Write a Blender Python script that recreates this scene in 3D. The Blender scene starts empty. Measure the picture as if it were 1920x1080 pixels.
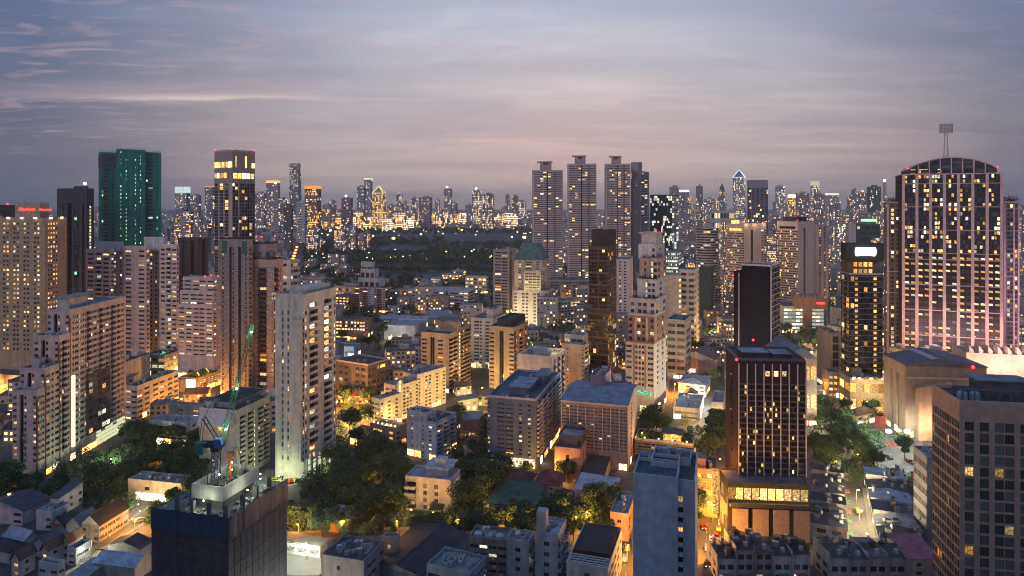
import bpy, math, random
from mathutils import Vector, Matrix
rnd = random.Random(7)
sc = bpy.context.scene
R = math.radians
# ------------------------------------------------------------------ camera
CAMZ, FPX, HOR = 120.0, 1280.0, 385.0        # height of the lens, focal length in photo pixels, horizon row
cam = bpy.data.cameras.new('camera'); camo = bpy.data.objects.new('camera', cam)
sc.collection.objects.link(camo); sc.camera = camo
camo.location = (0, 0, CAMZ); camo.rotation_euler = (R(90), 0, 0)
cam.sensor_width = 36; cam.lens = 24; cam.shift_y = -(540 - HOR) / 1920.0
cam.clip_start = 1; cam.clip_end = 60000
# ------------------------------------------------------------------ node helpers
def nn(nt, typ, ins=None, **props):
    n = nt.nodes.new(typ)
    for k, v in props.items(): setattr(n, k, v)
    for k, v in (ins or {}).items():
        if isinstance(v, bpy.types.NodeSocket): nt.links.new(v, n.inputs[k])
        else: n.inputs[k].default_value = v
    return n
def mth(nt, op, a, b=0.5, c=0.5, clamp=False):
    n = nn(nt, 'ShaderNodeMath', {0: a, 1: b, 2: c}, operation=op, use_clamp=clamp); return n.outputs[0]
def mixc(nt, f, a, b, bt='MIX'):
    n = nt.nodes.new('ShaderNodeMix'); n.data_type = 'RGBA'; n.blend_type = bt
    for i, v in ((0, f), (6, a), (7, b)):
        if isinstance(v, bpy.types.NodeSocket): nt.links.new(v, n.inputs[i])
        else: n.inputs[i].default_value = v
    return n.outputs[2]
def ramp(nt, f, stops, interp='LINEAR'):
    n = nn(nt, 'ShaderNodeValToRGB', {0: f}); cr = n.color_ramp; cr.interpolation = interp
    while len(cr.elements) < len(stops): cr.elements.new(0.5)
    for e, (p, c) in zip(cr.elements, stops):
        e.position = p; e.color = (*c, 1) if len(c) == 3 else c
    return n.outputs[0]
# ------------------------------------------------------------------ world: dusk sky
world = bpy.data.worlds.new('World'); sc.world = world; world.use_nodes = True
nt = world.node_tree; nt.nodes.clear()
tc = nn(nt, 'ShaderNodeTexCoord'); sep = nn(nt, 'ShaderNodeSeparateXYZ', {0: tc.outputs['Generated']})
X, Y, Z = sep.outputs
zc = mth(nt, 'MAXIMUM', Z, 0.0)
base = ramp(nt, zc, [(0.0, (.68, .56, .51)), (.05, (.58, .51, .49)), (.12, (.51, .49, .515)), (.24, (.51, .555, .65)), (.42, (.18, .35, .62)), (1.0, (.15, .36, .72))])
# darker away from the set sun (ahead, a little to the side), level behind
hl = mth(nt, 'SQRT', mth(nt, 'ADD', mth(nt, 'MULTIPLY', X, X), mth(nt, 'ADD', mth(nt, 'MULTIPLY', Y, Y), 1e-5)))
glow = mth(nt, 'DIVIDE', mth(nt, 'ADD', mth(nt, 'MULTIPLY', X, .06), mth(nt, 'MULTIPLY', Y, .998)), hl)
gl = ramp(nt, glow, [(0.0, (.26, .36, .56)), (.70, (.21, .28, .42)), (.79, (.24, .31, .46)), (.87, (.44, .47, .57)), (.94, (.74, .73, .79)), (1.0, (1.02, 1.01, 1.0))])
gl2 = ramp(nt, glow, [(0.0, (.26, .36, .56)), (.70, (.21, .28, .42)), (.78, (.25, .31, .45)), (.85, (.46, .48, .57)), (.905, (.82, .76, .78)), (.95, (.97, .95, .95)), (1.0, (1.02, 1.01, 1.0))])
gl = mixc(nt, ramp(nt, zc, [(.08, (0, 0, 0)), (.22, (1, 1, 1))]), gl2, gl)
lowf = ramp(nt, zc, [(0.0, (1, 1, 1)), (.30, (1, 1, 1)), (.6, (.3, .3, .3)), (1, (.1, .1, .1))])
base = mixc(nt, 1.0, base, mixc(nt, lowf, (.92, .93, .97, 1), gl), 'MULTIPLY')
# cloud deck: directions projected on a flat layer, so the streaks close up towards the horizon
zz = mth(nt, 'ADD', zc, .075)
cu = mth(nt, 'DIVIDE', X, zz); cv = mth(nt, 'DIVIDE', Y, zz)
def cloud(su, sv, off, detail, rough, lac=2.0, dist=0.0):
    v = nn(nt, 'ShaderNodeCombineXYZ', {0: mth(nt, 'MULTIPLY', cu, su), 1: mth(nt, 'MULTIPLY', cv, sv), 2: off})
    return nn(nt, 'ShaderNodeTexNoise', {'Vector': v.outputs[0], 'Scale': 1.0, 'Detail': detail, 'Roughness': rough, 'Distortion': dist}).outputs[0]
n1 = cloud(.45, .85, 3.1, 4, .5, dist=.6); n2 = cloud(1.3, 3.3, 11.4, 6, .62, dist=.9); n3 = cloud(.32, 2.3, 27.3, 5, .55, dist=.3); n4 = cloud(2.6, 6.2, 41.0, 4, .6, dist=1.2)
m1 = ramp(nt, n1, [(.38, (0, 0, 0)), (.66, (1, 1, 1))])
c = mixc(nt, mth(nt, 'MULTIPLY', m1, .6), base, mixc(nt, 1.0, base, (.66, .70, .82, 1), 'MULTIPLY'))
fade = ramp(nt, zc, [(.02, (0, 0, 0)), (.09, (1, 1, 1)), (1, (1, 1, 1))])
m2 = mth(nt, 'MULTIPLY', ramp(nt, n2, [(.47, (0, 0, 0)), (.68, (1, 1, 1))]), fade)
c = mixc(nt, mth(nt, 'MULTIPLY', m2, .55), c, mixc(nt, 1.0, c, (1.34, 1.21, 1.17, 1), 'MULTIPLY'))
m4 = mth(nt, 'MULTIPLY', mth(nt, 'MULTIPLY', ramp(nt, n4, [(.53, (0, 0, 0)), (.70, (1, 1, 1))]), fade), ramp(nt, X, [(.0, (1, 1, 1)), (.25, (.35, .35, .35))]))
c = mixc(nt, mth(nt, 'MULTIPLY', m4, .42), c, (.56, .38, .42, 1))
m3 = mth(nt, 'MULTIPLY', ramp(nt, n3, [(.62, (0, 0, 0)), (.74, (1, 1, 1))]), ramp(nt, zc, [(.03, (0, 0, 0)), (.1, (1, 1, 1)), (.2, (.7, .7, .7)), (.4, (.2, .2, .2))]))
c = mixc(nt, mth(nt, 'MULTIPLY', m3, .4), c, (.66, .54, .52, 1))
# a few single cloud streaks that stand out: (bearing x/y, half width, height z/len, half thickness, colour, strength)
for (bx, bw_, bz, bt, cc, st_) in ((-.45, .14, .159, .0040, (.84, .75, .63, 1), .85), (-.52, .30, .168, .014, (.58, .44, .48, 1), .45), (-.06, .03, .094, .0022, (.80, .58, .52, 1), .6), (.45, .075, .0883, .0022, (.74, .56, .53, 1), .65), (.12, .24, .18, .016, (.66, .62, .63, 1), .4)):
    az_ = mth(nt, 'DIVIDE', X, mth(nt, 'MAXIMUM', Y, .05)); wob = mth(nt, 'MULTIPLY', mth(nt, 'SUBTRACT', n2, .5), bt * 4.5)
    du = mth(nt, 'DIVIDE', mth(nt, 'SUBTRACT', az_, bx), bw_); dv = mth(nt, 'DIVIDE', mth(nt, 'SUBTRACT', mth(nt, 'ADD', mth(nt, 'DIVIDE', Z, mth(nt, 'MAXIMUM', Y, .05)), wob), bz), bt)
    g_ = mth(nt, 'EXPONENT', mth(nt, 'MULTIPLY', mth(nt, 'ADD', mth(nt, 'MULTIPLY', du, du), mth(nt, 'MULTIPLY', dv, dv)), -1.0))
    g_ = mth(nt, 'MULTIPLY', mth(nt, 'MULTIPLY', g_, st_), ramp(nt, n2, [(.32, (.35, .35, .35)), (.6, (1, 1, 1))]))
    c = mixc(nt, g_, c, cc)
SUN_EL, SUN_AZ = 14.0, 200.0     # degrees; the soft after-glow that reaches the walls turned to the camera
sky = nn(nt, 'ShaderNodeTexSky', sky_type='NISHITA', sun_disc=False, sun_elevation=R(1.0), sun_rotation=R(5), air_density=1.5, dust_density=3.0)
bg1 = nn(nt, 'ShaderNodeBackground', {0: c, 1: 1.0}); bg2 = nn(nt, 'ShaderNodeBackground', {0: sky.outputs[0], 1: 0.02})
add = nn(nt, 'ShaderNodeAddShader', {0: bg1.outputs[0], 1: bg2.outputs[0]})
nn(nt, 'ShaderNodeOutputWorld', {0: add.outputs[0]})
# ------------------------------------------------------------------ sun: weak, broad, pink
sl = bpy.data.lights.new('sun', 'SUN'); sl.energy = 0.8; sl.angle = R(26); sl.color = (1.0, .81, .76)
so = bpy.data.objects.new('sun', sl); sc.collection.objects.link(so)
so.rotation_euler = (R(70), 0, R(-30)); so.location = (-60, -100, 300)
# ------------------------------------------------------------------ exposure and render settings
vs = sc.view_settings; vs.view_transform = 'Standard'; vs.look = 'None'; vs.exposure = 0.0; vs.gamma = 1.0; vs.use_curve_mapping = False
cy = sc.cycles
cy.max_bounces = 5; cy.diffuse_bounces = 2; cy.glossy_bounces = 3; cy.transmission_bounces = 4; cy.volume_bounces = 0; cy.transparent_max_bounces = 6
cy.caustics_reflective = False; cy.caustics_refractive = False; cy.sample_clamp_indirect = 3.0; cy.sample_clamp_direct = 12.0
cy.use_adaptive_sampling = True; cy.adaptive_threshold = 0.03; cy.use_denoising = True; cy.use_light_tree = True; cy.filter_width = 1.05
try: cy.denoising_prefilter = 'ACCURATE'
except Exception: pass
# ------------------------------------------------------------------ materials
_mats = {}
def newmat(name):
    m = bpy.data.materials.new(name); m.use_nodes = True; m.node_tree.nodes.clear(); return m, m.node_tree
def out(nt, sh): nn(nt, 'ShaderNodeOutputMaterial', {0: sh})
def wallmat(col, rough=.8, streak=.35, spec=.3, fine=.26):
    key = ('wall', col, rough, streak)
    if key in _mats: return _mats[key]
    if max(col) < .06: spec = .06
    m, nt = newmat('render_coat'); tc = nn(nt, 'ShaderNodeTexCoord')
    a = nn(nt, 'ShaderNodeMapping', {0: tc.outputs['Object'], 3: (.5, .5, .045)})
    s1 = nn(nt, 'ShaderNodeTexNoise', {'Vector': a.outputs[0], 'Scale': 1.0, 'Detail': 5.0, 'Roughness': .65})
    s2 = nn(nt, 'ShaderNodeTexNoise', {'Vector': tc.outputs['Object'], 'Scale': .35, 'Detail': 6.0, 'Roughness': .6})
    f = ramp(nt, s1.outputs[0], [(.34, (1 - min(.6, streak * .8),) * 3), (.60, (1, 1, 1))])
    g = ramp(nt, s2.outputs[0], [(.3, (1 - fine,) * 3), (.7, (1 + fine * .6,) * 3)])
    c = mixc(nt, 1.0, mixc(nt, 1.0, (*col, 1), f, 'MULTIPLY'), g, 'MULTIPLY')
    p = nn(nt, 'ShaderNodeBsdfPrincipled', {'Base Color': c, 'Roughness': rough, 'Specular IOR Level': spec})
    out(nt, p.outputs[0]); _mats[key] = m; return m
def plain(col, rough=.6, metal=0.0, spec=.4):
    key = ('plain', col, rough, metal)
    if key in _mats: return _mats[key]
    m, nt = newmat('painted_surface'); tc = nn(nt, 'ShaderNodeTexCoord')
    s = nn(nt, 'ShaderNodeTexNoise', {'Vector': tc.outputs['Object'], 'Scale': .9, 'Detail': 4.0})
    c = mixc(nt, 1.0, (*col, 1), ramp(nt, s.outputs[0], [(.3, (.78,) * 3), (.7, (1.15,) * 3)]), 'MULTIPLY')
    p = nn(nt, 'ShaderNodeBsdfPrincipled', {'Base Color': c, 'Roughness': rough, 'Metallic': metal, 'Specular IOR Level': spec})
    out(nt, p.outputs[0]); _mats[key] = m; return m
def roofmat(col, rough=.75, ridge=True):
    """sheet or tile roof: fine ribs, patches of weathering"""
    key = ('roof', col)
    if key in _mats: return _mats[key]
    m, nt = newmat('roofing'); tc = nn(nt, 'ShaderNodeTexCoord')
    s = nn(nt, 'ShaderNodeTexNoise', {'Vector': tc.outputs['Object'], 'Scale': .25, 'Detail': 7.0, 'Roughness': .7})
    w = nn(nt, 'ShaderNodeTexWave', {'Vector': tc.outputs['Object'], 'Scale': 1.1, 'Distortion': .4})
    c = mixc(nt, 1.0, (*col, 1), ramp(nt, s.outputs[0], [(.3, (.42,) * 3), (.5, (.9,) * 3), (.72, (1.45,) * 3)]), 'MULTIPLY')
    s3 = nn(nt, 'ShaderNodeTexNoise', {'Vector': tc.outputs['Object'], 'Scale': .13, 'Detail': 5.0, 'Roughness': .7})
    c = mixc(nt, ramp(nt, s3.outputs[0], [(.56, (0, 0, 0)), (.66, (.55, .55, .55))]), c, (.09, .055, .035, 1))
    c = mixc(nt, .25, c, mixc(nt, 1.0, c, w.outputs[0], 'MULTIPLY'))
    p = nn(nt, 'ShaderNodeBsdfPrincipled', {'Base Color': c, 'Roughness': rough, 'Specular IOR Level': .35})
    out(nt, p.outputs[0]); _mats[key] = m; return m
def islandrand(nt):
    oi = nn(nt, 'ShaderNodeObjectInfo'); g = nn(nt, 'ShaderNodeNewGeometry')
    return mth(nt, 'FRACT', mth(nt, 'ADD', oi.outputs['Random'], g.outputs['Random Per Island']))
def glassmat(tint=(.018, .022, .028), rough=.09, curtain=.5):
    key = ('glass', tint, curtain)
    if key in _mats: return _mats[key]
    m, nt = newmat('window_glass'); r = islandrand(nt)
    c = ramp(nt, r, [(0, tint), (1 - curtain * .7, tuple(x * 1.6 for x in tint)), (1 - curtain * .5, tuple(x * 2.4 + .012 for x in tint)), (1, tuple(x * 3 + .05 for x in tint))])
    p = nn(nt, 'ShaderNodeBsdfPrincipled', {'Base Color': c, 'Roughness': rough, 'Specular IOR Level': .55})
    out(nt, p.outputs[0]); _mats[key] = m; return m
def litmat(kind='warm', strength=1.0, pat=1.0):
    """a lit room behind glass: colour and brightness differ from room to room"""
    key = ('lit', kind, strength)
    if key in _mats: return _mats[key]
    m, nt = newmat('lit_window'); r = islandrand(nt); r2 = mth(nt, 'FRACT', mth(nt, 'MULTIPLY', r, 7.31)); r3 = mth(nt, 'FRACT', mth(nt, 'MULTIPLY', r, 23.7))
    pal = {'warm': [(0, (1, .38, .07)), (.25, (1, .50, .14)), (.55, (1, .64, .25)), (.8, (1, .84, .52)), (1, (.92, .98, .92))],
           'gold': [(0, (1, .42, .08)), (.5, (1, .55, .14)), (1, (1, .68, .26))],
           'mixed': [(0, (1, .45, .12)), (.4, (1, .66, .30)), (.7, (1, .88, .62)), (1, (.85, 1, .92))],
           'cool': [(0, (1, .86, .52)), (.5, (.92, 1, .80)), (1, (.70, .92, 1))],
           'stair': [(0, (.92, 1, .55)), (1, (1, .95, .6))],
           'teal': [(0, (.25, 1, .55)), (.5, (.8, 1, .5)), (1, (.8, 1, .9))]}[kind]
    col = ramp(nt, r2, pal)
    g = nn(nt, 'ShaderNodeTexCoord')
    v = nn(nt, 'ShaderNodeTexNoise', {'Vector': g.outputs['Object'], 'Scale': 1.3, 'Detail': 2.0})
    pt = ramp(nt, v.outputs[0], [(.34, (.18,) * 3), (.5, (.8,) * 3), (.64, (1.25,) * 3)])
    st = mth(nt, 'MULTIPLY', mth(nt, 'ADD', .42, mth(nt, 'MULTIPLY', mth(nt, 'POWER', r3, 1.6), 2.1)), strength)
    e = nn(nt, 'ShaderNodeEmission', {0: mixc(nt, 1.0, col, pt, 'MULTIPLY'), 1: st})
    out(nt, e.outputs[0]); m.cycles.emission_sampling = 'NONE'; _mats[key] = m; return m
def glowmat(col, strength, sampling='NONE'):
    key = ('glow', col, strength)
    if key in _mats: return _mats[key]
    m, nt = newmat('lamp_glow'); e = nn(nt, 'ShaderNodeEmission', {0: (*col, 1), 1: strength}); out(nt, e.outputs[0])
    m.cycles.emission_sampling = sampling; _mats[key] = m; return m
def leafmat(a, b, name='leaf'):
    key = ('leaf', a, b)
    if key in _mats: return _mats[key]
    m, nt = newmat('foliage'); r = islandrand(nt)
    c = ramp(nt, r, [(0, a), (1, b)])
    d = nn(nt, 'ShaderNodeBsdfDiffuse', {0: c, 1: .6}); t = nn(nt, 'ShaderNodeBsdfTranslucent', {0: c})
    mx = nn(nt, 'ShaderNodeMixShader', {0: .2, 1: d.outputs[0], 2: t.outputs[0]}); out(nt, mx.outputs[0]); _mats[key] = m; return m
WHITE = (.60, .58, .57); CREAM = (.56, .48, .39); TAN = (.44, .32, .21); BEIGE = (.50, .41, .31); PINKW = (.62, .49, .45); GREY = (.30, .30, .31)
DGREY = (.10, .10, .11); BLUEG = (.11, .16, .24); MAUVE = (.34, .265, .265); BROWN = (.24, .15, .10); REDB = (.30, .13, .09); DARK = (.035, .035, .045)
TEAL = (.03, .28, .24); CONC = (.36, .35, .33); OFFW = (.52, .51, .50)
# ------------------------------------------------------------------ mesh builder
class MB:
    def __init__(s): s.v = []; s.f = []; s.m = []
    def quad(s, a, b, c, d, m=0):
        n = len(s.v); s.v += [a, b, c, d]; s.f.append((n, n + 1, n + 2, n + 3)); s.m.append(m)
    def poly(s, pts, m=0):
        n = len(s.v); s.v += list(pts); s.f.append(tuple(range(n, n + len(pts)))); s.m.append(m)
    def box(s, x0, y0, z0, x1, y1, z1, m=0, bottom=True, mt=None):
        n = len(s.v)
        s.v += [(x0, y0, z0), (x1, y0, z0), (x1, y1, z0), (x0, y1, z0), (x0, y0, z1), (x1, y0, z1), (x1, y1, z1), (x0, y1, z1)]
        F = [(0, 1, 5, 4), (1, 2, 6, 5), (2, 3, 7, 6), (3, 0, 4, 7), (4, 5, 6, 7)]
        if bottom: F.append((3, 2, 1, 0))
        for i, q in enumerate(F): s.f.append(tuple(n + k for k in q)); s.m.append(mt if (mt is not None and i == 4) else m)
    def prism(s, pts, z0, z1, m=0, mt=None):
        n = len(s.v); k = len(pts)
        s.v += [(x, y, z0) for x, y in pts] + [(x, y, z1) for x, y in pts]
        for i in range(k):
            j = (i + 1) % k; s.f.append((n + i, n + j, n + k + j, n + k + i)); s.m.append(m)
        s.f.append(tuple(n + k + i for i in range(k))); s.m.append(m if mt is None else mt)
        s.f.append(tuple(n + i for i in reversed(range(k)))); s.m.append(m)
    def extr_y(s, pts, y0, y1, m=0):     # polygon in x,z pulled along y
        n = len(s.v); k = len(pts)
        s.v += [(x, y0, z) for x, z in pts] + [(x, y1, z) for x, z in pts]
        for i in range(k):
            j = (i + 1) % k; s.f.append((n + i, n + j, n + k + j, n + k + i)); s.m.append(m)
        s.f.append(tuple(n + i for i in reversed(range(k)))); s.m.append(m); s.f.append(tuple(n + k + i for i in range(k))); s.m.append(m)
    def cyl(s, x, y, z0, z1, r0, r1=None, k=10, m=0):
        r1 = r0 if r1 is None else r1; n = len(s.v)
        for r, z in ((r0, z0), (r1, z1)):
            s.v += [(x + r * math.cos(2 * math.pi * i / k), y + r * math.sin(2 * math.pi * i / k), z) for i in range(k)]
        for i in range(k):
            j = (i + 1) % k; s.f.append((n + i, n + j, n + k + j, n + k + i)); s.m.append(m)
        s.f.append(tuple(n + k + i for i in range(k))); s.m.append(m); s.f.append(tuple(n + i for i in reversed(range(k)))); s.m.append(m)
    def tube(s, p, q, r0, r1=None, k=4, m=0):
        r1 = r0 if r1 is None else r1; p = Vector(p); q = Vector(q); d = (q - p).normalized()
        a = d.cross(Vector((0, 0, 1)) if abs(d.z) < .95 else Vector((1, 0, 0))).normalized(); b = d.cross(a); n = len(s.v)
        for c, r in ((p, r0), (q, r1)):
            for i in range(k):
                t = 2 * math.pi * (i + .5) / k; s.v.append(tuple(c + a * r * math.cos(t) + b * r * math.sin(t)))
        for i in range(k):
            j = (i + 1) % k; s.f.append((n + i, n + j, n + k + j, n + k + i)); s.m.append(m)
        s.f.append(tuple(n + i for i in reversed(range(k)))); s.m.append(m); s.f.append(tuple(n + k + i for i in range(k))); s.m.append(m)
    def ball(s, c, r, m=0, seg=8, rings=5, sz=1.0):
        n = len(s.v); s.v.append((c[0], c[1], c[2] - r * sz))
        for i in range(1, rings):
            t = math.pi * i / rings
            for j in range(seg):
                u = 2 * math.pi * j / seg; s.v.append((c[0] + r * math.sin(t) * math.cos(u), c[1] + r * math.sin(t) * math.sin(u), c[2] - r * sz * math.cos(t)))
        s.v.append((c[0], c[1], c[2] + r * sz)); e = len(s.v) - 1
        for j in range(seg):
            k = (j + 1) % seg
            s.f.append((n, n + 1 + k, n + 1 + j)); s.m.append(m)
            for i in range(rings - 2):
                a = n + 1 + i * seg; s.f.append((a + j, a + k, a + seg + k, a + seg + j)); s.m.append(m)
            a = n + 1 + (rings - 2) * seg; s.f.append((a + j, a + k, e)); s.m.append(m)
    def mesh(s, name, mats):
        me = bpy.data.meshes.new(name); me.from_pydata(s.v, [], s.f)
        for m in mats: me.materials.append(m)
        if len(mats) > 1: me.polygons.foreach_set('material_index', s.m)
        me.update(); return me
    def build(s, name, mats, parent=None, loc=(0, 0, 0), rz=0.0):
        return obj(name, s.mesh(name, mats if isinstance(mats, (list, tuple)) else [mats]), parent, loc, rz)
COL = sc.collection
def obj(name, data, parent=None, loc=(0, 0, 0), rz=0.0):
    o = bpy.data.objects.new(name, data); COL.objects.link(o)
    if parent is not None: o.parent = parent
    o.location = loc
    if rz: o.rotation_euler = (0, 0, rz)
    return o
def tag(o, label=None, cat=None, group=None, kind=None):
    if label: o['label'] = label
    if cat: o['category'] = cat
    if group: o['group'] = group
    if kind: o['kind'] = kind
    return o
def thing(name, label, cat, loc=(0, 0, 0), rz=0.0, group=None):
    return tag(obj(name, None, None, loc, rz), label, cat, group)
def copy_tree(o, parent=None):
    c = o.copy(); COL.objects.link(c)
    if parent is not None: c.parent = parent
    for ch in list(o.children): copy_tree(ch, c)
    return c
def dep(yb): return CAMZ * FPX / (yb - HOR)                   # distance at which a ground point shows at row yb
def gp(px, yb): D = dep(yb); return ((px - 960) / FPX * D, D)   # ground point
def wx(px, D): return (px - 960) / FPX * D
def wz(py, D): return CAMZ - (py - HOR) / FPX * D
FOOT = []         # (corner x, y, dirR, dirL, LR, LL) of everything that stands on the ground
LANDMARK = []     # (x, y, short description)
def clear_of(x, y, m=0.0):
    for (cx, cyy, rx, ry, lx, ly, lr, ll) in FOOT:
        dx, dy = x - cx, y - cyy
        u = dx * rx + dy * ry; v = dx * lx + dy * ly
        if -m < u < lr + m and -m < v < ll + m: return False
    return True
# ------------------------------------------------------------------ facades
# bay letters: . blank  , narrow blank  w window  n narrow window  W wide window  b balcony  g glass strip  s lit stair strip  p pier  d dark slot
BAYW = {'.': 1.0, ',': .4, 'w': 1.0, 'n': .65, 'W': 2.0, 'b': 2.0, 'g': 1.0, 's': .5, 'p': .35, 'd': .8, 'l': 1.0}
FILL = {'w': .68, 'n': .66, 'W': .86, 'b': .92, 'g': .94, 's': .7, 'd': 1.0, 'l': .8}
_wmesh = {}
def window_mesh(w, h, pane, frame, split, only=None):
    key = (round(w, 1), round(h, 1), pane.name, frame.name, split, only)
    if key in _wmesh: return _wmesh[key]
    w, h = key[0], key[1]; t = min(.09, w * .1); d = .10; mb = MB()
    a, b, z0, z1 = -w / 2, w / 2, 0.0, h
    if only != 'frame': mb.quad((a, 0, z0), (b, 0, z0), (b, 0, z1), (a, 0, z1), 1)
    if only == 'pane': _wmesh[key] = mb.mesh('window', [frame, pane]); return _wmesh[key]
    mb.box(a, -d, z0, a + t, -.002, z1, 0, False); mb.box(b - t, -d, z0, b, -.002, z1, 0, False)
    mb.box(a + t, -d, z0, b - t, -.002, z0 + t, 0, False); mb.box(a + t, -d, z1 - t, b - t, -.002, z1, 0, False)
    if split:
        for i in range(1, split):
            x = a + (b - a) * i / split; mb.quad((x - t * .4, -d * .8, z0 + t), (x + t * .4, -d * .8, z0 + t), (x + t * .4, -d * .8, z1 - t), (x - t * .4, -d * .8, z1 - t), 0)
    _wmesh[key] = mb.mesh('window', [frame, pane]); return _wmesh[key]
_bmesh = {}
def balcony_mesh(w, proj, rail, mat, h=1.0):
    key = (round(w, 1), proj, rail, mat.name)
    if key in _bmesh: return _bmesh[key]
    w = key[0]; mb = MB()
    balc(mb, -w / 2, w / 2, 0, proj, rail, h)
    _bmesh[key] = mb.mesh('balcony', [mat]); return _bmesh[key]
def balc(mb, a, b, z, proj, rail, h=1.0, f=None, m=0):
    f = f or (lambda u, n, zz: (u, -n, zz))
    def bx(u0, n0, z0, u1, n1, z1):
        p = [f(u, n, zz) for zz in (z0, z1) for (u, n) in ((u0, n0), (u1, n0), (u1, n1), (u0, n1))]
        k = len(mb.v); mb.v += p
        for q in ((0, 1, 5, 4), (1, 2, 6, 5), (2, 3, 7, 6), (3, 0, 4, 7), (4, 5, 6, 7), (3, 2, 1, 0)): mb.f.append(tuple(k + i for i in q)); mb.m.append(m)
    bx(a, .004, z - .18, b, proj, z)
    if rail == 'solid':
        bx(a, proj - .14, z, b, proj - .002, z + h); bx(a, .004, z, a + .12, proj - .14, z + h); bx(b - .12, .004, z, b, proj - .14, z + h)
    else:
        bx(a, proj - .08, z + h - .1, b, proj - .02, z + h)
        for i in range(5):
            u = a + (b - a - .08) * i / 4; bx(u, proj - .07, z, u + .08, proj - .03, z + h - .1)
LIMIT_PX = 6.4
def ordinal(k): return '%d%s' % (k, 'th' if 10 < k % 100 < 14 else {1: 'st', 2: 'nd', 3: 'rd'}.get(k % 10, 'th'))
def single_out(roots):
    """things that share a label are told apart by their order across the view"""
    by = {}
    for o in roots: by.setdefault(o['label'], []).append(o)
    for lab, os_ in by.items():
        if len(os_) > 1:
            os_.sort(key=lambda o: o.location.x / max(o.location.y, 1))
            for k, o in enumerate(os_): o['label'] = '%s, %s from left' % (lab, ordinal(k + 1))
class Bld:
    def __init__(s, name, label, cat='building', short=None, group=None):
        s.name, s.label, s.cat, s.group, s.short = name, label, cat, group, short; s.root = None; s.nw = 0; s.nb = 0; s.blocks = []
        s.rs = random.Random(len(label) * 131 + len(FOOT))
    def corner(s, xc, D):
        if s.root is None:
            s.root = thing(s.name, s.label, s.cat, (wx(xc, D), D, 0), 0, s.group)
            if s.short: LANDMARK.append((wx(xc, D), D, s.short))
        return wx(xc, D), D
    def block(s, xc, D, xl, xr, a, yt, wall, L=None, Rr=None, zb=0.0, roof=(.10, .11, .12), LR=None, LL=None, parapet=1.0, clutter=3, glass=None, lit='warm', ls=1.0,
              frame=(.22, .22, .22), trim=None, ht=None, streak=.3, roofed=True, name='wall', wallm=None, foot=True):
        cx, cyy = s.corner(xc, D); a = R(a); rx, ry = math.sin(a), math.cos(a); lx, ly = -ry, rx
        if LR is None: k = (xr - 960) / FPX; LR = (k * cyy - cx) / (rx - k * ry)
        if LL is None: k = (xl - 960) / FPX; LL = (k * cyy - cx) / (lx - k * ly)
        if LR < 0 or LR > 260: print('BAD LR', s.name, s.label, LR); LR = 15
        if LL < 0 or LL > 260: print('BAD LL', s.name, s.label, LL); LL = 15
        zt = ht if ht is not None else wz(yt, D)
        rz = math.pi / 2 - a
        loc = (cx - s.root.location.x, cyy - s.root.location.y, 0)
        B = dict(loc=loc, rz=rz, LR=LR, LL=LL, zb=zb, zt=zt, D=D, ox=cx, oy=cyy, rx=rx, ry=ry, lx=lx, ly=ly)
        wm = wallm or wallmat(wall, streak=streak); tm = wallmat(trim, streak=.15) if trim else wm
        gm = glass or glassmat(); lm = litmat(lit, ls); fm = plain(frame, .5)
        mb = MB(); wb = MB(); bb = MB(); s.ab = MB()
        if foot: FOOT.append((cx, cyy, rx, ry, lx, ly, LR, LL))
        for face, spec in (('R', Rr), ('L', L)):
            length = LR if face == 'R' else LL
            s._face(B, face, length, spec, mb, wb, bb, gm, lm, fm, tm, wm)
        # the two far faces and the roof
        mb.quad((LR, 0, zb), (LR, LL, zb), (LR, LL, zt), (LR, 0, zt)); mb.quad((0, LL, zb), (LR, LL, zb), (LR, LL, zt), (0, LL, zt))
        w = mb.build(name, [wm, tm, gm], s.root, loc, rz)
        if zb == 0 and 300 < D < 950 and foot:      # glowing strips added at pavement level for amber street glow
            sb = MB(); r_ = s.rs
            for ax, L_ in (('x', LR), ('y', LL)):
                n_ = max(1, int(L_ / 4))
                for i in range(n_):
                    if r_.random() < .5:
                        u0, u1 = L_ * (i + .1) / n_, L_ * (i + .9) / n_; h_ = r_.uniform(2.4, 3.6)
                        if ax == 'x': sb.box(u0, -.22, .35, u1, -.03, h_)
                        else: sb.box(-.22, u0, .35, -.03, u1, h_)
            if sb.v: tag(sb.build('street_glow_strips', [litmat('warm', 3.0)], s.root, loc, rz), kind='stuff')
        if s.ab.v: tag(s.ab.build('air_conditioners', [plain((.42, .42, .40), .6)], s.root, loc, rz), kind='stuff')
        if wb.v: tag(wb.build('window_rows', [gm, lm, litmat('stair', 1.1)], s.root, loc, rz), kind='stuff')
        if bb.v: tag(bb.build('balcony_rows', [tm], s.root, loc, rz), kind='stuff')
        if roofed:
            rb = MB(); rm = roofmat(roof); e = .28; rb.box(e, e, zt - .4, LR - e, LL - e, zt + .05, 0)
            ro = rb.build('roof', [rm], s.root, loc, rz); rb = MB()
            if parapet: 
                for (x0, y0, x1, y1) in ((0, 0, LR, e), (0, LL - e, LR, LL), (0, e, e, LL - e), (LR - e, e, LR, LL - e)): rb.box(x0, y0, zt - .002, x1, y1, zt + parapet, 0)
                rb.build('parapet', [tm], ro)
            if clutter and LR > 5 and LL > 5: s._clutter(B, clutter, wm)
        s.blocks.append(B); return B
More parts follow.
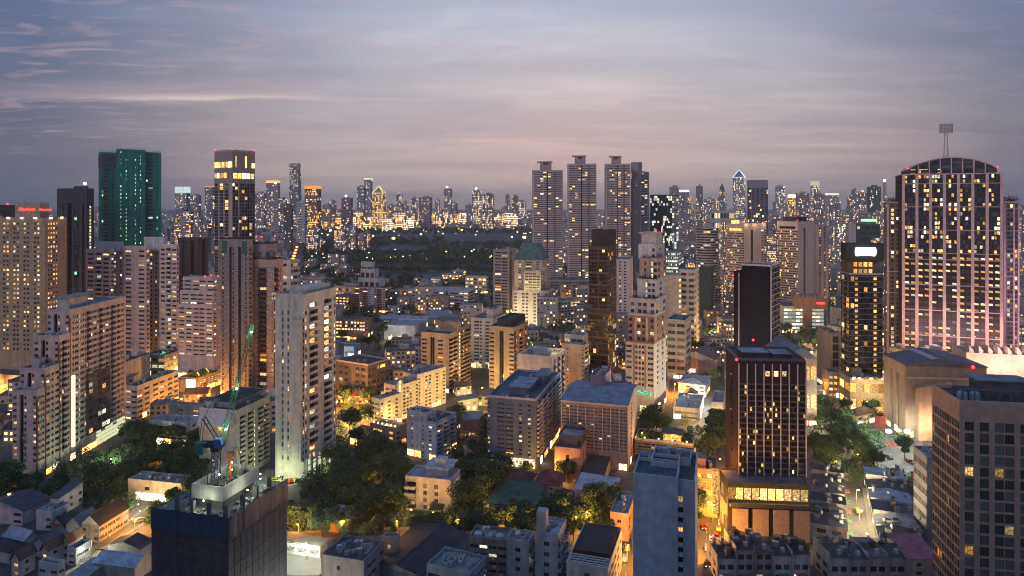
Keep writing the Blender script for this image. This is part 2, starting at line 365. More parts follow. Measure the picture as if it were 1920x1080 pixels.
    def _clutter(s, B, n, wm):
        r = s.rs; LR, LL, zt = B['LR'], B['LL'], B['zt']
        if B['D'] < 420: n = n * 2 + 3
        for i in range(n):
            k = r.choice(['lift_room', 'tank', 'unit', 'unit', 'pipe'])
            x, y = r.uniform(1.5, LR - 3.5), r.uniform(1.5, LL - 3.5); mb = MB(); z = zt + .06
            if k == 'lift_room' and LR > 9 and LL > 9 and i < 2:
                w, d, h = min(r.uniform(3.5, 6.5), LR - x - 1), min(r.uniform(3, 6), LL - y - 1), r.uniform(2.4, 4.2)
                mb.box(x, y, z, x + w, y + d, z + h, 0, mt=1); mb.box(x + w * .3, y - .05, z, x + w * .3 + .9, y - .002, z + 2, 1); mb.build('lift_room', [wm, roofmat((.2, .21, .22))], s.root, B['loc'], B['rz'])
            elif k == 'tank':
                mb.cyl(x + .9, y + .9, z, z + 1.9, .85, .8, 12); mb.cyl(x + .9, y + .9, z + 1.9, z + 2.15, .5, .12, 8); mb.build('water_tank', plain((.42, .45, .48), .4, .6), s.root, B['loc'], B['rz'])
            elif k == 'pipe':
                mb.box(x, y, z, x + min(6, LR - x - 1), y + .35, z + .35); mb.box(x, y - .1, z + .35, x + .4, y + .45, z + 1.2); mb.build('roof_duct', plain((.3, .3, .3), .5, .4), s.root, B['loc'], B['rz'])
            else:
                mb.box(x, y, z + .2, x + 1.5, y + 1.1, z + 1.3); mb.box(x + .1, y + .1, z, x + 1.4, y + 1.0, z + .2); mb.cyl(x + .75, y + .55, z + 1.3, z + 1.4, .42, .42, 8, 1); mb.build('cooling_unit', [plain((.4, .4, .39), .5), plain((.06, .06, .06), .5)], s.root, B['loc'], B['rz'])
    def _face(s, B, face, length, spec, mb, wb, bb, gm, lm, fm, tm, wm):
        zb, zt, D = B['zb'], B['zt'], B['D']
        f = (lambda u, n, z: (u, -n, z)) if face == 'R' else (lambda u, n, z: (-n, u, z))
        def Q(u0, u1, z0, z1, n=0.0, m=0, t=mb): t.quad(f(u0, n, z0), f(u1, n, z0), f(u1, n, z1), f(u0, n, z1), m)
        if spec is None: Q(0, length, zb, zt); return
        pat, nf = spec[0], spec[1]; o = spec[2] if len(spec) > 2 else {}
        r = s.rs; lo = zb + o.get('base', 0.0); hi = zt - o.get('top', .8); fh = (hi - lo) / nf
        lp = o.get('lit', .15); wh = o.get('wh', .5); sill = o.get('sill', .28); rec = o.get('rec', .28); proj = o.get('proj', 1.0); rail = o.get('rail', 'solid'); split = o.get('split', 2)
        simple = o.get('simple', D > 700); stm = litmat('stair', 1.1)
        if face == 'L': pat = pat[::-1]          # patterns are written as seen, from the viewer's left to right
        tot = sum(BAYW[c] for c in pat); k = length / tot
        if lo > zb: Q(0, length, zb, lo)
        if hi < zt: Q(0, length, hi, zt)
        if simple: Q(0, length, lo, hi)
        floorlit = [r.uniform(.4, 1.6) for _ in range(nf)]
        if o.get('litfloors'):
            for i in o['litfloors']: floorlit[i % nf] = 99
        u = 0.0
        def put(c, w, h, zc, u0, u1, litf, dn):
            """one window; its own object while it is large enough to pick out"""
            pane = lm if litf else gm
            if c == 's': pane = stm
            um = (u0 + u1) / 2
            if w * FPX / D >= LIMIT_PX and s.nw < 300 and not o.get('join'):
                s.nw += 1; big = w * FPX / D >= 9.0; me = window_mesh(w, h, pane, fm, split if w > 1.1 else 0, 'pane' if big else None)
                lx = (um, -dn) if face == 'R' else (-dn, um)
                c_, s_ = math.cos(B['rz']), math.sin(B['rz'])
                ob = bpy.data.objects.new('window', me); COL.objects.link(ob); ob.parent = s.root
                ob.location = (B['loc'][0] + lx[0] * c_ - lx[1] * s_, B['loc'][1] + lx[0] * s_ + lx[1] * c_, zc)
                ob.rotation_euler = (0, 0, B['rz'] + (0 if face == 'R' else -math.pi / 2))
                if big: fo = bpy.data.objects.new('frame', window_mesh(w, h, pane, fm, split if w > 1.1 else 0, 'frame')); COL.objects.link(fo); fo.parent = ob
            else:
                nsp = o.get('panes', 1 if w < 2.2 else 2); g = .06 if nsp > 1 else 0
                for i in range(nsp):
                    a, b = u0 + (u1 - u0) * i / nsp + g, u0 + (u1 - u0) * (i + 1) / nsp - g
                    Q(a, b, zc, zc + h, dn, 2 if c == 's' else (1 if litf else 0), wb)
        for ci, c in enumerate(pat):
            bw = BAYW[c] * k; u0, u1 = u, u + bw; u += bw
            if c in '.,':
                if not simple: Q(u0, u1, lo, hi)
                continue
            if c == 'p':
                if not simple: Q(u0, u1, lo, hi)
                pj = o.get('pier', .45); p = [(u0, 0), (u0, pj), (u1, pj), (u1, 0)]
                for (ua, na), (ub, nb) in zip(p, p[1:]): mb.quad(f(ua, na, lo), f(ub, nb, lo), f(ub, nb, hi), f(ua, na, hi), 1)
                mb.poly([f(ua, na, hi) for ua, na in p], 1); continue
            if c == 'd':
                dd = .06 if simple else -1.2
                if simple: Q(u0, u1, lo, hi, dd, 2)
                else:
                    Q(u0, u1, lo, hi, dd, 2)
                    for uu in (u0, u1): mb.quad(f(uu, 0, lo), f(uu, dd, lo), f(uu, dd, hi), f(uu, 0, hi), 0)
                continue
            fl = o.get('fill', {}).get(c, FILL[c]); m_ = bw * (1 - fl) / 2; a0, a1 = u0 + m_, u1 - m_
            prev = 0
            for j in range(nf):
                z = lo + j * fh
                if c == 'g': za, zb_ = z + fh * .07, z + fh * (1 - .07)
                elif c == 'b': za, zb_ = z + .02, z + fh * .84
                elif c == 's': za, zb_ = z + fh * .15, z + fh * .85
                else: za, zb_ = z + fh * sill, z + fh * (sill + wh)
                lf = r.random() < lp * floorlit[j] * (1.6 if prev else .85); prev = lf
                if c == 's': lf = r.random() < .93
                if c == 'l': lf = True
                dn = .06 if simple else (-1.3 if c == 'b' else -rec)
                if not simple:
                    Q(u0, u1, z, za); Q(u0, u1, zb_, z + fh); Q(u0, a0, za, zb_); Q(a1, u1, za, zb_)
                    mb.quad(f(a0, 0, za), f(a0, dn, za), f(a0, dn, zb_), f(a0, 0, zb_)); mb.quad(f(a1, 0, za), f(a1, dn, za), f(a1, dn, zb_), f(a1, 0, zb_))
                    mb.quad(f(a0, 0, za), f(a1, 0, za), f(a1, dn, za), f(a0, dn, za)); mb.quad(f(a0, 0, zb_), f(a1, 0, zb_), f(a1, dn, zb_), f(a0, dn, zb_))
                if c == 'b':
                    if not simple: Q(a0, a1, za, zb_, dn - .01)
                    w0 = a0 + (a1 - a0) * .08; w1 = a0 + (a1 - a0) * .92
                    put(c, w1 - w0, (zb_ - za) * .86, za + .05, w0, w1, lf, dn + (.03 if not simple else 0))
                    if proj:
                        if bw * FPX / D >= LIMIT_PX and s.nb < 300 and not o.get('join'):
                            s.nb += 1; me = balcony_mesh(bw * .96, proj, rail, tm); um = (u0 + u1) / 2; lx = (um, 0) if face == 'R' else (0, um); c_, s_ = math.cos(B['rz']), math.sin(B['rz'])
                            ob = bpy.data.objects.new('balcony', me); COL.objects.link(ob); ob.parent = s.root
                            ob.location = (B['loc'][0] + lx[0] * c_ - lx[1] * s_, B['loc'][1] + lx[0] * s_ + lx[1] * c_, z); ob.rotation_euler = (0, 0, B['rz'] + (0 if face == 'R' else -math.pi / 2))
                        else: balc(bb, u0 + bw * .02, u1 - bw * .02, z, proj, rail, min(1.0, fh * .36), f)
                else: put(c, a1 - a0, zb_ - za, za, a0, a1, lf, dn)
                if not simple and D < 440 and c in 'wWnb' and r.random() < o.get('ac', .13):
                    ua = u0 + (u1 - u0) * r.uniform(.05, .7); zz = z + fh * .04; q = [f(uu, n_, z_) for z_ in (zz, zz + .62) for (uu, n_) in ((ua, .02), (ua + .85, .02), (ua + .85, .42), (ua, .42))]; k0 = len(s.ab.v); s.ab.v += q
                    for w_ in ((1, 2, 6, 5), (2, 3, 7, 6), (3, 0, 4, 7), (4, 5, 6, 7), (3, 2, 1, 0)): s.ab.f.append(tuple(k0 + i_ for i_ in w_)); s.ab.m.append(0)
        bd = o.get('band')          # floor lines: (height, proud, every)
        if bd:
            ev = bd[2] if len(bd) > 2 else 1
            for j in range(0, nf + 1, ev):
                z = lo + j * fh; h, pj = bd[0], bd[1]
                for (na, nb, z0, z1) in ((pj, pj, z - h / 2, z + h / 2), (.003, pj, z + h / 2, z + h / 2), (.003, pj, z - h / 2, z - h / 2)):
                    mb.quad(f(0, na, z0), f(length, na, z0), f(length, nb, z1), f(0, nb, z1), 1)
        fn = o.get('fins')          # (count, width, proud)
        if fn:
            for j in range(fn[0] + 1):
                uc = length * j / fn[0]; w, pj = fn[1] / 2, fn[2]; p = [(uc - w, .003), (uc - w, pj), (uc + w, pj), (uc + w, .003)]
                for (ua, na), (ub, nb) in zip(p, p[1:]): mb.quad(f(ua, na, lo), f(ub, nb, lo), f(ub, nb, hi), f(ua, na, hi), 1)
    def part(s, name, mb, mats, i=-1, kind=None, label=None):
        B = s.blocks[i]; o = mb.build(name, mats, s.root, B['loc'], B['rz']); tag(o, label=label, kind=kind); return o
    def at(s, i, x, y, z):     # a block's own coordinates -> world
        B = s.blocks[i]; return (B['ox'] + B['rx'] * x + B['lx'] * y, B['oy'] + B['ry'] * x + B['ly'] * y, z)
    def redlamps(s, i, pts, r=.45):
        for (x, y, z) in pts:
            mb = MB(); mb.cyl(x, y, z, z + .8, .08, .08, 5, 0); mb.ball((x, y, z + .8 + r * .7), r, 1, 8, 5); s.part('warning_light', mb, [plain((.1, .1, .1)), glowmat((1, .03, .05), 6.0)], i)
# ------------------------------------------------------------------ ground, water, roads
def groundmat():
    m, nt = newmat('town_ground'); tc = nn(nt, 'ShaderNodeTexCoord')
    a = nn(nt, 'ShaderNodeTexNoise', {'Vector': tc.outputs['Object'], 'Scale': .012, 'Detail': 6.0, 'Roughness': .65})
    b = nn(nt, 'ShaderNodeTexNoise', {'Vector': tc.outputs['Object'], 'Scale': .2, 'Detail': 5.0, 'Roughness': .7})
    c = ramp(nt, a.outputs[0], [(.36, (.022, .034, .018)), (.46, (.06, .06, .056)), (.62, (.11, .105, .10))])
    c = mixc(nt, 1.0, c, ramp(nt, b.outputs[0], [(.3, (.6,) * 3), (.7, (1.35,) * 3)]), 'MULTIPLY')
    p = nn(nt, 'ShaderNodeBsdfPrincipled', {'Base Color': c, 'Roughness': .9}); out(nt, p.outputs[0]); return m
g = MB(); g.quad((-14000, -300, 0), (14000, -300, 0), (14000, 20000, 0), (-14000, 20000, 0)); tag(g.build('ground', groundmat()), kind='structure')
def sheet(name, pts, z, mat, kind='structure'):
    mb = MB(); mb.poly([(x, y, z) for x, y in pts]); return tag(mb.build(name, mat), kind=kind)
def patchmat(col, sc_=.05, var=.45):
    m, nt = newmat('patchy_ground'); tc = nn(nt, 'ShaderNodeTexCoord')
    a = nn(nt, 'ShaderNodeTexNoise', {'Vector': tc.outputs['Object'], 'Scale': sc_, 'Detail': 6.0, 'Roughness': .65})
    c = mixc(nt, 1.0, (*col, 1), ramp(nt, a.outputs[0], [(.3, (1 - var,) * 3), (.7, (1 + var,) * 3)]), 'MULTIPLY')
    p = nn(nt, 'ShaderNodeBsdfPrincipled', {'Base Color': c, 'Roughness': .85}); out(nt, p.outputs[0]); return m
ASPH = patchmat((.055, .053, .05), .15, .3); GRASSM = patchmat((.028, .05, .022), .02, .5); PAVE = patchmat((.20, .19, .17), .2, .3)
sheet('park_lawn', [gp(560, 497), gp(1000, 497), gp(1010, 436), gp(590, 436)], .012, patchmat((.022, .032, .026), .006, .5))
sheet('playing_field', [gp(600, 474), gp(800, 472), gp(770, 462), gp(640, 463)], .03, patchmat((.040, .042, .05), .006, .25))
sheet('playing_field', [gp(830, 456), gp(1000, 452), gp(1000, 447), gp(850, 450)], .03, patchmat((.034, .037, .04), .006, .25))
sheet('playing_field', [gp(690, 446), gp(960, 442), gp(960, 439), gp(700, 441)], .03, patchmat((.042, .045, .048), .006, .25))
def watermat():
    m, nt = newmat('pond_water'); tc = nn(nt, 'ShaderNodeTexCoord')
    a = nn(nt, 'ShaderNodeTexNoise', {'Vector': tc.outputs['Object'], 'Scale': .5, 'Detail': 3.0}); bp = nn(nt, 'ShaderNodeBump', {'Strength': .02, 'Distance': .4, 'Height': a.outputs[0]})
    p = nn(nt, 'ShaderNodeBsdfPrincipled', {'Base Color': (.015, .02, .03, 1), 'Roughness': .08, 'Normal': bp.outputs[0]}); out(nt, p.outputs[0]); return m
LAKE = [gp(704, 505), gp(740, 507), gp(850, 508), gp(932, 506), gp(936, 501), gp(850, 499.5), gp(740, 499.5), gp(706, 501)]
sheet('lake_water', LAKE, .03, watermat())
ROADS = []
def road(pts, w, lamps=None, kerb=True, world=False, marks=True):
    P = [Vector(p if world else gp(*p)) for p in pts]; mb = MB(); kb = MB(); mk = MB()
    for a, b in zip(P, P[1:]):
        ROADS.append((a, b, w)); d = (b - a).normalized(); n = Vector((-d.y, d.x)); h = w / 2
        mb.quad((*(a - n * h), .02), (*(a + n * h), .02), (*(b + n * h), .02), (*(b - n * h), .02))
        if kerb:
            for sgn in (-1, 1):
                q = [(a + n * sgn * h), (a + n * sgn * (h + 1.8)), (b + n * sgn * (h + 1.8)), (b + n * sgn * h)]; kb.prism([(v.x, v.y) for v in q], .003, .14)
        if marks:
            L = (b - a).length; t = 0
            while t < L - 3:
                c = a + d * t; e = a + d * (t + 2.5); mk.quad((*(c - n * .08), .026), (*(c + n * .08), .026), (*(e + n * .08), .026), (*(e - n * .08), .026)); t += 6
    r = tag(mb.build('road', ASPH), kind='structure')
    if kerb: tag(kb.build('pavement', PAVE), kind='structure')
    if mk.v: mk.build('lane_marking', plain((.6, .6, .55)), r)
def off_road(x, y, m=2.0):
    p = Vector((x, y))
    for a, b, w in ROADS:
        d = b - a; t = max(0, min(1, (p - a).dot(d) / d.length_squared))
        if (p - a - d * t).length < w / 2 + m: return False
    return True
road([(1335, 1150), (1324, 1000), (1341, 905)], 7)
road([(1618, 1046), (1601, 912)], 6.5, marks=False)
road([(70, 1115), (170, 1030), (262, 975), (300, 948)], 6, marks=False)
road([(1177, 1120), (1166, 985)], 6)
road([(520, 1008), (640, 1000), (900, 996), (1162, 988)], 4.5, marks=False)
road([(560, 800), (700, 792), (930, 776)], 8)
road([(556, 505), (560, 470), (572, 434)], 22, marks=False)
road([(-20, 985), (30, 955), (140, 925)], 6, marks=False)
road([(1530, 815), (1640, 812), (1755, 806)], 8)
road([(1255, 780), (1270, 690), (1290, 620)], 7)
road([(1540, 760), (1545, 660), (1540, 590)], 9)
sheet('parking_lot', [gp(1650, 888), gp(1742, 898), gp(1728, 822), gp(1640, 820)], .025, PAVE)
sheet('yard', [gp(505, 1078), gp(600, 1078), gp(628, 1008), gp(520, 1005)], .016, PAVE)
sheet('parking_lot', [gp(455, 925), gp(560, 908), gp(575, 880), gp(500, 880)], .016, PAVE)
# ------------------------------------------------------------------ lettering
def lettering(b, i, face, text, u, z, size, mat, n=.12):
    cu = bpy.data.curves.new('lettering', 'FONT'); cu.body = text; cu.size = size; cu.align_x = 'CENTER'; cu.extrude = .08; cu.shear = .1; cu.offset = .015; cu.space_character = 1.08
    to = bpy.data.objects.new('tmp', cu); COL.objects.link(to); dg = bpy.context.evaluated_depsgraph_get()
    me = bpy.data.meshes.new_from_object(to.evaluated_get(dg)); bpy.data.objects.remove(to)
    me.materials.clear(); me.materials.append(mat); B = b.blocks[i]
    lx = (u, -n) if face == 'R' else (-n, u); c_, s_ = math.cos(B['rz']), math.sin(B['rz'])
    o = obj('sign_lettering', me, b.root, (B['loc'][0] + lx[0] * c_ - lx[1] * s_, B['loc'][1] + lx[0] * s_ + lx[1] * c_, z)); o.rotation_euler = (math.pi / 2, 0, B['rz'] + (0 if face == 'R' else -math.pi / 2)); return o
def plantrow(b, i, x0, y0, x1, y1, z, n, h=1.5, name='roof_garden', mat=None):
    """shrubs on a terrace: loose leaf faces"""
    mb = MB(); r = b.rs
    for _ in range(n):
        cx, cyy = r.uniform(x0, x1), r.uniform(y0, y1); hh = h * r.uniform(.5, 1.2)
        for _ in range(26):
            p = Vector((cx + r.gauss(0, hh * .35), cyy + r.gauss(0, hh * .35), z + abs(r.gauss(hh * .5, hh * .3)))); leaf(mb, p, r.uniform(.25, .5), r)
    tag(b.part(name, mb, mat or leafmat((.018, .035, .012), (.05, .09, .03)), i), kind='stuff')
def leaf(mb, p, s, r, m=0):
    a = Vector((r.uniform(-1, 1), r.uniform(-1, 1), r.uniform(-1, 1))).normalized(); b = a.cross(Vector((r.uniform(-1, 1), r.uniform(-1, 1), r.uniform(-1, 1)))).normalized()
    mb.poly([tuple(p + a * s), tuple(p + b * s * .7), tuple(p - a * s * .8), tuple(p - b * s * .7)], m)
GRID = dict(wh=.5, sill=.28)
TINTB = glassmat((.014, .02, .03)); TINTD = glassmat((.008, .009, .012), curtain=.15); TINTG = glassmat((.012, .03, .032), curtain=.3); TINTC = glassmat((.03, .04, .042), curtain=.8)
# ================================================================== FOREGROUND AND MIDDLE TOWERS
# --- beige hotel at the picture's edge
b = Bld('hotel_tower', 'tall beige hotel with square windows and a red illuminated sign on its roof', 'hotel', 'the beige hotel with the red sign')
b.block(84, 455, -95, 125, 10, 411, TAN, ('.ww.ww.ww.ww.ww.ww.ww.ww.ww,.', 28, dict(lit=.36, wh=.42, base=22, top=1.5, fill={'w': .62}, band=(.35, .12, 9))), ('.wwww,...', 28, dict(lit=.4, base=22, top=1.5, wh=.42, fill={'w': .6})), lit='warm', ls=1.15, clutter=4)  # warm light on the facade is put into its tan colour
b.block(75, 462, 28, 92, 10, 381, (.42, .33, .27), None, None, zb=b.blocks[0]['zt'] + .05, clutter=0, parapet=.4, foot=False)
sg = glowmat((1, .05, .03), 3.2)
B = b.blocks[1]; lettering(b, 1, 'L', 'Marriott', B['LL'] * .52, B['zb'] + 5.4, 3.5, sg); lettering(b, 1, 'R', 'Marriott', B['LR'] * .58, B['zb'] + 5.4, 2.7, sg)
B = b.blocks[0]
for t in (.08, .22, .36, .5, .62, .8): mb = MB(); mb.box(-.9, B['LL'] * t, B['zt'] + .4, -.2, B['LL'] * t + 1.6, B['zt'] + 1.3); b.part('floodlight', mb, glowmat((1, .86, .5), 7.0), 0)
for t in (.2, .7): mb = MB(); mb.box(B['LR'] * t, -.9, B['zt'] + .4, B['LR'] * t + 1.6, -.2, B['zt'] + 1.3); b.part('floodlight', mb, glowmat((1, .86, .5), 7.0), 0)
b.block(-20, 478, -90, 33, 10, 387, DGREY, ('wwwwwwwwwwwwww', 2, dict(lit=.9, wh=.3)), None, zb=110.6, clutter=2, foot=False)
b.redlamps(0, [(1, B['LL'] * .4, B['zt'] + 9), (B['LR'] * .9, 1, B['zt'] - 32)], .6)
b.block(60, 424, -60, 100, 10, 708, TAN, ('lblblblblbl', 2, dict(lit=.9, wh=.7, base=1)), ('l.l.l', 2, dict(lit=.9)), lit='gold', ls=1.5)
# --- dark tower behind
b = Bld('office_tower', 'narrow dark slab tower with a small light ball on its roof', 'tower', 'the narrow dark slab tower')
b.block(163, 640, 107, 176, 14, 357, (.07, .065, .075), ('.gg.dd.gg.d.', 38, dict(lit=.01, top=12, band=(.3, .15, 1))), (',s,', 38, dict(top=14)), glass=TINTB, lit='teal', clutter=3, parapet=2)
b.block(162, 650, 138, 166, 14, 351, (.06, .09, .10), None, None, zb=b.blocks[0]['zt'], clutter=0, foot=False)
B = b.blocks[1]; mb = MB(); mb.cyl(4, 6, B['zt'], B['zt'] + 2.5, .2, .2, 6, 0); mb.ball((4, 6, B['zt'] + 3.6), 1.5, 1); b.part('roof_beacon', mb, [plain((.2, .2, .2)), glowmat((1, .9, .6), 5.0)], 1)
# --- tower in teal netting
b = Bld('netted_tower', 'tall tower wrapped in teal scaffold netting with dotted work lights', 'tower', 'the tower in teal netting')
tn = wallmat(TEAL, streak=.5); 
b.block(272, 690, 218, None, -27, 281, TEAL, ('..n..n....n..n..', 46, dict(lit=.42, wh=.4, band=(.25, .12, 1), fins=(16, .18, .2), simple=True, fill={'n': .4})), ('..n..', 46, dict(lit=.2, band=(.25, .12, 1), simple=True)), LR=20, lit='teal', ls=1.3, wallm=tn, trim=(.03, .20, .17), glass=TINTG, clutter=0, parapet=0)
for (xc, xl, w, lr) in ((219, 185, None, 20), (302, 268, None, 20)):
    b.block(xc, 700, xl, None, -27, 286, TEAL, ('.nb.n.', 46, dict(lit=.06, wh=.5, band=(.22, .1, 1), fins=(8, .16, .18), simple=True)), ('.n.n.n.', 46, dict(lit=.03, band=(.22, .1, 1), fins=(6, .16, .18), simple=True)), LR=lr, lit='teal', wallm=tn, trim=(.05, .17, .15), glass=TINTG, clutter=0, parapet=0)
B = b.blocks[1]; mb = MB(); mb.box(-.3, -.2, 158, B['LR'] * .5, B['LL'] + .3, B['zt'] - 3, 0); b.part('bare_floors', mb, wallmat((.13, .12, .13), streak=.5), 1)
for i in (0, 1, 2):
    B = b.blocks[i]; mb = MB(); n = int(B['LL'] / 3)
    for k in range(n + 1):
        y = B['LL'] * k / n; mb.tube((.1, y, B['zt']), (.1, y, B['zt'] + rnd.uniform(1, 3.4)), .14)
    mb.box(-.1, 0, B['zt'] + 1.0, .1, B['LL'], B['zt'] + 1.2); b.part('scaffold_top', mb, plain((.06, .1, .09)), i)
# --- white condominium with the zigzag front
b = Bld('condominium', 'white zigzag-fronted condominium tower standing before the teal netted tower', 'apartment block', 'the white zigzag condominium')
opt = dict(lit=.20, wh=.42, top=1.2, base=3)
b.block(207, 503, 161, 214, 12, 470, PINKW, (',W,b,W,', 25, opt), ('n', 25, opt), lit='mixed', clutter=3, trim=WHITE)
b.block(236, 516, 206, None, 10, 468, PINKW, ('.n.n.', 25, opt), None, LR=12, lit='mixed', clutter=0)
b.block(274, 503, 232, 281, 12, 464, PINKW, (',W..W,', 25, opt), ('n', 25, opt), lit='mixed', clutter=2)
b.block(304, 516, 272, None, 10, 462, CREAM, ('.n,n.', 25, opt), None, LR=12, lit='mixed', clutter=0)
b.block(331, 503, 299, 336, 12, 461, PINKW, (',W,b,W', 25, dict(opt, lit=.32)), ('w', 25, opt), lit='mixed', clutter=3, trim=WHITE)
for (xc, xl, xr, yt, D) in ((226, 183, 232, 456, 512), (308, 270, 314, 447, 510)): b.block(xc, D, xl, xr, 12, yt, (.55, .55, .56), None, None, zb=86, clutter=0, foot=False, roof=(.3, .3, .3))
b.block(308, 478, 272, 336, 12, 668, (.2, .2, .18), ('WWW', 3, dict(lit=.5)), ('lllll', 3, dict(lit=.9, wh=.4)), lit='stair', ls=.8, clutter=0); plantrow(b, len(b.blocks) - 1, 1, 1, 18, 10, b.blocks[-1]['zt'], 30, 1.6)
mb = MB(); mb.box(3, 6, b.blocks[-1]['zt'] + .06, 14, 11, b.blocks[-1]['zt'] + .3); b.part('swimming_pool', mb, glowmat((.25, .85, .75), .8))
# --- glass tower with the lit crown
b = Bld('glass_tower', 'tall dark glass tower with a glowing crown and red corner lights', 'tower', 'the glowing-crowned glass tower')
b.block(436, 650, 402, 478, 33, 284, (.30, .25, .24), ('g,g,g,pp', 44, dict(lit=.10, top=30, pier=.5, band=(.25, .15, 1))), ('ggpgggdgg', 44, dict(lit=.13, top=30, band=(.2, .1, 2))), glass=TINTB, ls=1.1, clutter=4, trim=(.42, .36, .36), parapet=2)
B = b.blocks[0]; zt = B['zt']; mb = MB(); [mb.box(-.35, .6 + (B['LL'] - 1.2) * q / 9, zt - 15, -.05, .45 + (B['LL'] - 1.2) * (q + 1) / 9, zt - 9.5) for q in range(9)]; [mb.box(-.35, B['LL'] * (.32 + .66 * q / 5), zt - 25, -.05, B['LL'] * (.31 + .66 * (q + 1) / 5), zt - 20) for q in range(5)]; b.part('lit_crown', mb, litmat('warm', 1.9), 0)
mb = MB(); 
for k in range(5): mb.box(.8 + k * B['LR'] / 5.2, -.3, zt - 25.5, .8 + (k + .8) * B['LR'] / 5.2, -.05, zt - 20.5)
for k in (.12, .56): mb.box(B['LR'] * k, -.3, zt - 15, B['LR'] * (k + .06), -.05, zt - 4)
mb.box(B['LR'] * .84, -.3, zt - 15, B['LR'] * .98, -.05, zt - 10); b.part('lit_crown', mb, litmat('warm', 1.9), 0)
b.redlamps(0, [(.5, B['LL'] - .5, zt + 1), (.5, .5, zt + 1), (B['LR'] - .5, .5, zt + 1)], .8)
# --- dark block between the two
b = Bld('office_block', 'dark brown block with a rooftop terrace beside the white zigzag condominium', 'office building', 'the dark terrace block')
b.block(372, 560, 333, 391, 20, 449, (.09, .075, .075), ('.d.d.', 26, dict(band=(.3, .1, 1))), ('.d.', 26, dict(band=(.3, .1, 1))), glass=TINTB, clutter=5)
# --- grey-brown condominium with dark floor lines
b = Bld('condominium', 'grey-mauve condominium tower ruled with dark floor lines beside the pale slab tower', 'apartment block', 'the mauve ruled condominium')
oo = dict(lit=.07, wh=.5, band=(.14, .12, 1), top=5)
b.block(466, 425, 413, 474, 16, 449, (.27, .235, .245), (',n,.dn.d.n,', 31, oo), ('n', 31, oo), trim=(.05, .045, .05), glass=TINTB, clutter=2)
b.block(497, 432, 466, 520, 16, 458, (.36, .29, .29), ('.n.n.', 30, dict(oo, lit=.12)), (',n.n,', 30, dict(oo, lit=.2)), trim=(.06, .04, .045), glass=TINTB, clutter=3)
b.block(514, 428, 470, 531, 16, 487, (.40, .32, .31), ('n.b.n', 27, dict(oo, lit=.2)), ('b.n.', 27, dict(oo, lit=.3)), trim=(.07, .04, .045), glass=TINTB, clutter=2)
b.redlamps(1, [(2, 4, b.blocks[1]['zt'] + 3.5), (2, 8, b.blocks[1]['zt'] + 3.5), (b.blocks[1]['LR'] - 1, 1, b.blocks[1]['zt'] + 3.5)], .5)
for i in (0,):
    B = b.blocks[i]; mb = MB(); mb.box(-.3, 1.2, B['zt'] - 9, -.02, 4.8, B['zt'] - 1); mb.box(-.3, B['LL'] - 5, B['zt'] - 9, -.02, B['LL'] - 1.4, B['zt'] - 1); b.part('louvre_panel', mb, plain((.03, .10, .09)), i)
# --- pink terraced apartments and their podium
b = Bld('apartment_block', 'pink stepped apartment block with long balcony bands above a lit podium', 'apartment block', 'the pink balcony-banded block')
op = dict(lit=.34, wh=.40, sill=.38, band=(1.1, .55, 1), top=.8)
b.block(400, 470, 333, 417, 14, 575, PINKW, (',W,W,WW,W,', 12, dict(op, base=15)), ('w.w', 12, dict(op, base=15)), lit='warm', ls=1.2, clutter=0)
b.block(401, 472, 338, 417, 14, 549, PINKW, (',W,WW,W,', 3, op), ('w.w', 3, op), zb=b.blocks[0]['zt'] + .1, clutter=0, foot=False)
b.block(402, 474, 343, 417, 14, 523, (.56, .46, .43), (',W,WW,W', 3, op), ('w.w', 3, op), zb=b.blocks[1]['zt'] + .1, clutter=5, foot=False, roof=(.25, .26, .28))
b.redlamps(2, [(3, 10, b.blocks[2]['zt']), (3, 5, b.blocks[2]['zt'] + 1), (5, 1, b.blocks[2]['zt'] + .5)], .5)
b.block(372, 436, 334, 418, 14, 712, (.36, .26, .17), (',n.n.n,', 3, dict(lit=.4, base=9)), (',ww,lllll', 4, dict(lit=.5, wh=.5, base=3)), lit='mixed', ls=1.5, clutter=0)
plantrow(b, 3, .5, 1, 20, 10, b.blocks[3]['zt'], 40, 1.8)
B = b.blocks[3]; mb = MB(); mb.box(-.3, 2, 1, -.03, 9, 8.5); b.part('lit_entrance', mb, litmat('mixed', 2.6), 3)
LAMPSPOT = []
for k in range(6): LAMPSPOT.append((b.at(3, 3 + k * 3, 2 + (k % 3) * 3, B['zt'] + 2.2), (1, .5, .1), 160))
# --- stepped condominium in front
b = Bld('condominium', 'stepped grey condominium with pink street ends and a bright stair strip', 'apartment block', 'the stepped grey condominium')
sd = dict(lit=.06, wh=.48, rec=.3, top=1.5)
fr = dict(lit=.14, wh=.48, top=1.2)
tops = [(70, 298, 23, 735, 84), (85, 303, 37, 694, 112), (111, 312, 63, 633, 131), (131, 319.5, 88, 584, 236)]
pats = ['wnw', 'wnw', 'wbw', '.wWsWwbwWwbwWwbwWww.']
for i, ((xc, D, xl, yt, xr), pt) in enumerate(zip(tops, pats)):
    h = wz(yt, D); nfl = max(6, round((h - 8) / 2.85))
    b.block(xc, D, xl, xr, 0.5, yt, (.50, .40, .38), ('w,dn.w', nfl, dict(fr, base=7)), (pt, nfl, dict(sd, base=7)), lit='mixed', ls=1.1, clutter=2, trim=(.40, .37, .38), glass=TINTB, roof=(.13, .16, .18))
    B = b.blocks[-1]; mb = MB(); mb.box(-.12, -.12, 0, .5, .6, B['zt'] - 3); b.part('corner_strip', mb, wallmat((.26, .09, .07)), i)
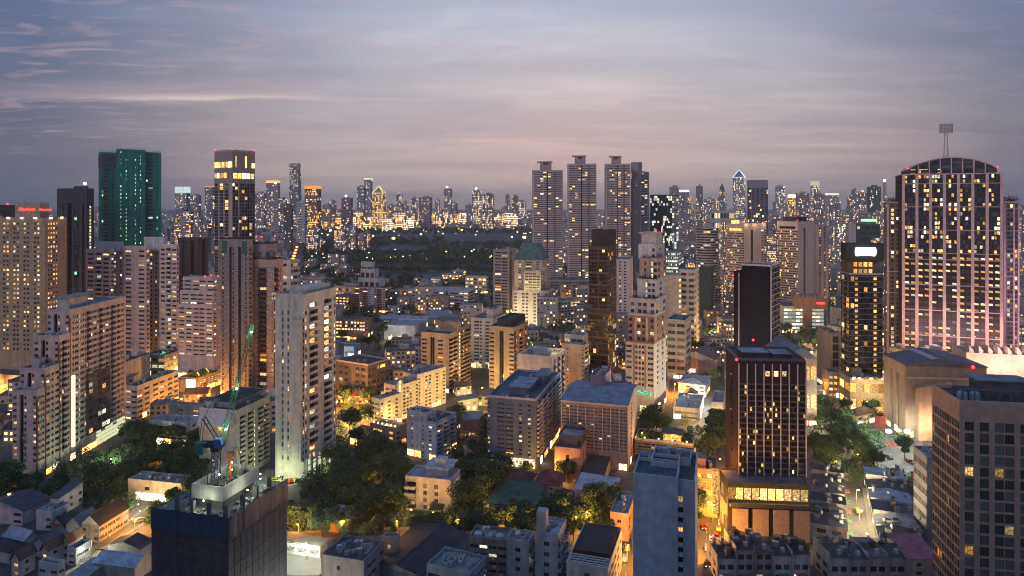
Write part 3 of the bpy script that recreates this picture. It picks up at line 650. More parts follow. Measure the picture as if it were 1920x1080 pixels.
B = b.blocks[3]; mb = MB(); mb.box(4, 3, B['zt'], 18, 9, B['zt'] + 5.5); mb.box(3, 2, B['zt'] + 5.5, 21, 10, B['zt'] + 6.2, 1); b.part('lift_room', mb, [wallmat((.5, .46, .45)), roofmat((.2, .26, .28))], 3)
mb = MB(); mb.box(B['LR'] * .02, -1.0, 6.5, B['LR'] * .055, -.02, 40); b.part('stair_strip', mb, glowmat((1, .96, .62), 1.25), 3)
mb = MB(); mb.box(12, -1.15, 8, 30, -.01, 38); b.part('dark_bay', mb, wallmat((.09, .07, .08)), 3)
mb = MB(); 
for j in range(9):
    for k in range(5): mb.box(12.6 + k * 3.5, -1.25, 9 + j * 3.2, 15.2 + k * 3.5, -1.16, 11 + j * 3.2, 1 if rnd.random() < .18 else 0)
b.part('window_rows', mb, [TINTB, litmat('mixed', 1.1)], 3, kind='stuff')
mb = MB()
for j in range(4):
    for k in range(7): mb.box(20 + k * 3.4, -.9 - .0, 1.0 + j * 1.9, 23 + k * 3.4, -.03, 2.2 + j * 1.9)
b.part('lit_carpark', mb, glowmat((.92, 1, .58), .8), 3)
# --- low white block behind it
b = Bld('apartment_block', 'low cream apartment block with a dark flat roof and ribbon windows', 'apartment block', 'the low cream ribbon-windowed block')
b.block(257, 380, 234, 335, 8, 727, CREAM, ('WW', 6, dict(lit=.35, wh=.42)), ('W,W.W,W.W,W', 6, dict(lit=.1, wh=.45)), lit='mixed', clutter=4, roof=(.03, .035, .045))
# --- grey block behind the crane
b = Bld('apartment_block', 'pale grey mid-rise block with a dark pitched-edge roof behind the crane', 'apartment block', 'the pale grey block behind the crane')
b.block(444, 296, 374, 506, 14, 772, (.47, .45, .42), None, ('.b.b,s.b,b,', 12, dict(lit=.16, wh=.5, base=2, top=2.5, proj=.7)), lit='mixed', roof=(.03, .045, .055), clutter=4, glass=TINTB, parapet=.6)
b.block(438, 301, 382, 500, 14, 757, (.3, .3, .3), None, None, zb=b.blocks[0]['zt'], clutter=0, foot=False, roof=(.02, .03, .04), parapet=.3)
B = b.blocks[0]; mb = MB(); mb.extr_y([(-.02, B['zt'] - 6), (-.02, B['zt'] - .1), (-3.2, B['zt'] - 6)], 1, B['LL'] - 1); b.part('sloping_skylight', mb, plain((.36, .37, .40), .5), 0)
mb = MB(); mb.box(-.25, B['LL'] * .35, B['zt'] - 9, -.03, B['LL'] * .5, B['zt'] - 7); b.part('lit_window', mb, litmat('gold', 1.6), 0)
# --- pale slab tower in the middle
b = Bld('apartment_tower', 'pale concrete slab tower with two window columns and stacked balconies', 'apartment tower', 'the pale concrete slab tower')
b.block(571, 296, 516, 630, 15, 556, (.52, .50, .47), ('..n.n....n', 22, dict(lit=.12, wh=.62, sill=.22, base=8, top=6)), ('n,b.,b,n', 22, dict(lit=.36, wh=.6, base=8, top=3, proj=.9)), lit='mixed', ls=1.1, clutter=5, trim=(.46, .45, .44), roof=(.22, .27, .31), streak=.4)
B = b.blocks[0]; mb = MB(); mb.box(-1.4, .8, 9, -.02, 5.4, B['zt'] - 10); b.part('wall_panel', mb, wallmat((.52, .50, .47), streak=.4), 0)
mb = MB(); mb.box(2, 2, B['zt'] + .06, B['LR'] - 2, B['LL'] * .6, B['zt'] + 3.2, 0); b.part('lift_room', mb, [wallmat((.5, .5, .48))], 0)
mb = MB()
for t in range(6): mb.box(.2 + t * B['LR'] / 6.2, -.9, 0, .2 + t * B['LR'] / 6.2 + .9, -.02, 10.5)
b.part('colonnade', mb, wallmat((.4, .42, .46)), 0)
mb = MB()
for j in range(3):
    for t in range(5): mb.box(1.4 + t * B['LR'] / 6.2, -.4, .6 + j * 3, .2 + (t + .9) * B['LR'] / 6.2, -.05, 2.8 + j * 3)
b.part('lit_carpark', mb, glowmat((.95, 1, .62), .7), 0)
LAMPSPOT.append((b.at(0, -7, 8, 4.5), (.95, 1, .6), 160)); LAMPSPOT.append((b.at(0, 8, -7, 4.5), (.95, 1, .6), 260))
# --- building site with the crane
b = Bld('building_site', 'unfinished block wrapped in dark netting with a pale formwork core on top', 'building site', 'the netted building site')
netm = wallmat((.085, .085, .10), streak=.55)
b.block(428, 177, 284, 538, 15, 979, DARK, None, None, wallm=netm, clutter=0, parapet=0, roof=(.16, .17, .16))
B = b.blocks[0]; zt = B['zt']; LR_, LL_ = B['LR'], B['LL']
mb = MB()
for j in range(10):
    mb.box(-.12, 0, zt - 3 - j * 3.3, -.02, LL_, zt - 2.8 - j * 3.3); mb.box(0, -.12, zt - 3 - j * 3.3, LR_, -.02, zt - 2.8 - j * 3.3)
for j in range(11): mb.box(-.14, LL_ * j / 10.5, 0, -.02, LL_ * j / 10.5 + .1, zt); mb.box(LR_ * j / 10.5, -.14, 0, LR_ * j / 10.5 + .1, -.02, zt)
b.part('scaffold_frame', mb, plain((.10, .10, .11)), 0)
def tarp():
    mb = MB(); n = 26; r = b.rs
    for (ax, L) in (('y', LL_), ('x', LR_)):
        pr = [(L * i / n, r.uniform(.15, .5), zt - 4.2 - r.uniform(0, .6), zt + 1.3 + r.uniform(-.25, .2)) for i in range(n + 1)]
        for p, q in zip(pr, pr[1:]):
            f = (lambda u, nn_, z: (-nn_, u, z)) if ax == 'y' else (lambda u, nn_, z: (u, -nn_, z))
            mb.quad(f(p[0], p[1] + .15, p[2]), f(q[0], q[1] + .15, q[2]), f(q[0], q[1], q[3]), f(p[0], p[1], p[3]))
            mb.quad(f(p[0], p[1] - .05, p[3] - .02), f(q[0], q[1] - .05, q[3] - .02), f(q[0], -.1, zt + .3), f(p[0], -.1, zt + .3))
    return mb
b.part('blue_tarpaulin', tarp(), plain((.02, .06, .11), .5), 0)
for (x, y) in ((1.5, 2), (1.5, 7), (1.5, 12), (1.5, 17), (8, 1.5), (14, 1.5), (20, 1.5), (6, 16)):
    mb = MB(); mb.box(x, y, zt + .05, x + .9, y + .9, zt + 3.4); [mb.tube((x + .15 + .6 * i, y + .15 + .6 * j, zt + 3.4), (x + .15 + .6 * i, y + .15 + .6 * j, zt + 4.6), .04) for i in (0, 1) for j in (0, 1)]; b.part('column_stub', mb, wallmat((.10, .10, .11)), 0)
cx0, cy0, cx1, cy1 = 5.0, 5.5, 20.5, 15.5; cz0, cz1 = zt + 2.6, zt + 6.4
mb = MB(); mb.box(cx0 + 1.2, cy0 + 1.2, zt, cx1 - 1.2, cy1 - 1.2, cz0 + .6); b.part('concrete_core', mb, wallmat((.12, .12, .12)), 0)
mb = MB()
for (x0, y0, x1, y1) in ((cx0, cy0, cx1, cy0 + .3), (cx0, cy1 - .3, cx1, cy1), (cx0, cy0 + .3, cx0 + .3, cy1 - .3), (cx1 - .3, cy0 + .3, cx1, cy1 - .3)): mb.box(x0, y0, cz0, x1, y1, cz1)
mb.box(cx0 + .3, cy0 + .3, cz0 + .5, cx1 - .3, cy1 - .3, cz0 + .8); b.part('formwork_screen', mb, wallmat((.50, .49, .46), streak=.35), 0)
mb = MB(); r = b.rs
for _ in range(90):
    x, y = r.uniform(cx0 + .6, cx1 - .6), r.uniform(cy0 + .6, cy1 - .6); mb.tube((x, y, cz0 + .8), (x + r.uniform(-.2, .2), y, cz1 + r.uniform(-.6, 1.9)), .05)
for _ in range(26):
    x, y = r.uniform(cx0 + .6, cx1 - 2), r.uniform(cy0 + .6, cy1 - 1.5); mb.box(x, y, cz0 + .8, x + r.uniform(.5, 2), y + r.uniform(.3, 1.4), cz0 + .8 + r.uniform(.5, 2.6), 1)
b.part('reinforcement', mb, [plain((.10, .12, .09)), plain((.12, .15, .14))], 0, kind='stuff')
mb = MB()
for _ in range(110):
    x, y = r.uniform(.8, LR_ - 2.5), r.uniform(.8, LL_ - 2)
    if cx0 - 1 < x < cx1 and cy0 - 1 < y < cy1: continue
    w, d, h = r.uniform(.3, 2.4), r.uniform(.2, 1.2), r.uniform(.1, 1.0); mb.box(x, y, zt + .05, x + w, y + d, zt + .05 + h, r.choice((0, 0, 1, 2)))
b.part('stacked_formwork', mb, [plain((.22, .20, .16)), plain((.12, .16, .17)), plain((.4, .38, .32))], 0, kind='stuff')
for (x, y, z, e) in ((3, 10, zt + 3.2, 90), (12, 3, zt + 3.2, 90), (22, 6, zt + 3.5, 110), (16, 11, cz1 + 2.2, 120), (8, 9, cz1 + 2.0, 90), (24, 14, zt + 3, 110)): LAMPSPOT.append((b.at(0, x, y, z), (.93, 1, .70), e))
SITE = b
LAMPSPOT.append((b.at(0, LR_ * .8, -7, 6), (.95, 1, .75), 900)); LAMPSPOT.append((b.at(0, LR_ * .35, -9, 6), (.95, 1, .75), 700))
# --- luffing crane on the core
cxw, cyw, _ = b.at(0, 9.0, 10.8, 0); cb = cz0 + .8
cr = thing('tower_crane', 'luffing tower crane with a long green jib above the netted building site', 'crane', (cxw, cyw, cb))
def lattice(mb, p, q, w0, w1, n, r=.09):
    p, q = Vector(p), Vector(q); d = (q - p).normalized(); a = d.cross(Vector((0, 1, 0))).normalized(); c = d.cross(a)
    cor = lambda t, i: p + (q - p) * t + (a * (1, 1, -1, -1)[i] + c * (1, -1, -1, 1)[i]) * ((w0 + (w1 - w0) * t) / 2)
    for i in range(4): mb.tube(cor(0, i), cor(1, i), r)
    for k in range(n):
        for i in range(4): mb.tube(cor(k / n, i), cor((k + 1) / n, (i + 1) % 4), r * .6); mb.tube(cor(k / n, i), cor(k / n, (i + 1) % 4), r * .5)
cblue = plain((.015, .022, .07), .4); cgreen = plain((.015, .10, .055), .4); cteal = plain((.01, .13, .12), .45)
mb = MB(); lattice(mb, (0, 0, 0), (0, 0, 11), 1.7, 1.7, 8, .13); mb.build('mast', cblue, cr)
mb = MB(); mb.cyl(0, 0, 11, 12.2, 1.5, 1.5, 14); mb.box(-5.2, -1.2, 12.2, 2.2, 1.2, 12.7); [mb.box(-4.8, s_ * 1.2 - .05, 12.7, 1.8, s_ * 1.2 + .05, 13.4) for s_ in (-1, 1)]; mb.build('slewing_deck', cblue, cr)
mb = MB(); mb.box(-5.4, -1.3, 10.6, -3.0, 1.3, 13.2); mb.box(-5.1, -1.1, 10.1, -3.2, 1.1, 10.6); mb.build('counterweight', cteal, cr)
mb = MB(); mb.extr_y([(.4, 12.7), (2.3, 12.7), (2.6, 13.6), (2.1, 15.0), (.4, 15.0)], -2.6, -1.25); mb.build('cab', [plain((.05, .12, .3), .3)], cr)
mb = MB(); 
for s_ in (-.9, .9): mb.tube((1.2, s_, 12.7), (-3.4, s_, 20.2), .16); mb.tube((-4.4, s_, 12.7), (-3.4, s_, 20.2), .11)
[mb.tube((-.34 - k, -.9, 15.2 + k * 1.63), (-.34 - k, .9, 15.2 + k * 1.63), .08) for k in range(4)]; mb.build('a_frame', plain((.02, .05, .06), .4), cr)
JT = Vector((10.2, 0, 46)); mb = MB(); lattice(mb, (1.6, 0, 13), JT, 1.5, .8, 20, .078); mb.build('jib', cgreen, cr)
mb = MB(); mb.tube((-3.4, .3, 20.2), JT, .05); mb.tube((-3.4, -.3, 20.2), JT, .05); mb.tube((-4.2, .6, 13.2), (-3.4, .6, 20.2), .05); mb.tube(JT, (JT.x + .05, 0, 38), .05); mb.box(JT.x - .25, -.25, 37, JT.x + .3, .25, 38); mb.build('hoist_cable', plain((.05, .05, .05)), cr)
for t in (.12, .46, .93):
    p = Vector((1.6, 0, 13)).lerp(JT, t); mb = MB(); mb.box(p.x + .2, p.y - .9, p.z, p.x + .7, p.y - .5, p.z + .4); mb.build('jib_light', glowmat((.75, 1, .8), 9.0), cr)
    LAMPSPOT.append(((cxw + p.x + .6, cyw + p.y - 1.6, cb + p.z + .3), (.6, 1, .7), 170))
mb = MB(); mb.cyl(2.6, 3.2, 0, 9, .35, .3, 8); mb.box(1.9, 2.5, 8.2, 3.4, 4, 9.4); mb.tube((2.6, 3.2, 9), (4.6, 3.0, 11), .2); mb.tube((4.6, 3.0, 11), (5.4, 2.8, 8.8), .16); o = mb.build('concrete_placing_boom', plain((.32, .10, .03), .5)); o.location = (cxw, cyw, cb); tag(o, 'orange concrete boom lit up beside the crane mast', 'machine')
LAMPSPOT.append(((cxw + 3.6, cyw + 2.0, cb + 5), (1, .6, .2), 60))
# --- long netted site yard wall
b = Bld('site_fence', 'tall green sheet fence around the lit yard beside the building site', 'fence')
b.block(601, 212, 598, 628, 12, 1046, (.02, .16, .09), None, None, LL=.4, ht=5, roofed=False, foot=False)
mb = MB(); 
for k in range(16): mb.box(b.blocks[0]['LR'] * k / 16, -.12, 0, b.blocks[0]['LR'] * k / 16 + .12, -.01, 5)
b.part('fence_post', mb, plain((.03, .2, .12)), 0)
# ================================================================== CENTRE
# --- cream condominium turned to the street, three steps
b = Bld('condominium', 'cream condominium in three steps with an arched window and yellow-lit corner', 'apartment block', 'the cream stepped condominium')
oc = dict(lit=.16, wh=.5, base=2)
b.block(713, 364, 697, None, 36, 752, CREAM, ('wW', 5, oc), ('w.w.w.', 6, oc), LR=16, lit='warm', clutter=3, roof=(.26, .29, .33))
b.block(745, 379, 720, None, 36, 727, CREAM, ('ww', 7, oc), ('n.www.w', 8, oc), LR=17, lit='warm', clutter=4, roof=(.26, .29, .33))
b.block(782, 394, 755, 836, 36, 706, CREAM, ('ww', 8, oc), ('w.ww.w.w', 9, oc), lit='warm', clutter=5, roof=(.26, .29, .33))
B = b.blocks[1]; mb = MB(); mb.box(1.0, -.5, 1, 2.4, -.02, 22); b.part('stair_strip', mb, litmat('gold', 1.5), 1)
mb = MB(); mb.extr_y([(0, B['zt']), (4, B['zt']), (4, B['zt'] + 2)] + [(2 + 2 * math.cos(R(t)), B['zt'] + 2 + 2 * math.sin(R(t))) for t in range(15, 180, 15)] + [(0, B['zt'] + 2)], -.2, .6); b.part('arched_gable', mb, wallmat(CREAM), 1)
LAMPSPOT.append((b.at(0, -2, 8, 5), (1, .62, .15), 1200)); LAMPSPOT.append((b.at(0, 6, -4, 7), (1, .66, .2), 600))
# --- white slab in front of it
b = Bld('apartment_block', 'small white apartment slab with a dark roof terrace in front of the cream condominium', 'apartment block', 'the small white slab')
b.block(818, 320, 763, 856, 28, 796, (.60, .60, .62), ('.n..n.w.', 8, dict(lit=.5, wh=.38)), (',b,b,b,', 8, dict(lit=.1, wh=.5, proj=.6)), lit='mixed', ls=1.1, clutter=3, roof=(.04, .05, .06), trim=(.4, .41, .45))
b.block(800, 326, 763, None, 28, 778, (.55, .55, .57), (',w.w,', 1, dict(lit=.9, wh=.5)), None, LR=8, zb=b.blocks[0]['zt'], lit='gold', clutter=2, foot=False)
# --- terrace lounge left of it
b = Bld('garden_restaurant', 'low pavilion with a string of golden roof lamps below the cream condominium', 'restaurant')
b.block(742, 338, 694, 762, 30, 806, (.36, .28, .26), (',W.w,', 3, dict(lit=.5)), ('w.', 3, dict(lit=.2)), lit='gold', clutter=0)
B = b.blocks[0]
for k in range(6): mb = MB(); mb.ball((.6, B['LL'] * (k + .3) / 6, B['zt'] + 1.5), .42, 0); mb.cyl(.6, B['LL'] * (k + .3) / 6, B['zt'], B['zt'] + 1.1, .06, .06, 5, 1); b.part('roof_lamp', mb, [glowmat((1, .72, .25), 6.0), plain((.1, .1, .1))], 0)
LAMPSPOT.append((b.at(0, 3, B['LL'] * .5, B['zt'] + 2.5), (1, .62, .18), 500))
# --- blue-grey block
b = Bld('apartment_block', 'blue-grey apartment block with lit ribbon windows and striped balcony side', 'apartment block', 'the blue-grey block')
b.block(1005, 308, 914, 1050, 16, 752, BLUEG, ('n,.WW.w.w.', 12, dict(lit=.22, wh=.42, base=6, top=1.5)), (',b,b,b,b,b', 12, dict(lit=.12, wh=.5, base=6, top=1.2, proj=1.0)), lit='warm', ls=1.2, clutter=6, roof=(.07, .10, .14), trim=(.42, .41, .43), glass=TINTB)
B = b.blocks[0]; mb = MB(); mb.box(-.5, .5, 1.2, -.03, B['LL'] - .8, 5.2); b.part('lit_lobby', mb, litmat('mixed', 1.4), 0)
mb = MB(); mb.box(8, 6, B['zt'] + .06, 24, 14, B['zt'] + 3.4, 0); mb.box(7, 5, B['zt'] + 3.4, 26, 15, B['zt'] + 3.9, 1); mb.box(28, 3, B['zt'] + .06, 44, 8, B['zt'] + 4.5, 0); b.part('lift_room', mb, [wallmat((.16, .19, .24)), roofmat((.25, .3, .36))], 0)
# --- mauve hotel with white fins
b = Bld('hotel', 'mauve hotel block with thin white upright fins and a blue metal roof', 'hotel', 'the mauve finned hotel')
b.block(1177, 308, 1053, 1195, 17, 764, MAUVE, ('wwwwwwwwwwwwwwww', 13, dict(lit=.05, wh=.5, fill={'w': .84}, base=8, top=1.0, ac=.02, fins=(8, .35, .5))), ('.n..', 12, dict(lit=.05)), trim=(.56, .52, .52), glass=TINTC, clutter=0, roof=(.22, .28, .34))
B = b.blocks[0]; z = B['zt']; mb = MB(); mb.extr_y([(-.6, z + 1), (B['LR'] * .5, z + 3.6), (B['LR'] + .6, z + 1)], -.5, B['LL'] + .5); b.part('metal_roof', mb, roofmat((.21, .25, .29)), 0)
b.block(1088, 296, 1040, 1099, 17, 846, (.30, .20, .20), (',.n.,', 2, dict(lit=.3)), ('.n.', 2, {}), clutter=0)
b.block(1090, 299, 1047, 1099, 17, 822, (.10, .10, .12), ('ggggg', 1, dict(lit=0)), ('ggg', 1, dict(lit=0)), zb=b.blocks[1]['zt'], clutter=0, roof=(.34, .36, .40), foot=False)
b.block(1134, 335, 1107, 1146, 20, 708, (.32, .22, .26), None, None, clutter=2, zb=24)
# --- brown balcony towers
b = Bld('apartment_tower', 'brown apartment tower with curved lit balconies and a tall stair core', 'apartment tower', 'the brown curved-balcony tower')
ob_ = dict(lit=.05, wh=.42, sill=.1, top=2.0)
b.block(842, 436, 790, 858, 22, 629, (.42, .31, .23), ('W.dd.W..', 13, ob_), ('bb', 13, dict(lit=.06, top=2, proj=.7)), glass=TINTD, clutter=0, roof=(.03, .09, .08))
b.block(858, 447, 826, 864, 22, 607, (.38, .28, .22), None, (',s', 16, dict(top=6)), clutter=1)
b.block(862, 452, 850, 880, 22, 618, (.42, .31, .23), None, ('bbb', 14, dict(lit=.3, proj=1.4, top=1)), glass=TINTD, lit='gold', clutter=0, roof=(.03, .07, .07))
b = Bld('apartment_tower', 'brown apartment tower with a dark slot down its front and notched balconies', 'apartment tower', 'the brown slotted tower')
b.block(964, 438, 917, 990, 22, 617, (.42, .31, .22), ('W..dd..W', 14, ob_), ('gn.b.gn', 14, dict(lit=.14, top=1.5, proj=.6)), glass=TINTD, clutter=2, roof=(.03, .10, .09))
b.block(958, 446, 932, 985, 22, 602, (.06, .07, .08), None, None, zb=b.blocks[0]['zt'], clutter=0, roof=(.02, .03, .04), foot=False)
b = Bld('apartment_tower', 'pale grey tower with square blue windows behind the brown slotted tower', 'apartment tower', 'the pale grey square-windowed tower')
b.block(925, 500, 883, 948, 18, 600, (.50, .49, .47), ('.Ww.W.', 14, dict(lit=.08, wh=.5)), ('n.n.', 14, dict(lit=.4)), lit='stair', clutter=4, glass=TINTB)
b.block(925, 506, 913, 942, 18, 583, (.5, .47, .45), None, None, zb=b.blocks[0]['zt'], clutter=2, foot=False)
# --- pink-topped blocks behind the blue-grey one
b = Bld('apartment_block', 'peach apartment block with a terrace roof and a bright roof lamp', 'apartment block', 'the peach terrace block')
b.block(1035, 372, 970, 1060, 24, 672, PINKW, ('..,.', 10, {}), ('.b.b.b.', 11, dict(lit=.12, proj=.8)), clutter=4, roof=(.10, .15, .17))
B = b.blocks[0]; mb = MB(); mb.box(3, 4, B['zt'], 9, 12, B['zt'] + 4); b.part('lift_room', mb, wallmat((.4, .4, .42)), 0); LAMPSPOT.append((b.at(0, 14, 4, B['zt'] + 4), (1, .75, .3), 500))
b = Bld('apartment_block', 'beige slab with small shelf balconies beside the dark banded tower', 'apartment block', 'the beige shelf-balcony slab')
b.block(1095, 408, 1054, 1104, 24, 650, BEIGE, ('.n...n', 14, dict(lit=.06, wh=.3, band=(.2, .1, 1))), ('n', 14, {}), clutter=3, glass=TINTB)
b.block(1094, 414, 1058, 1103, 24, 632, (.36, .37, .37), ('WWW', 1, dict(lit=.2)), None, zb=b.blocks[0]['zt'], clutter=2, foot=False)
# --- dark banded glass tower
b = Bld('office_tower', 'dark glass tower with copper bands and an amber reflecting side', 'tower', 'the dark copper-banded tower')
og = dict(lit=.05, base=3, top=.5)
b.block(1140, 478, 1101, 1156, 26, 590, (.08, .055, .045), ('ggggggg', 10, dict(og, band=(1.6, .2, 3))), ('ggggg', 10, dict(og, lit=.28)), glass=TINTD, trim=(.085, .06, .05), lit='gold', clutter=0)
b.block(1140, 480, 1104, 1156, 26, 465, (.08, .055, .045), ('ggg,ggg', 15, dict(og, band=(1.6, .2, 3))), ('ggggg', 15, dict(og, lit=.08)), zb=b.blocks[0]['zt'], glass=TINTD, trim=(.085, .06, .05), lit='gold', clutter=0, foot=False)
b.block(1139, 482, 1109, 1155, 26, 433, (.05, .045, .055), None, None, zb=b.blocks[1]['zt'], clutter=2, foot=False)
LAMPSPOT.append((b.at(0, 12, -7, 10), (1, .42, .06), 700))
# --- red and white stepped condominium
b = Bld('condominium', 'slender red and white condominium climbing in planted steps', 'apartment tower', 'the red and white stepped condominium')
o1 = dict(lit=.12, wh=.52, top=.8)
b.block(1226, 394, 1173, 1249, 28, 646, (.55, .48, .43), ('W,pwwwp,W', 8, dict(o1, base=14, pier=.25)), ('.w.w.', 8, dict(o1, base=14)), lit='warm', clutter=0, trim=REDB, frame=(.6, .58, .55))
b.block(1227, 396, 1178, 1249, 28, 594, (.32, .19, .15), ('w,pwwp,w', 4, dict(o1, pier=.25)), ('.w.w.', 4, o1), trim=(.52, .46, .43), frame=(.6, .58, .55), zb=b.blocks[0]['zt'] + .1, clutter=0, foot=False)
b.block(1228, 398, 1181, 1249, 28, 564, (.50, .45, .43), ('w,ww,w', 2, o1), ('w.w', 2, o1), zb=b.blocks[1]['zt'] + .1, clutter=0, foot=False)
b.block(1229, 402, 1195, 1248, 28, 527, (.52, .50, .50), ('..sww', 3, o1), ('.w.', 3, o1), zb=b.blocks[2]['zt'] + .1, clutter=0, foot=False)
b.block(1233, 406, 1199, 1249, 28, 487, (.42, .30, .27), ('.n.sw', 3, o1), ('w.w', 3, o1), zb=b.blocks[3]['zt'] + .1, clutter=0, foot=False)
b.block(1229, 408, 1197, 1246, 28, 461, (.56, .52, .53), ('..n', 2, o1), ('.n.', 2, o1), zb=b.blocks[4]['zt'] + .1, clutter=0, foot=False)
b.block(1230, 410, 1203, 1242, 28, 441, (.56, .53, .54), None, None, zb=b.blocks[5]['zt'] + .1, clutter=0, foot=False)
B = b.blocks[6]; mb = MB(); mb.box(-1.5, -2, B['zt'] + 1.0, B['LR'] + 2, B['LL'] + 2, B['zt'] + 1.6); b.part('roof_slab', mb, wallmat((.5, .42, .44)), 6); b.redlamps(6, [(0, 0, B['zt'] + 1.6), (B['LR'], 0, B['zt'] + 1.6)], .55)
for i, j in ((2, 0), (3, 0), (4, 0)): B = b.blocks[i]; plantrow(b, i, .3, .3, 6, B['LL'] - .5, B['zt'], 26, 2.0)
B = b.blocks[0]; mb = MB(); mb.box(-.6, 1, 10, -.05, B['LL'] - 1, 12.2); b.part('pool_terrace', mb, litmat('teal', .5), 0)
# --- grid block with the roof garden
b = Bld('hotel', 'low glass-grid hotel with a planted roof terrace and lit bedrooms', 'hotel', 'the low glass-grid hotel')
b.block(1300, 318, 1190, 1348, 18, 836, (.22, .21, .20), ('WWWWWWW', 5, dict(lit=.28, wh=.72, sill=.14, fill={'W': .92})), ('WWW', 5, dict(lit=.3)), lit='gold', ls=1.1, clutter=0, trim=(.5, .5, .48), glass=TINTB, roof=(.12, .12, .12))
B = b.blocks[0]; plantrow(b, 0, 1, 1, B['LR'] - 2, B['LL'] - 1, B['zt'], 70, 2.4)
mb = MB(); mb.box(4, 6, B['zt'], 12, 14, B['zt'] + 3); mb.box(3, 5, B['zt'] + 3, 13, 15, B['zt'] + 3.4, 1); b.part('roof_pavilion', mb, [litmat('gold', 1.2), roofmat((.1, .1, .1))], 0)
for k in range(5): mb = MB(); mb.ball((.8, 3 + k * 6.5, B['zt'] + 1.3), .38, 0); mb.cyl(.8, 3 + k * 6.5, B['zt'], B['zt'] + 1, .06, .06, 5, 1); b.part('roof_lamp', mb, [glowmat((1, .75, .25), 6.0), plain((.1, .1, .1))], 0)
LAMPSPOT.append((b.at(0, 2, 10, B['zt'] + 3), (1, .66, .2), 350)); LAMPSPOT.append((b.at(0, 2, 24, B['zt'] + 3), (1, .66, .2), 350))
# --- amber glass atrium by the street
b = Bld('office_building', 'glass-fronted building lit amber along its street side behind the blank white tower', 'office building', 'the amber glass-fronted building')
b.block(1345, 262, 1296, 1352, 16, 886, (.30, .20, .14), ('ggggg', 6, dict(lit=.35, base=4)), ('l', 6, {}), lit='gold', ls=1.2, clutter=3, glass=TINTC, roof=(.08, .07, .08))
B = b.blocks[0]; mb = MB(); mb.box(-.6, -.4, 2, 1.2, 1.8, B['zt'] + 1); b.part('lit_corner_fin', mb, litmat('gold', 1.8), 0)
# --- blank white tower in front
b = Bld('apartment_tower', 'windowless white tower wall with a column of small balconies along one edge', 'apartment tower', 'the blank white tower')
b.block(1270, 172, 1187, 1275, 17, 903, (.46, .49, .53), ('..,..', 18, dict(band=(.07, .03, 1), ac=0)), None, clutter=0, roof=(.05, .09, .10), trim=(.42, .45, .5), streak=.22)  # blue of the shade is put into these wall colours
b.block(1303, 174, 1268, 1308, 17, 909, (.46, .48, .52), ('b...', 18, dict(lit=.15, top=3, proj=1.1)), None, clutter=0, roof=(.04, .07, .08), lit='gold', streak=.25)
b.block(1273, 180, 1220, None, 17, 876, (.44, .47, .50), None, None, LR=6, zb=b.blocks[0]['zt'], clutter=0, roof=(.04, .04, .05), foot=False)
b.block(1295, 186, 1224, None, 17, 866, (.44, .48, .50), None, None, LR=7, zb=b.blocks[0]['zt'] - 2, clutter=1, roof=(.05, .12, .13), foot=False)
b.block(1240, 184, 1193, None, 17, 880, (.40, .44, .47), None, None, LR=9, zb=b.blocks[0]['zt'], clutter=1, roof=(.03, .08, .09), foot=False)
# --- white villa block with balconies
b = Bld('villa_block', 'small cream villa block of four floors with balconies among the trees', 'apartment block', 'the small cream villa block')
b.block(845, 266, 760, 863, 14, 905, (.58, .52, .44), ('b.w.w..', 4, dict(lit=.12, wh=.6, sill=.15, proj=1.6)), ('.n.n.', 4, {}), lit='gold', clutter=0, roof=(.36, .36, .36))
B = b.blocks[0]; mb = MB(); mb.box(5, 3, B['zt'] + .06, 14, 12, B['zt'] + 3.2); mb.box(7, 5, B['zt'] + 3.2, 11, 9, B['zt'] + 6); mb.box(4, 2, B['zt'] + 3.2, 15, 13, B['zt'] + 3.5, 1); b.part('penthouse', mb, [wallmat((.5, .5, .49)), roofmat((.45, .46, .47))], 0); b.nw += 0
LAMPSPOT.append((b.at(0, -6, 5, 2.5), (1, .66, .22), 700)); LAMPSPOT.append((b.at(0, -6, 14, 2.5), (1, .66, .22), 500))
# ================================================================== RIGHT
# --- dark hotel with white ribs
b = Bld('hotel_tower', 'black hotel tower ruled with thin pale ribs above a glowing restaurant terrace', 'hotel', 'the black ribbed hotel')
b.block(1385, 250, 1360, 1511, 95, 676, (.045, .035, .045), ('.n.', 16, dict(lit=.05, base=26, top=6)), ('nnn' * 8, 16, dict(lit=.10, wh=.62, sill=.2, base=22, top=8.5, fill={'n': .66}, band=(.55, .12, 1), rec=.12, ac=0)), lit='gold', ls=1.6, glass=TINTD, trim=(.11, .10, .12), clutter=0, roof=(.06, .06, .07), frame=(.02, .02, .02))
B = b.blocks[0]; mb = MB(); 
for k in range(9): mb.box(B['LR'] * k / 8 - .15, -.6, 21.5, B['LR'] * k / 8 + .15, -.02, B['zt'] - 1)
b.part('pale_rib', mb, plain((.62, .52, .54)), 0)
mb = MB(); mb.box(2, 3, B['zt'] + .06, 12, 12, B['zt'] + 2.4, 0, mt=1); mb.box(13, 3, B['zt'] + .06, 20, 12, B['zt'] + 2.0, 0, mt=1); b.part('plant_room', mb, [wallmat((.05, .05, .06)), roofmat((.30, .31, .35))], 0)
LAMPSPOT.append((b.at(0, -5, 8, 24), (1, .34, .05), 700)); b.redlamps(0, [(-.5, 1, B['zt'] - 1), (8.5, 13, B['zt'] + 4), (B['LR'], 1, B['zt'] - .5)], .45)
for k in (3, 4, 5): mb = MB(); mb.box(B['LR'] * (k + .2) / 8, -.2, B['zt'] - 5.5, B['LR'] * (k + .7) / 8, -.03, B['zt'] - 3.6); b.part('lit_window', mb, litmat('warm', 1.6), 0)
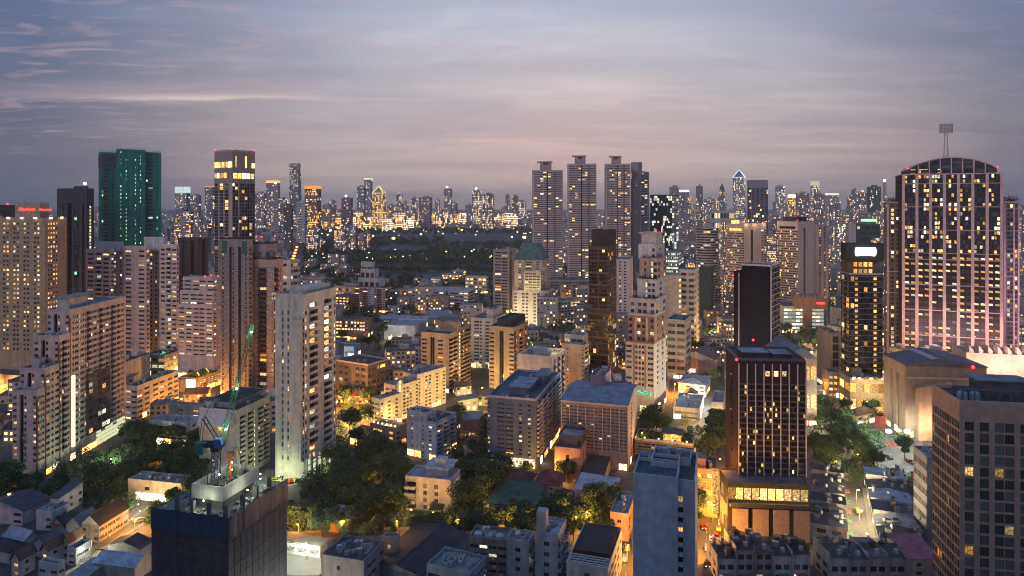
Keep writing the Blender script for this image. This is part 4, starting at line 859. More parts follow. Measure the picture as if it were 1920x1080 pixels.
b.block(1364, 243, 1350, 1516, 95, 905, (.05, .042, .04), (',WW,', 2, dict(lit=.2)), ('gggggggggg', 1, dict(lit=1.0, base=15.0, top=1.2)), ht=21.2, lit='gold', ls=1.2, clutter=0, trim=(.06, .05, .05), roof=(.13, .14, .17), parapet=.3)
B = b.blocks[1]; mb = MB(); mb.box(.3, -3.6, 14.2, B['LR'] - .3, -.02, 14.6); mb.box(.3, -3.6, 14.6, B['LR'] - .3, -3.4, 15.6); b.part('restaurant_terrace', mb, plain((.06, .05, .05)), 1)
mb = MB(); [mb.box(1 + B['LR'] * k / 4, -3.3, 2.6, B['LR'] * (k + 1) / 4 - .6, -2.9, 13.6) for k in range(4)]; b.part('screen_panel', mb, plain((.30, .23, .19), .6), 1)
mb = MB(); mb.box(.3, -3.0, 0, B['LR'] - .3, -.02, 2.4); b.part('podium_base', mb, wallmat((.06, .06, .06)), 1)
for k in range(7): LAMPSPOT.append((b.at(1, 2.5 + k * 4, -2.2, 17.2), (1, .62, .18), 50))
# --- dark slab behind it
b = Bld('office_tower', 'plain dark navy slab tower with pale edges behind the black ribbed hotel', 'tower', 'the plain dark navy slab')
b.block(1446, 402, 1391, 1462, 34, 500, (.010, .010, .022), None, (',W,W,', 24, dict(lit=0, band=(.4, .3, 1), base=4)), trim=(.55, .46, .44), clutter=1, streak=.1)
b.block(1415, 414, 1376, None, 34, 513, (.010, .010, .022), None, None, LR=9, clutter=0, streak=.1)
B = b.blocks[0]; mb = MB(); mb.box(-.25, -.25, 0, .35, .35, B['zt']); mb.box(B['LR'] - .3, -.3, 0, B['LR'] + .25, .2, B['zt'] - 28); b.part('pale_edge', mb, wallmat((.55, .46, .45)), 0)
B = b.blocks[1]; mb = MB(); mb.box(-.3, B['LL'] - 3.4, 0, -.02, B['LL'] - 2.8, B['zt']); b.part('pale_edge', mb, wallmat((.45, .40, .42)), 1); b.redlamps(1, [(0, B['LL'] - 1, B['zt'] + .5), (0, B['LL'] + .5, B['zt'] - 3)], .5)
# --- pair of slab hotels with blank pink ends
for i, (xw, xl, xc, xr, yt, lab, sh) in enumerate(((1351, 1364, 1395, 1437, 421, 'cream-ended slab hotel with lamps along its roof, next to the round banded tower', 'the lamp-topped slab hotel'), (1447, 1457, 1496, 1527, 417, 'cream-ended slab hotel with a dark roof hall, nearest the big arched tower', 'the dark-roofed slab hotel'))):
    b = Bld('slab_hotel', lab, 'hotel', sh); D = 745
    b.block(xc, D, xl, xr, 52, yt, (.58, .46, .41), ('wwwwwwwwwwwwwwww', 34, dict(lit=.15, wh=.55, fill={'w': .85}, top=9)), ('.,.d...' + ('ww' if i == 0 else '.'), 34, dict(lit=.2, top=6)), lit='warm', ls=1.2, clutter=3, glass=glassmat((.02, .016, .016)))
    if i == 0: b.block(1364, D + 16, xw, None, 52, 415, (.36, .31, .31), ('wwwwww', 36, dict(lit=.3)), ('ww.ww', 36, dict(lit=.25)), LR=14, clutter=1)
    else: b.block(1535, D + 22, 1520, 1553, 52, 424, (.44, .36, .34), None, ('w.w.', 34, dict(lit=.15)), clutter=1)
    B = b.blocks[0]
    if i == 0:
        mb = MB(); mb.box(-.3, 6, B['zt'] + .8, .3, B['LL'] * .75, B['zt'] + 4.5); b.part('lit_roof_screen', mb, litmat('gold', 1.3), 0)
        for t in (.1, .5, .9): LAMPSPOT.append((b.at(0, B['LR'] * t, -2.5, B['zt'] + 3), (1, .7, .3), 500))
    else: mb = MB(); mb.box(3, 4, B['zt'] + .06, B['LR'] * .7, B['LL'] * .8, B['zt'] + 6); b.part('roof_hall', mb, wallmat((.06, .055, .06)), 0)
    mb = MB(); mb.box(-.4, 3, B['zt'] - 7, -.05, B['LL'] - 3, B['zt'] - 4.5); b.part('lit_band', mb, litmat('gold', 1.2) if i == 0 else TINTD, 0)
    b.redlamps(0, [(1, 1, B['zt'] + 1), (B['LR'] - 1, 1, B['zt'] + 1)], .6)
# --- round banded tower
b = Bld('apartment_tower', 'rounded tower with close white floor bands before the lamp-topped slab hotel', 'apartment tower', 'the round banded tower')
b.corner(1332, 800); FOOT.append((wx(1318, 800), 790, 1, 0, 0, 1, 24, 24)); zt = wz(429, 800)
pts = [(11 * math.cos(t) * 1.15, 12 + 12 * math.sin(t)) for t in [2 * math.pi * k / 20 for k in range(20)]]
mb = MB(); wb = MB(); n = 30
for j in range(n):
    z0 = zt * j / n; mb.prism([(x * 1.04, (y - 12) * 1.04 + 12) for x, y in pts], z0, z0 + zt / n * .48)
    for k in range(20):
        (x0, y0), (x1, y1) = pts[k], pts[(k + 1) % 20]; wb.quad((x0, y0, z0 + zt / n * .48), (x1, y1, z0 + zt / n * .48), (x1, y1, z0 + zt / n), (x0, y0, z0 + zt / n), 1 if rnd.random() < .06 else 0)
mb.prism(pts, zt, zt + 1); mb.prism([(x * .5, (y - 12) * .5 + 12) for x, y in pts], zt + 1, zt + 5); mb.build('floor_bands', wallmat((.42, .38, .37)), b.root); tag(wb.build('window_rows', [TINTB, litmat('mixed', 1.2)], b.root), kind='stuff')
# --- black glass hotel with the glowing billboard
b = Bld('hotel_tower', 'narrow black glass hotel with a glowing white billboard on top', 'hotel', 'the black glass billboard hotel')
b.block(1592, 412, 1577, 1655, 96, 515, (.03, .028, .032), ('g,g', 21, dict(lit=.25, base=9, band=(.18, .6, 1))), (',gl,gg,gl,g', 21, dict(lit=.10, base=9, band=(.14, .35, 1))), glass=TINTD, lit='gold', ls=1.05, trim=(.36, .31, .34), clutter=0, frame=(.02, .02, .02))
B = b.blocks[0]; b.block(1590, 414, 1577, 1656, 96, 486, (.10, .06, .04), None, ('.llll.g', 2, dict(wh=.7, sill=.1)), zb=B['zt'], clutter=0, lit='gold', ls=1.2, foot=False)
b.block(1586, 412, 1577, 1657, 96, 459, (.03, .032, .04), None, None, zb=b.blocks[1]['zt'], clutter=0, foot=False)
B2 = b.blocks[2]; mb = MB(); L_ = B2['LR']; zc = (B2['zb'] + B2['zt']) / 2 + .4
mb.extr_y([(L_ * .52 + L_ * .28 * math.copysign(abs(math.cos(t)) ** .55, math.cos(t)), zc + 2.9 * math.copysign(abs(math.sin(t)) ** .6, math.sin(t)) + .5 * math.sin(3 * t)) for t in [2 * math.pi * k / 28 for k in range(28)]], -.35, -.05); b.part('glowing_billboard', mb, glowmat((.92, .97, 1), 4.0), 2)
LAMPSPOT.append((b.at(2, L_ * .5, -5, zc), (.9, .95, 1), 350))
b.block(1594, 396, 1573, 1659, 96, 712, (.32, .25, .18), ('WW', 2, dict(lit=.6)), ('WWWWW', 2, dict(lit=.9, wh=.6)), lit='gold', ls=1.5, clutter=2); B3 = b.blocks[3]
mb = MB(); [mb.box(1 + k * B3['LR'] / 6, -.6, B3['zt'] + .3, 2.6 + k * B3['LR'] / 6, -.1, B3['zt'] + 1.6) for k in range(6)]; b.part('lit_canopy', mb, litmat('warm', 2.2), 3)
LAMPSPOT.append((b.at(3, 8, -5, 14), (1, .75, .35), 900)); LAMPSPOT.append((b.at(3, 18, -5, 14), (1, .75, .35), 900))
# --- big arched tower
b = Bld('arched_tower', 'huge pink-framed glass tower with a curved roof and lattice mast', 'tower', 'the huge arched tower')
oa = dict(lit=.21, wh=.66, sill=.18, fill={'n': .86, 'w': .86}, pier=.7, band=(.5, .25, 5))
pt = 'pp' + 'nnnnpp' * 7; D = 515; PK = (.56, .40, .40); hz = wz(326, D); midz = wz(475, D)
b.block(1691, 525, 1680, 1881, 112, 475, (.028, .026, .034), None, ('pp' + 'w,wpp' * 7, 17, dict(oa, base=2, lit=.48, top=0, wh=.34, sill=.1, fill={'w': .96}, band=(.6, .25, 4))), ht=midz, trim=PK, glass=TINTB, lit='warm', ls=1.3, roofed=False, LL=34)
b.block(1691, 525, 1680, 1881, 112, 326, (.045, .04, .05), None, (pt, 17, dict(oa, top=.3)), zb=midz, ht=hz, trim=PK, glass=TINTB, lit='warm', ls=1.3, LL=34, clutter=0, foot=False, roofed=False)
B = b.blocks[1]; L_ = B['LR']; arc = [(L_ * (.06 + .88 * t), hz + 3.2 + 8.6 * math.sin(math.pi * t) ** .75 * 1.0) for t in [k / 18 for k in range(19)]]
mb = MB(); mb.extr_y([(L_ * .06, hz)] + arc + [(L_ * .94, hz)], .5, 33); b.part('arched_attic', mb, wallmat((.05, .05, .065)), 1)
mb = MB()
for (x0, z0), (x1, z1) in zip(arc, arc[1:]): mb.extr_y([(x0, z0 + .02), (x1, z1 + .02), (x1, z1 + .9), (x0, z0 + .9)], -.5, 34)
for k in range(1, 8):
    x = L_ * (.06 + .88 * k / 8); h = 3.2 + 8.6 * math.sin(math.pi * k / 8) ** .75; mb.box(x - .4, -.3, hz, x + .4, .48, hz + h)
mb.box(-.5, -.6, hz - .6, L_ + .5, 33.5, hz + .3); b.part('arched_rim', mb, wallmat(PK), 1)
for t, w in ((.09, 3.2), (.18, 5.6), (.365, 2.2)): mb = MB(); mb.box(L_ * t, .2, hz + .8, L_ * t + w, .45, hz + 3.6); b.part('lit_window', mb, litmat('gold', 1.9), 1)
mb = MB()
for k in range(8):
    for j in range(3):
        x = L_ * (.075 + .88 * k / 8); h = 3.2 + 8.6 * math.sin(math.pi * (k + .5) / 8) ** .75
        if 1 + j * 3.2 + 2.4 < h: mb.box(x + .6, .15, hz + 1 + j * 3.2, x + L_ * .88 / 8 - .8, .42, hz + 3.2 + j * 3.2)
b.part('window_rows', mb, [TINTB], 1, kind='stuff')
shz = wz(380, D)
b.block(1663, 545, 1655, 1690, 112, 380, (.16, .12, .12), ('nn', 40, dict(lit=.1)), ('p,n,np', 36, dict(oa, band=(.5, .2, 5))), ht=shz, LL=20, trim=PK, glass=TINTB, clutter=0, ls=1.3)
b.block(1882, 508, 1880, 1911, 112, 380, (.16, .12, .14), None, ('p,nnpnp', 36, dict(oa, band=(.5, .2, 5), lit=.2)), ht=shz, LL=20, trim=(.50, .36, .42), glass=TINTB, clutter=0, ls=1.3)
plantrow(b, 2, .5, .5, 10, 8, shz, 26, 4.5); plantrow(b, 3, .5, .5, 9, 8, shz, 26, 4.5)
for j in range(4): plantrow(b, 1, -1.5, .5, .3, 3, hz - 4 * j - 3, 6, 2.5)
LAMPSPOT.append((b.at(3, 9, -8, 40), (1, .62, .68), 2200)); LAMPSPOT.append((b.at(3, 12, -8, 75), (1, .62, .68), 1700))
for t in (.1, .3, .5, .7, .9): LAMPSPOT.append((b.at(0, L_ * t, -9, 24), (1, .60, .54), 2800))
b.redlamps(1, [(L_ * .06, 1, hz + 3.5), (L_ * .95, 1, hz + 3.5)], .6)
mb = MB(); x = L_ * .47; z0 = hz + 11.8; z1 = wz(247, D); 
for (sx, sy) in ((-1, -1), (1, -1), (1, 1), (-1, 1)): mb.tube((x + sx * 1.5, 8 + sy * 1.5, z0 - 1), (x + sx * .8, 8 + sy * .8, z1), .13)
for k in range(10):
    t0, t1 = k / 10, (k + 1) / 10; w0, w1 = 1.5 - .7 * t0, 1.5 - .7 * t1; za, zb_ = z0 - 1 + (z1 - z0 + 1) * t0, z0 - 1 + (z1 - z0 + 1) * t1; c4 = ((-1, -1), (1, -1), (1, 1), (-1, 1))
    for i in range(4): a_, b_ = c4[i], c4[(i + 1) % 4]; mb.tube((x + a_[0] * w0, 8 + a_[1] * w0, za), (x + b_[0] * w1, 8 + b_[1] * w1, zb_), .08)
b.part('lattice_mast', mb, plain((.32, .27, .28)), 1)
mb = MB(); zt = wz(231, D)
for k in range(4): z = z1 + (zt - z1) * k / 3; mb.box(x - 4.3, 7.4, z - .18, x + 4.3, 8.6, z + .18)
for k in range(5): xx = x - 4.3 + 8.6 * k / 4; mb.box(xx - .12, 7.5, z1, xx + .12, 8.5, zt)
for i in range(4):
    for j in range(3): mb.box(x - 3.9 + i * 2.15, 7.45, z1 + .4 + j * (zt - z1) / 3, x - 2.4 + i * 2.15, 7.7, z1 + 1.7 + j * (zt - z1) / 3)
b.part('mast_platform', mb, plain((.26, .22, .23)), 1)
# --- beige hall in front of it
b = Bld('shopping_hall', 'windowless beige hall with a low pitched grey roof below the arched tower', 'shopping centre', 'the windowless beige hall')
b.block(1698, 352, 1657, 1850, 96, 684, (.25, .175, .13), ('..d.d..', 1, dict(top=6, base=3)), ('.,d,..', 1, dict(base=3, top=10)), clutter=0, roofed=False, streak=.2)
B = b.blocks[0]; z = B['zt']; mb = MB(); mb.extr_y([(-.5, z), (B['LR'] * .5, z + 4), (B['LR'] + .5, z), (B['LR'] + .5, z - .5), (-.5, z - .5)], -.6, B['LL'] + .5); b.part('roof', mb, roofmat((.12, .11, .13)), 0)
mb = MB(); mb.quad((B['LR'] * .33, -.1, z + 2.95), (B['LR'] * .41, -.1, z + 3.58), (B['LR'] * .41, B['LL'], z + 3.58), (B['LR'] * .33, B['LL'], z + 2.95)); b.part('roof_light', mb, plain((.34, .33, .36)), 0)
mb = MB(); mb.box(-.9, -.4, z - 7, B['LR'] + .5, -.02, z - 6); mb.box(B['LR'] * .12, -3.5, 0, B['LR'] * .5, -.03, z - 11); mb.extr_y([(B['LR'] * .1, z - 11), (B['LR'] * .52, z - 11), (B['LR'] * .52, z - 7.5)], -3.8, -.03); b.part('portal', mb, wallmat((.44, .30, .20)), 0)
LAMPSPOT.append((b.at(0, -7, 30, 10), (1, .72, .36), 450)); LAMPSPOT.append((b.at(0, 8, -9, 10), (1, .46, .16), 1000))
b.redlamps(0, [(B['LR'] * .82, -1, z - 1.5)], .8)
b.block(1812, 425, 1808, 1990, 104, 664, (.62, .40, .35), None, ('......', 1, {}), LL=24, clutter=0, roof=(.25, .22, .22), streak=.15)
B = b.blocks[1]; LAMPSPOT.append((b.at(1, 12, -12, 28), (1, .62, .5), 5200)); LAMPSPOT.append((b.at(1, 26, -12, 28), (1, .62, .5), 4200))
mb = MB()
for k in range(9): mb.prism([(2 + k * 5.2, 1), (4.4 + k * 5.2, 1), (4.4 + k * 5.2, 8), (2 + k * 5.2, 8)], B['zt'] + .1, B['zt'] + 2.4); mb.extr_y([(2 + k * 5.2, B['zt'] + 2.4), (4.4 + k * 5.2, B['zt'] + 2.4), (2 + k * 5.2, B['zt'] + 5.5)], 1, 8)
b.part('roof_vents', mb, wallmat((.5, .38, .34)), 1)
# --- near hotel at the edge
b = Bld('hotel_tower', 'near brown hotel tower with big square windows and a roof plant deck', 'hotel', 'the near brown hotel')
b.block(1799, 186, 1748, 1990, 100, 757, (.40, .27, .20), ('wwwwwwwwwww', 21, dict(lit=.01, wh=.76, sill=.12, fill={'w': .86}, rec=.22, top=4.5, ac=0)), ('.W.W.WW.W.WW.', 20, dict(lit=.05, wh=.82, sill=.09, rec=.3, top=4.5, split=3, fill={'W': .93}, ac=0)), ls=.7, lit='warm', glass=glassmat((.03, .036, .036), curtain=.9), frame=(.09, .10, .10), clutter=0, roof=(.05, .06, .065), trim=(.42, .30, .23), streak=.15)
B = b.blocks[0]; z = B['zt']; mb = MB(); mb.box(1.2, 7, z + .1, 14, 7.3, z + 3.2); mb.box(9, 9, z + .1, 21, 15, z + 4.4, 0, mt=1); mb.box(8, 8.2, z + 4.4, 22, 16, z + 4.8, 1); mb.box(14, 17, z + .1, 26, 22, z + 3.2, 0, mt=1); [mb.box(2 + 3 * k, 3, z + .1, 2.3 + 3 * k, 3.3, z + 3) for k in range(8)]; mb.box(1.5, 2.8, z + 3, 26, 3.4, z + 3.4); b.part('plant_deck', mb, [wallmat((.10, .10, .12)), roofmat((.20, .22, .26))], 0)
for k in range(2): mb = MB(); mb.cyl(2.8 + 3.2 * k, 5, z + .1, z + 1.9, 1.4, 1.3, 14); mb.cyl(2.8 + 3.2 * k, 5, z + 1.9, z + 2.5, 1.3, .3, 14); b.part('water_tank', mb, plain((.20, .30, .34), .5), 0)
# --- grey side block of the lot
b = Bld('apartment_block', 'narrow blue-grey block with a lit roof deck squeezed beside the near brown hotel', 'apartment block')
b.block(1738, 236, 1713, 1790, 100, 862, (.20, .21, .25), ('wwwwwwwwww', 7, dict(lit=.08, wh=.5)), None, clutter=3, lit='mixed', roof=(.34, .40, .46))
# --- lit office with the brown T frame
b = Bld('shopping_centre', 'lit white-banded shopping centre with a brown T-shaped portal', 'shopping centre', 'the lit T-portal shopping centre')
b.block(1470, 640, 1458, 1545, 92, 576, (.5, .48, .40), None, ('WWWWWWWWWW', 7, dict(lit=.95, wh=.62, sill=.2, fill={'W': .96})), LL=40, lit='cool', ls=1.1, clutter=2)
B = b.blocks[0]; mb = MB(); mb.box(B['LR'] * .46, -2.5, 0, B['LR'] * .68, -.05, B['zt']); mb.box(B['LR'] * .26, -3.2, B['zt'] - 1, B['LR'] * 1.02, 6, B['zt'] + 9); b.part('brown_portal', mb, wallmat((.34, .19, .14)), 0)
mb = MB(); mb.box(B['LR'] * .78, -3.5, B['zt'] + 3.4, B['LR'] * .98, -3.25, B['zt'] + 5.4); b.part('red_sign', mb, glowmat((1, .06, .05), 2.5), 0)
mb = MB(); [mb.extr_y([(B['LR'] * (.3 + .1 * k), B['zt'] + 9), (B['LR'] * (.4 + .1 * k), B['zt'] + 9), (B['LR'] * (.35 + .1 * k), B['zt'] + 12.5)], -3, 5) for k in range(6)]; b.part('roof_gables', mb, roofmat((.3, .2, .17)), 0)
# --- lattice-fronted block near the billboard hotel
b = Bld('office_block', 'beige block with a lattice screen and a glowing shop front below', 'office building', 'the lattice-screen block')
b.block(1556, 440, 1548, 1578, 94, 627, (.34, .27, .21), None, (',g,', 7, dict(lit=.2)), LL=22, clutter=1, lit='warm')
b.block(1554, 425, 1545, 1580, 94, 700, (.4, .32, .22), None, ('lll', 4, {}), LL=10, lit='warm', ls=1.7, clutter=0)
# --- hall with curved roof
b = Bld('exhibition_hall', 'grey vaulted hall lit under its eaves behind the black ribbed hotel', 'hall', 'the grey vaulted hall')
b.block(1470, 372, 1462, 1532, 92, 672, (.42, .34, .26), None, ('WWWWW', 2, dict(lit=.8, base=5)), LL=36, roofed=False, lit='warm', ls=1.4)
B = b.blocks[0]; mb = MB(); mb.extr_y([(B['LR'] * t, B['zt'] + 5.5 * math.sin(math.pi * t)) for t in [k / 12 for k in range(13)]], -1, B['LL']); b.part('vaulted_roof', mb, roofmat((.17, .18, .22)), 0)
# ================================================================== MIDDLE DISTANCE
# --- the residential towers with roof frames
TW = [(998, 1057, 320, 1005, 'leftmost and shortest of the three banded residential towers', 302), (1064, 1120, 308, 1000, 'banded residential tower standing between its two twins', 291), (1135, 1184, 308, 1010, 'banded residential tower with lit top floors joined to a narrow fourth', 292)]
for k, (xl, xr, yt, D, lab, ytop) in enumerate(TW):
    b = Bld('residential_tower', lab, 'apartment tower', ('the shortest banded tower', 'the middle banded tower', 'the banded tower with lit top floors')[k], 'three tall banded towers by the park')
    b.block(xr - 2, D, xl, None, 5, yt, (.50, .43, .43), ('.WWWWdWWdWW,', 52, dict(lit=.10 if k < 2 else .16, wh=.44, sill=.3, fill={'W': .95}, top=1, base=6)), ('www', 52, dict(lit=.1)), LR=26, glass=TINTB, trim=(.40, .34, .34), clutter=0, ls=1.5, lit='warm')
    B = b.blocks[0]; z = B['zt']; zt = wz(ytop, D); mb = MB(); c = B['LL'] * .56; w = B['LL'] * .19
    mb.box(4, c - w, z, 7, c + w, z + (zt - z) * .62); mb.box(4, c - w, z + (zt - z) * .62, 7, c - w * .55, zt - 1.5); mb.box(4, c + w * .55, z + (zt - z) * .62, 7, c + w, zt - 1.5); mb.box(3, c - w * 1.15, zt - 1.5, 14, c + w * 1.5, zt); b.part('roof_frame', mb, wallmat((.40, .31, .31)), 0)
    mb = MB(); mb.box(4.5, c - w * .5, z + (zt - z) * .66, 12, c + w * .5, zt - 1.6); b.part('plant_room', mb, wallmat((.10, .09, .10)), 0)
    mb = MB(); mb.box(-.5, -.2, 0, 1.2, .8, z + .5); mb.box(-.5, B['LL'] - .8, 0, 1.2, B['LL'] + .2, z + .5); b.part('corner_fin', mb, wallmat((.42, .34, .34)), 0)
b = Bld('residential_tower', 'narrow stepped tower attached behind the banded tower with lit top floors', 'apartment tower')
b.block(1199, 1045, 1184, 1217, 40, 322, (.34, .29, .30), ('..', 50, {}), ('.WW.', 50, dict(lit=.16)), glass=TINTB, clutter=0, ls=1.4)
b.block(1197, 1042, 1183, 1204, 40, 305, (.36, .31, .31), None, None, clutter=0, zb=170, foot=False); b.block(1190, 1030, 1183, 1197, 40, 337, (.3, .25, .26), None, ('.w.', 50, dict(lit=.1)), clutter=0)
b = Bld('podium_block', 'long beige podium under the three banded towers', 'podium')
b.block(1185, 965, 965, None, 4, 527, (.42, .34, .30), ('W' * 26, 3, dict(lit=.15)), None, LR=40, clutter=6)
# --- tower with the green copper roof
b = Bld('hotel_tower', 'cream hotel tower with a sloped green roof and floodlit base', 'hotel', 'the green-roofed cream hotel')
b.block(1018, 690, 964, 1030, 14, 489, (.52, .45, .36), ('.w.W.w.', 15, dict(lit=.18, base=30)), ('w.w', 15, dict(lit=.1, base=30)), lit='warm', ls=1.2, clutter=0)
b.block(1014, 680, 982, 1024, 14, 510, (.5, .46, .38), (',WWWW,', 9, dict(lit=.2, base=28)), ('w', 9, dict(base=28)), clutter=0, glass=TINTG)
b.block(1028, 670, 963, 1038, 14, 548, (.54, .46, .36), ('w.ww.ww.w', 9, dict(lit=.14, base=4)), ('ww', 9, dict(lit=.1)), lit='gold', ls=1.2, clutter=0)
B = b.blocks[0]; z = B['zt']; a_, c_ = B['LR'], B['LL']; zt = wz(457, 690); mb = MB()
lo = [(-.5, -.5), (a_ + .5, -.5), (a_ + .5, c_ + .5), (-.5, c_ + .5)]; up = [(a_ * .3, c_ * .25), (a_ * .7, c_ * .25), (a_ * .7, c_ * .8), (a_ * .3, c_ * .8)]
for i in range(4): j = (i + 1) % 4; mb.quad((*lo[i], z + .5), (*lo[j], z + .5), (*up[j], zt), (*up[i], zt))
mb.poly([(*p, zt) for p in up]); b.part('copper_roof', mb, roofmat((.09, .17, .155)), 0)
for t in (.1, .35, .6, .85): LAMPSPOT.append((b.at(2, -9, b.blocks[2]['LL'] * t, 5), (1, .86, .5), 5200))
for t in (.1, .9): LAMPSPOT.append((b.at(1, -3, b.blocks[1]['LL'] * t, b.blocks[2]['zt'] + 3), (1, .7, .25), 1500))
def simple(name, lab, cat, sh, xc, D, xl, xr, a, yt, col, L, Rr, **k):
    b = Bld(name, lab, cat, sh); b.block(xc, D, xl, xr, a, yt, col, L, Rr, **k); return b
simple('apartment_block', 'low white apartment block floodlit green-yellow beside the green-roofed hotel', 'apartment block', None, 1052, 690, 1035, 1094, 55, 566, (.56, .53, .42), ('www', 8, dict(lit=.1)), ('wwwwwww', 8, dict(lit=.22)), clutter=2, ls=1.2, roof=(.08, .14, .13))
simple('apartment_tower', 'small banded tower with lit windows beside the green-roofed hotel', 'apartment tower', None, 955, 760, 925, 972, 20, 470, (.40, .34, .33), (',WW,', 20, dict(lit=.12)), ('d.w', 20, dict(lit=.3)), ls=1.3)
simple('apartment_tower', 'cream tower with a lit crown behind the dark copper-banded tower', 'apartment tower', None, 1182, 640, 1153, 1187, 14, 488, (.58, .50, .48), ('.w,w.', 24, dict(lit=.12)), None, LR=None, lit='mixed')
simple('office_tower', 'dark green glass office tower flecked with white lit windows', 'tower', 'the dark green glass office', 1260, 1160, 1219, 1272, 20, 366, (.02, .05, .055), ('g' * 12, 32, dict(lit=.30)), ('ggg', 32, dict(lit=.25)), glass=TINTG, lit='cool', ls=1.0, clutter=3)
simple('office_block', 'low glowing office at the foot of the dark green glass tower', 'office building', None, 1272, 1090, 1248, 1282, 20, 473, (.4, .4, .36), ('w' * 10, 8, dict(lit=.75)), ('ww', 8, dict(lit=.7)), lit='cool', ls=1.3, clutter=2)
simple('apartment_block', 'cream apartment block with a red light strip near the planted condominium', 'apartment block', None, 1278, 560, 1249, 1282, 12, 519, (.58, .48, .38), ('.,.n', 14, dict(lit=.5, band=(.25, .1, 1))), None, LR=12, clutter=2)
simple('apartment_block', 'white balcony-banded block with a pointed red roof pavilion', 'apartment block', 'the white banded pavilion block', 1302, 575, 1274, 1311, 24, 508, (.58, .50, .46), (',W,W', 13, dict(lit=.25, band=(.7, .4, 1))), ('w.w', 13, dict(lit=.1)), ls=1.2, clutter=1)
simple('office_block', 'dark teal slab rising behind the white banded pavilion block', 'office building', None, 1333, 700, 1311, 1338, 24, 503, (.03, .07, .075), None, None, clutter=1)
simple('apartment_block', 'terraced grey block with curved balconies behind the red and white condominium', 'apartment block', None, 1285, 470, 1251, 1296, 24, 603, (.36, .36, .36), ('WW', 8, dict(lit=.14, band=(.7, .5, 1))), ('w', 8, dict(lit=.2)), clutter=4, roof=(.05, .10, .10))
simple('office_tower', 'dark gridded hotel tower with a lit sky lounge on the skyline', 'tower', 'the dark gridded tower', 1440, 1500, 1402, 1450, 14, 338, (.30, .28, .29), ('gg,gg,gg,gg,gg', 34, dict(lit=.10, top=16)), ('g', 34, dict(lit=.1)), glass=TINTB, ls=1.5, clutter=3)
simple('office_block', 'low white block with ribbon windows in front of the dark gridded tower', 'office building', None, 1378, 1450, 1334, 1384, 10, 395, (.5, .48, .46), ('W' * 8, 5, dict(lit=.4)), None, LR=20, lit='mixed', ls=1.3)
b = simple('office_block', 'teal office block crowned by a neon green roof ring', 'office building', None, 1650, 1120, 1607, 1658, 12, 421, (.05, .10, .09), ('W' * 7, 9, dict(lit=.15)), ('ww', 9, {}), glass=TINTG, clutter=0, lit='mixed', ls=1.2)
B = b.blocks[0]; mb = MB(); mb.cyl(8, B['LL'] * .42, B['zt'], B['zt'] + 5, 11, 11, 20, 0); mb.cyl(8, B['LL'] * .42, B['zt'] + 5, B['zt'] + 8.5, 11.6, 11.6, 20, 1); b.part('neon_ring', mb, [plain((.1, .2, .15)), glowmat((.25, 1, .35), 2.4)], 0)
simple('office_block', 'blank cream wing attached to the neon-ringed office', 'office building', None, 1605, 1110, 1591, 1609, 12, 420, (.5, .42, .38), None, None, clutter=1)
simple('apartment_tower', 'stepped white tower with red side stripes in the middle distance', 'apartment tower', 'the white red-striped tower', 722, 760, 664, 731, 20, 540, (.52, .50, .50), ('bwbw.wbw', 10, dict(lit=.14, wh=.5)), ('bb', 10, {}), clutter=1, lit='warm', trim=(.26, .07, .06))
b = Bld('penthouse_block', 'white stepped crown with lit floors above the red-striped tower', 'apartment tower'); b.block(713, 766, 672, 722, 20, 524, (.52, .5, .5), ('wwww', 3, dict(lit=.2)), None, clutter=0); b.block(702, 770, 676, 710, 20, 506, (.52, .5, .5), ('www', 4, dict(lit=.3)), None, clutter=0); b.block(699, 774, 677, 703, 20, 493, (.5, .48, .48), ('WW', 3, dict(lit=.2)), None, clutter=1)
simple('office_block', 'long low white office with ribbon windows and a dark stair tower', 'office building', 'the long low white office', 878, 790, 765, 890, 12, 546, (.50, .47, .46), ('WWWWWWWW.d.WWWW', 5, dict(lit=.22, wh=.4)), ('w', 5, {}), clutter=5, lit='mixed', ls=1.2, roof=(.34, .36, .38))
b = simple('market_hall', 'pale metal hall with a bright strip of clerestory windows', 'hall', 'the bright clerestory hall', 796, 668, 712, 802, 10, 600, (.44, .40, .42), ('W' * 10, 1, dict(lit=1, base=4, wh=.4)), ('ww', 1, {}), roofed=False, lit='cool', ls=1.4)
B = b.blocks[0]; mb = MB(); mb.extr_y([(-1, B['zt'] - .2), (B['LR'] * .5, B['zt'] + 3.2), (B['LR'] + 1, B['zt'] - .2)], -1, B['LL'] + 1); b.part('roof', mb, roofmat((.34, .36, .40)), 0)
b = simple('market_hall', 'white-walled shed floodlit along its front below the clerestory hall', 'hall', None, 778, 606, 720, 800, 10, 613, (.62, .60, .58), None, None, roof=(.30, .30, .32)); LAMPSPOT.append((b.at(0, -5, 20, 5), (1, 1, .82), 1100))
b = simple('warehouse', 'pale blue pitched-roof warehouse beside the clerestory hall', 'hall', None, 838, 690, 797, 848, 10, 593, (.36, .40, .45), None, None, roofed=False)
B = b.blocks[0]; mb = MB(); mb.extr_y([(-1, B['zt'] - 2), (B['LR'] * .5, B['zt'] + 4.5), (B['LR'] + 1, B['zt'] - 2)], -1, B['LL'] + 1); b.part('roof', mb, roofmat((.22, .26, .31)), 0)
simple('shop_row', 'row of lit orange restaurants beside the pale slab tower', 'restaurant', None, 690, 622, 630, 696, 8, 601, (.36, .22, .16), ('llwlwwlwllw', 4, dict(lit=.45, base=2)), None, LR=12, lit='warm', ls=1.8, clutter=3, roof=(.08, .07, .07))
simple('shop_row', 'low red-lit market stalls beside the pale slab tower', 'market', None, 682, 604, 630, 684, 8, 629, (.5, .2, .12), ('l' * 14, 1, {}), None, LR=10, lit='warm', ls=2.2, clutter=0, roof=(.3, .14, .1))
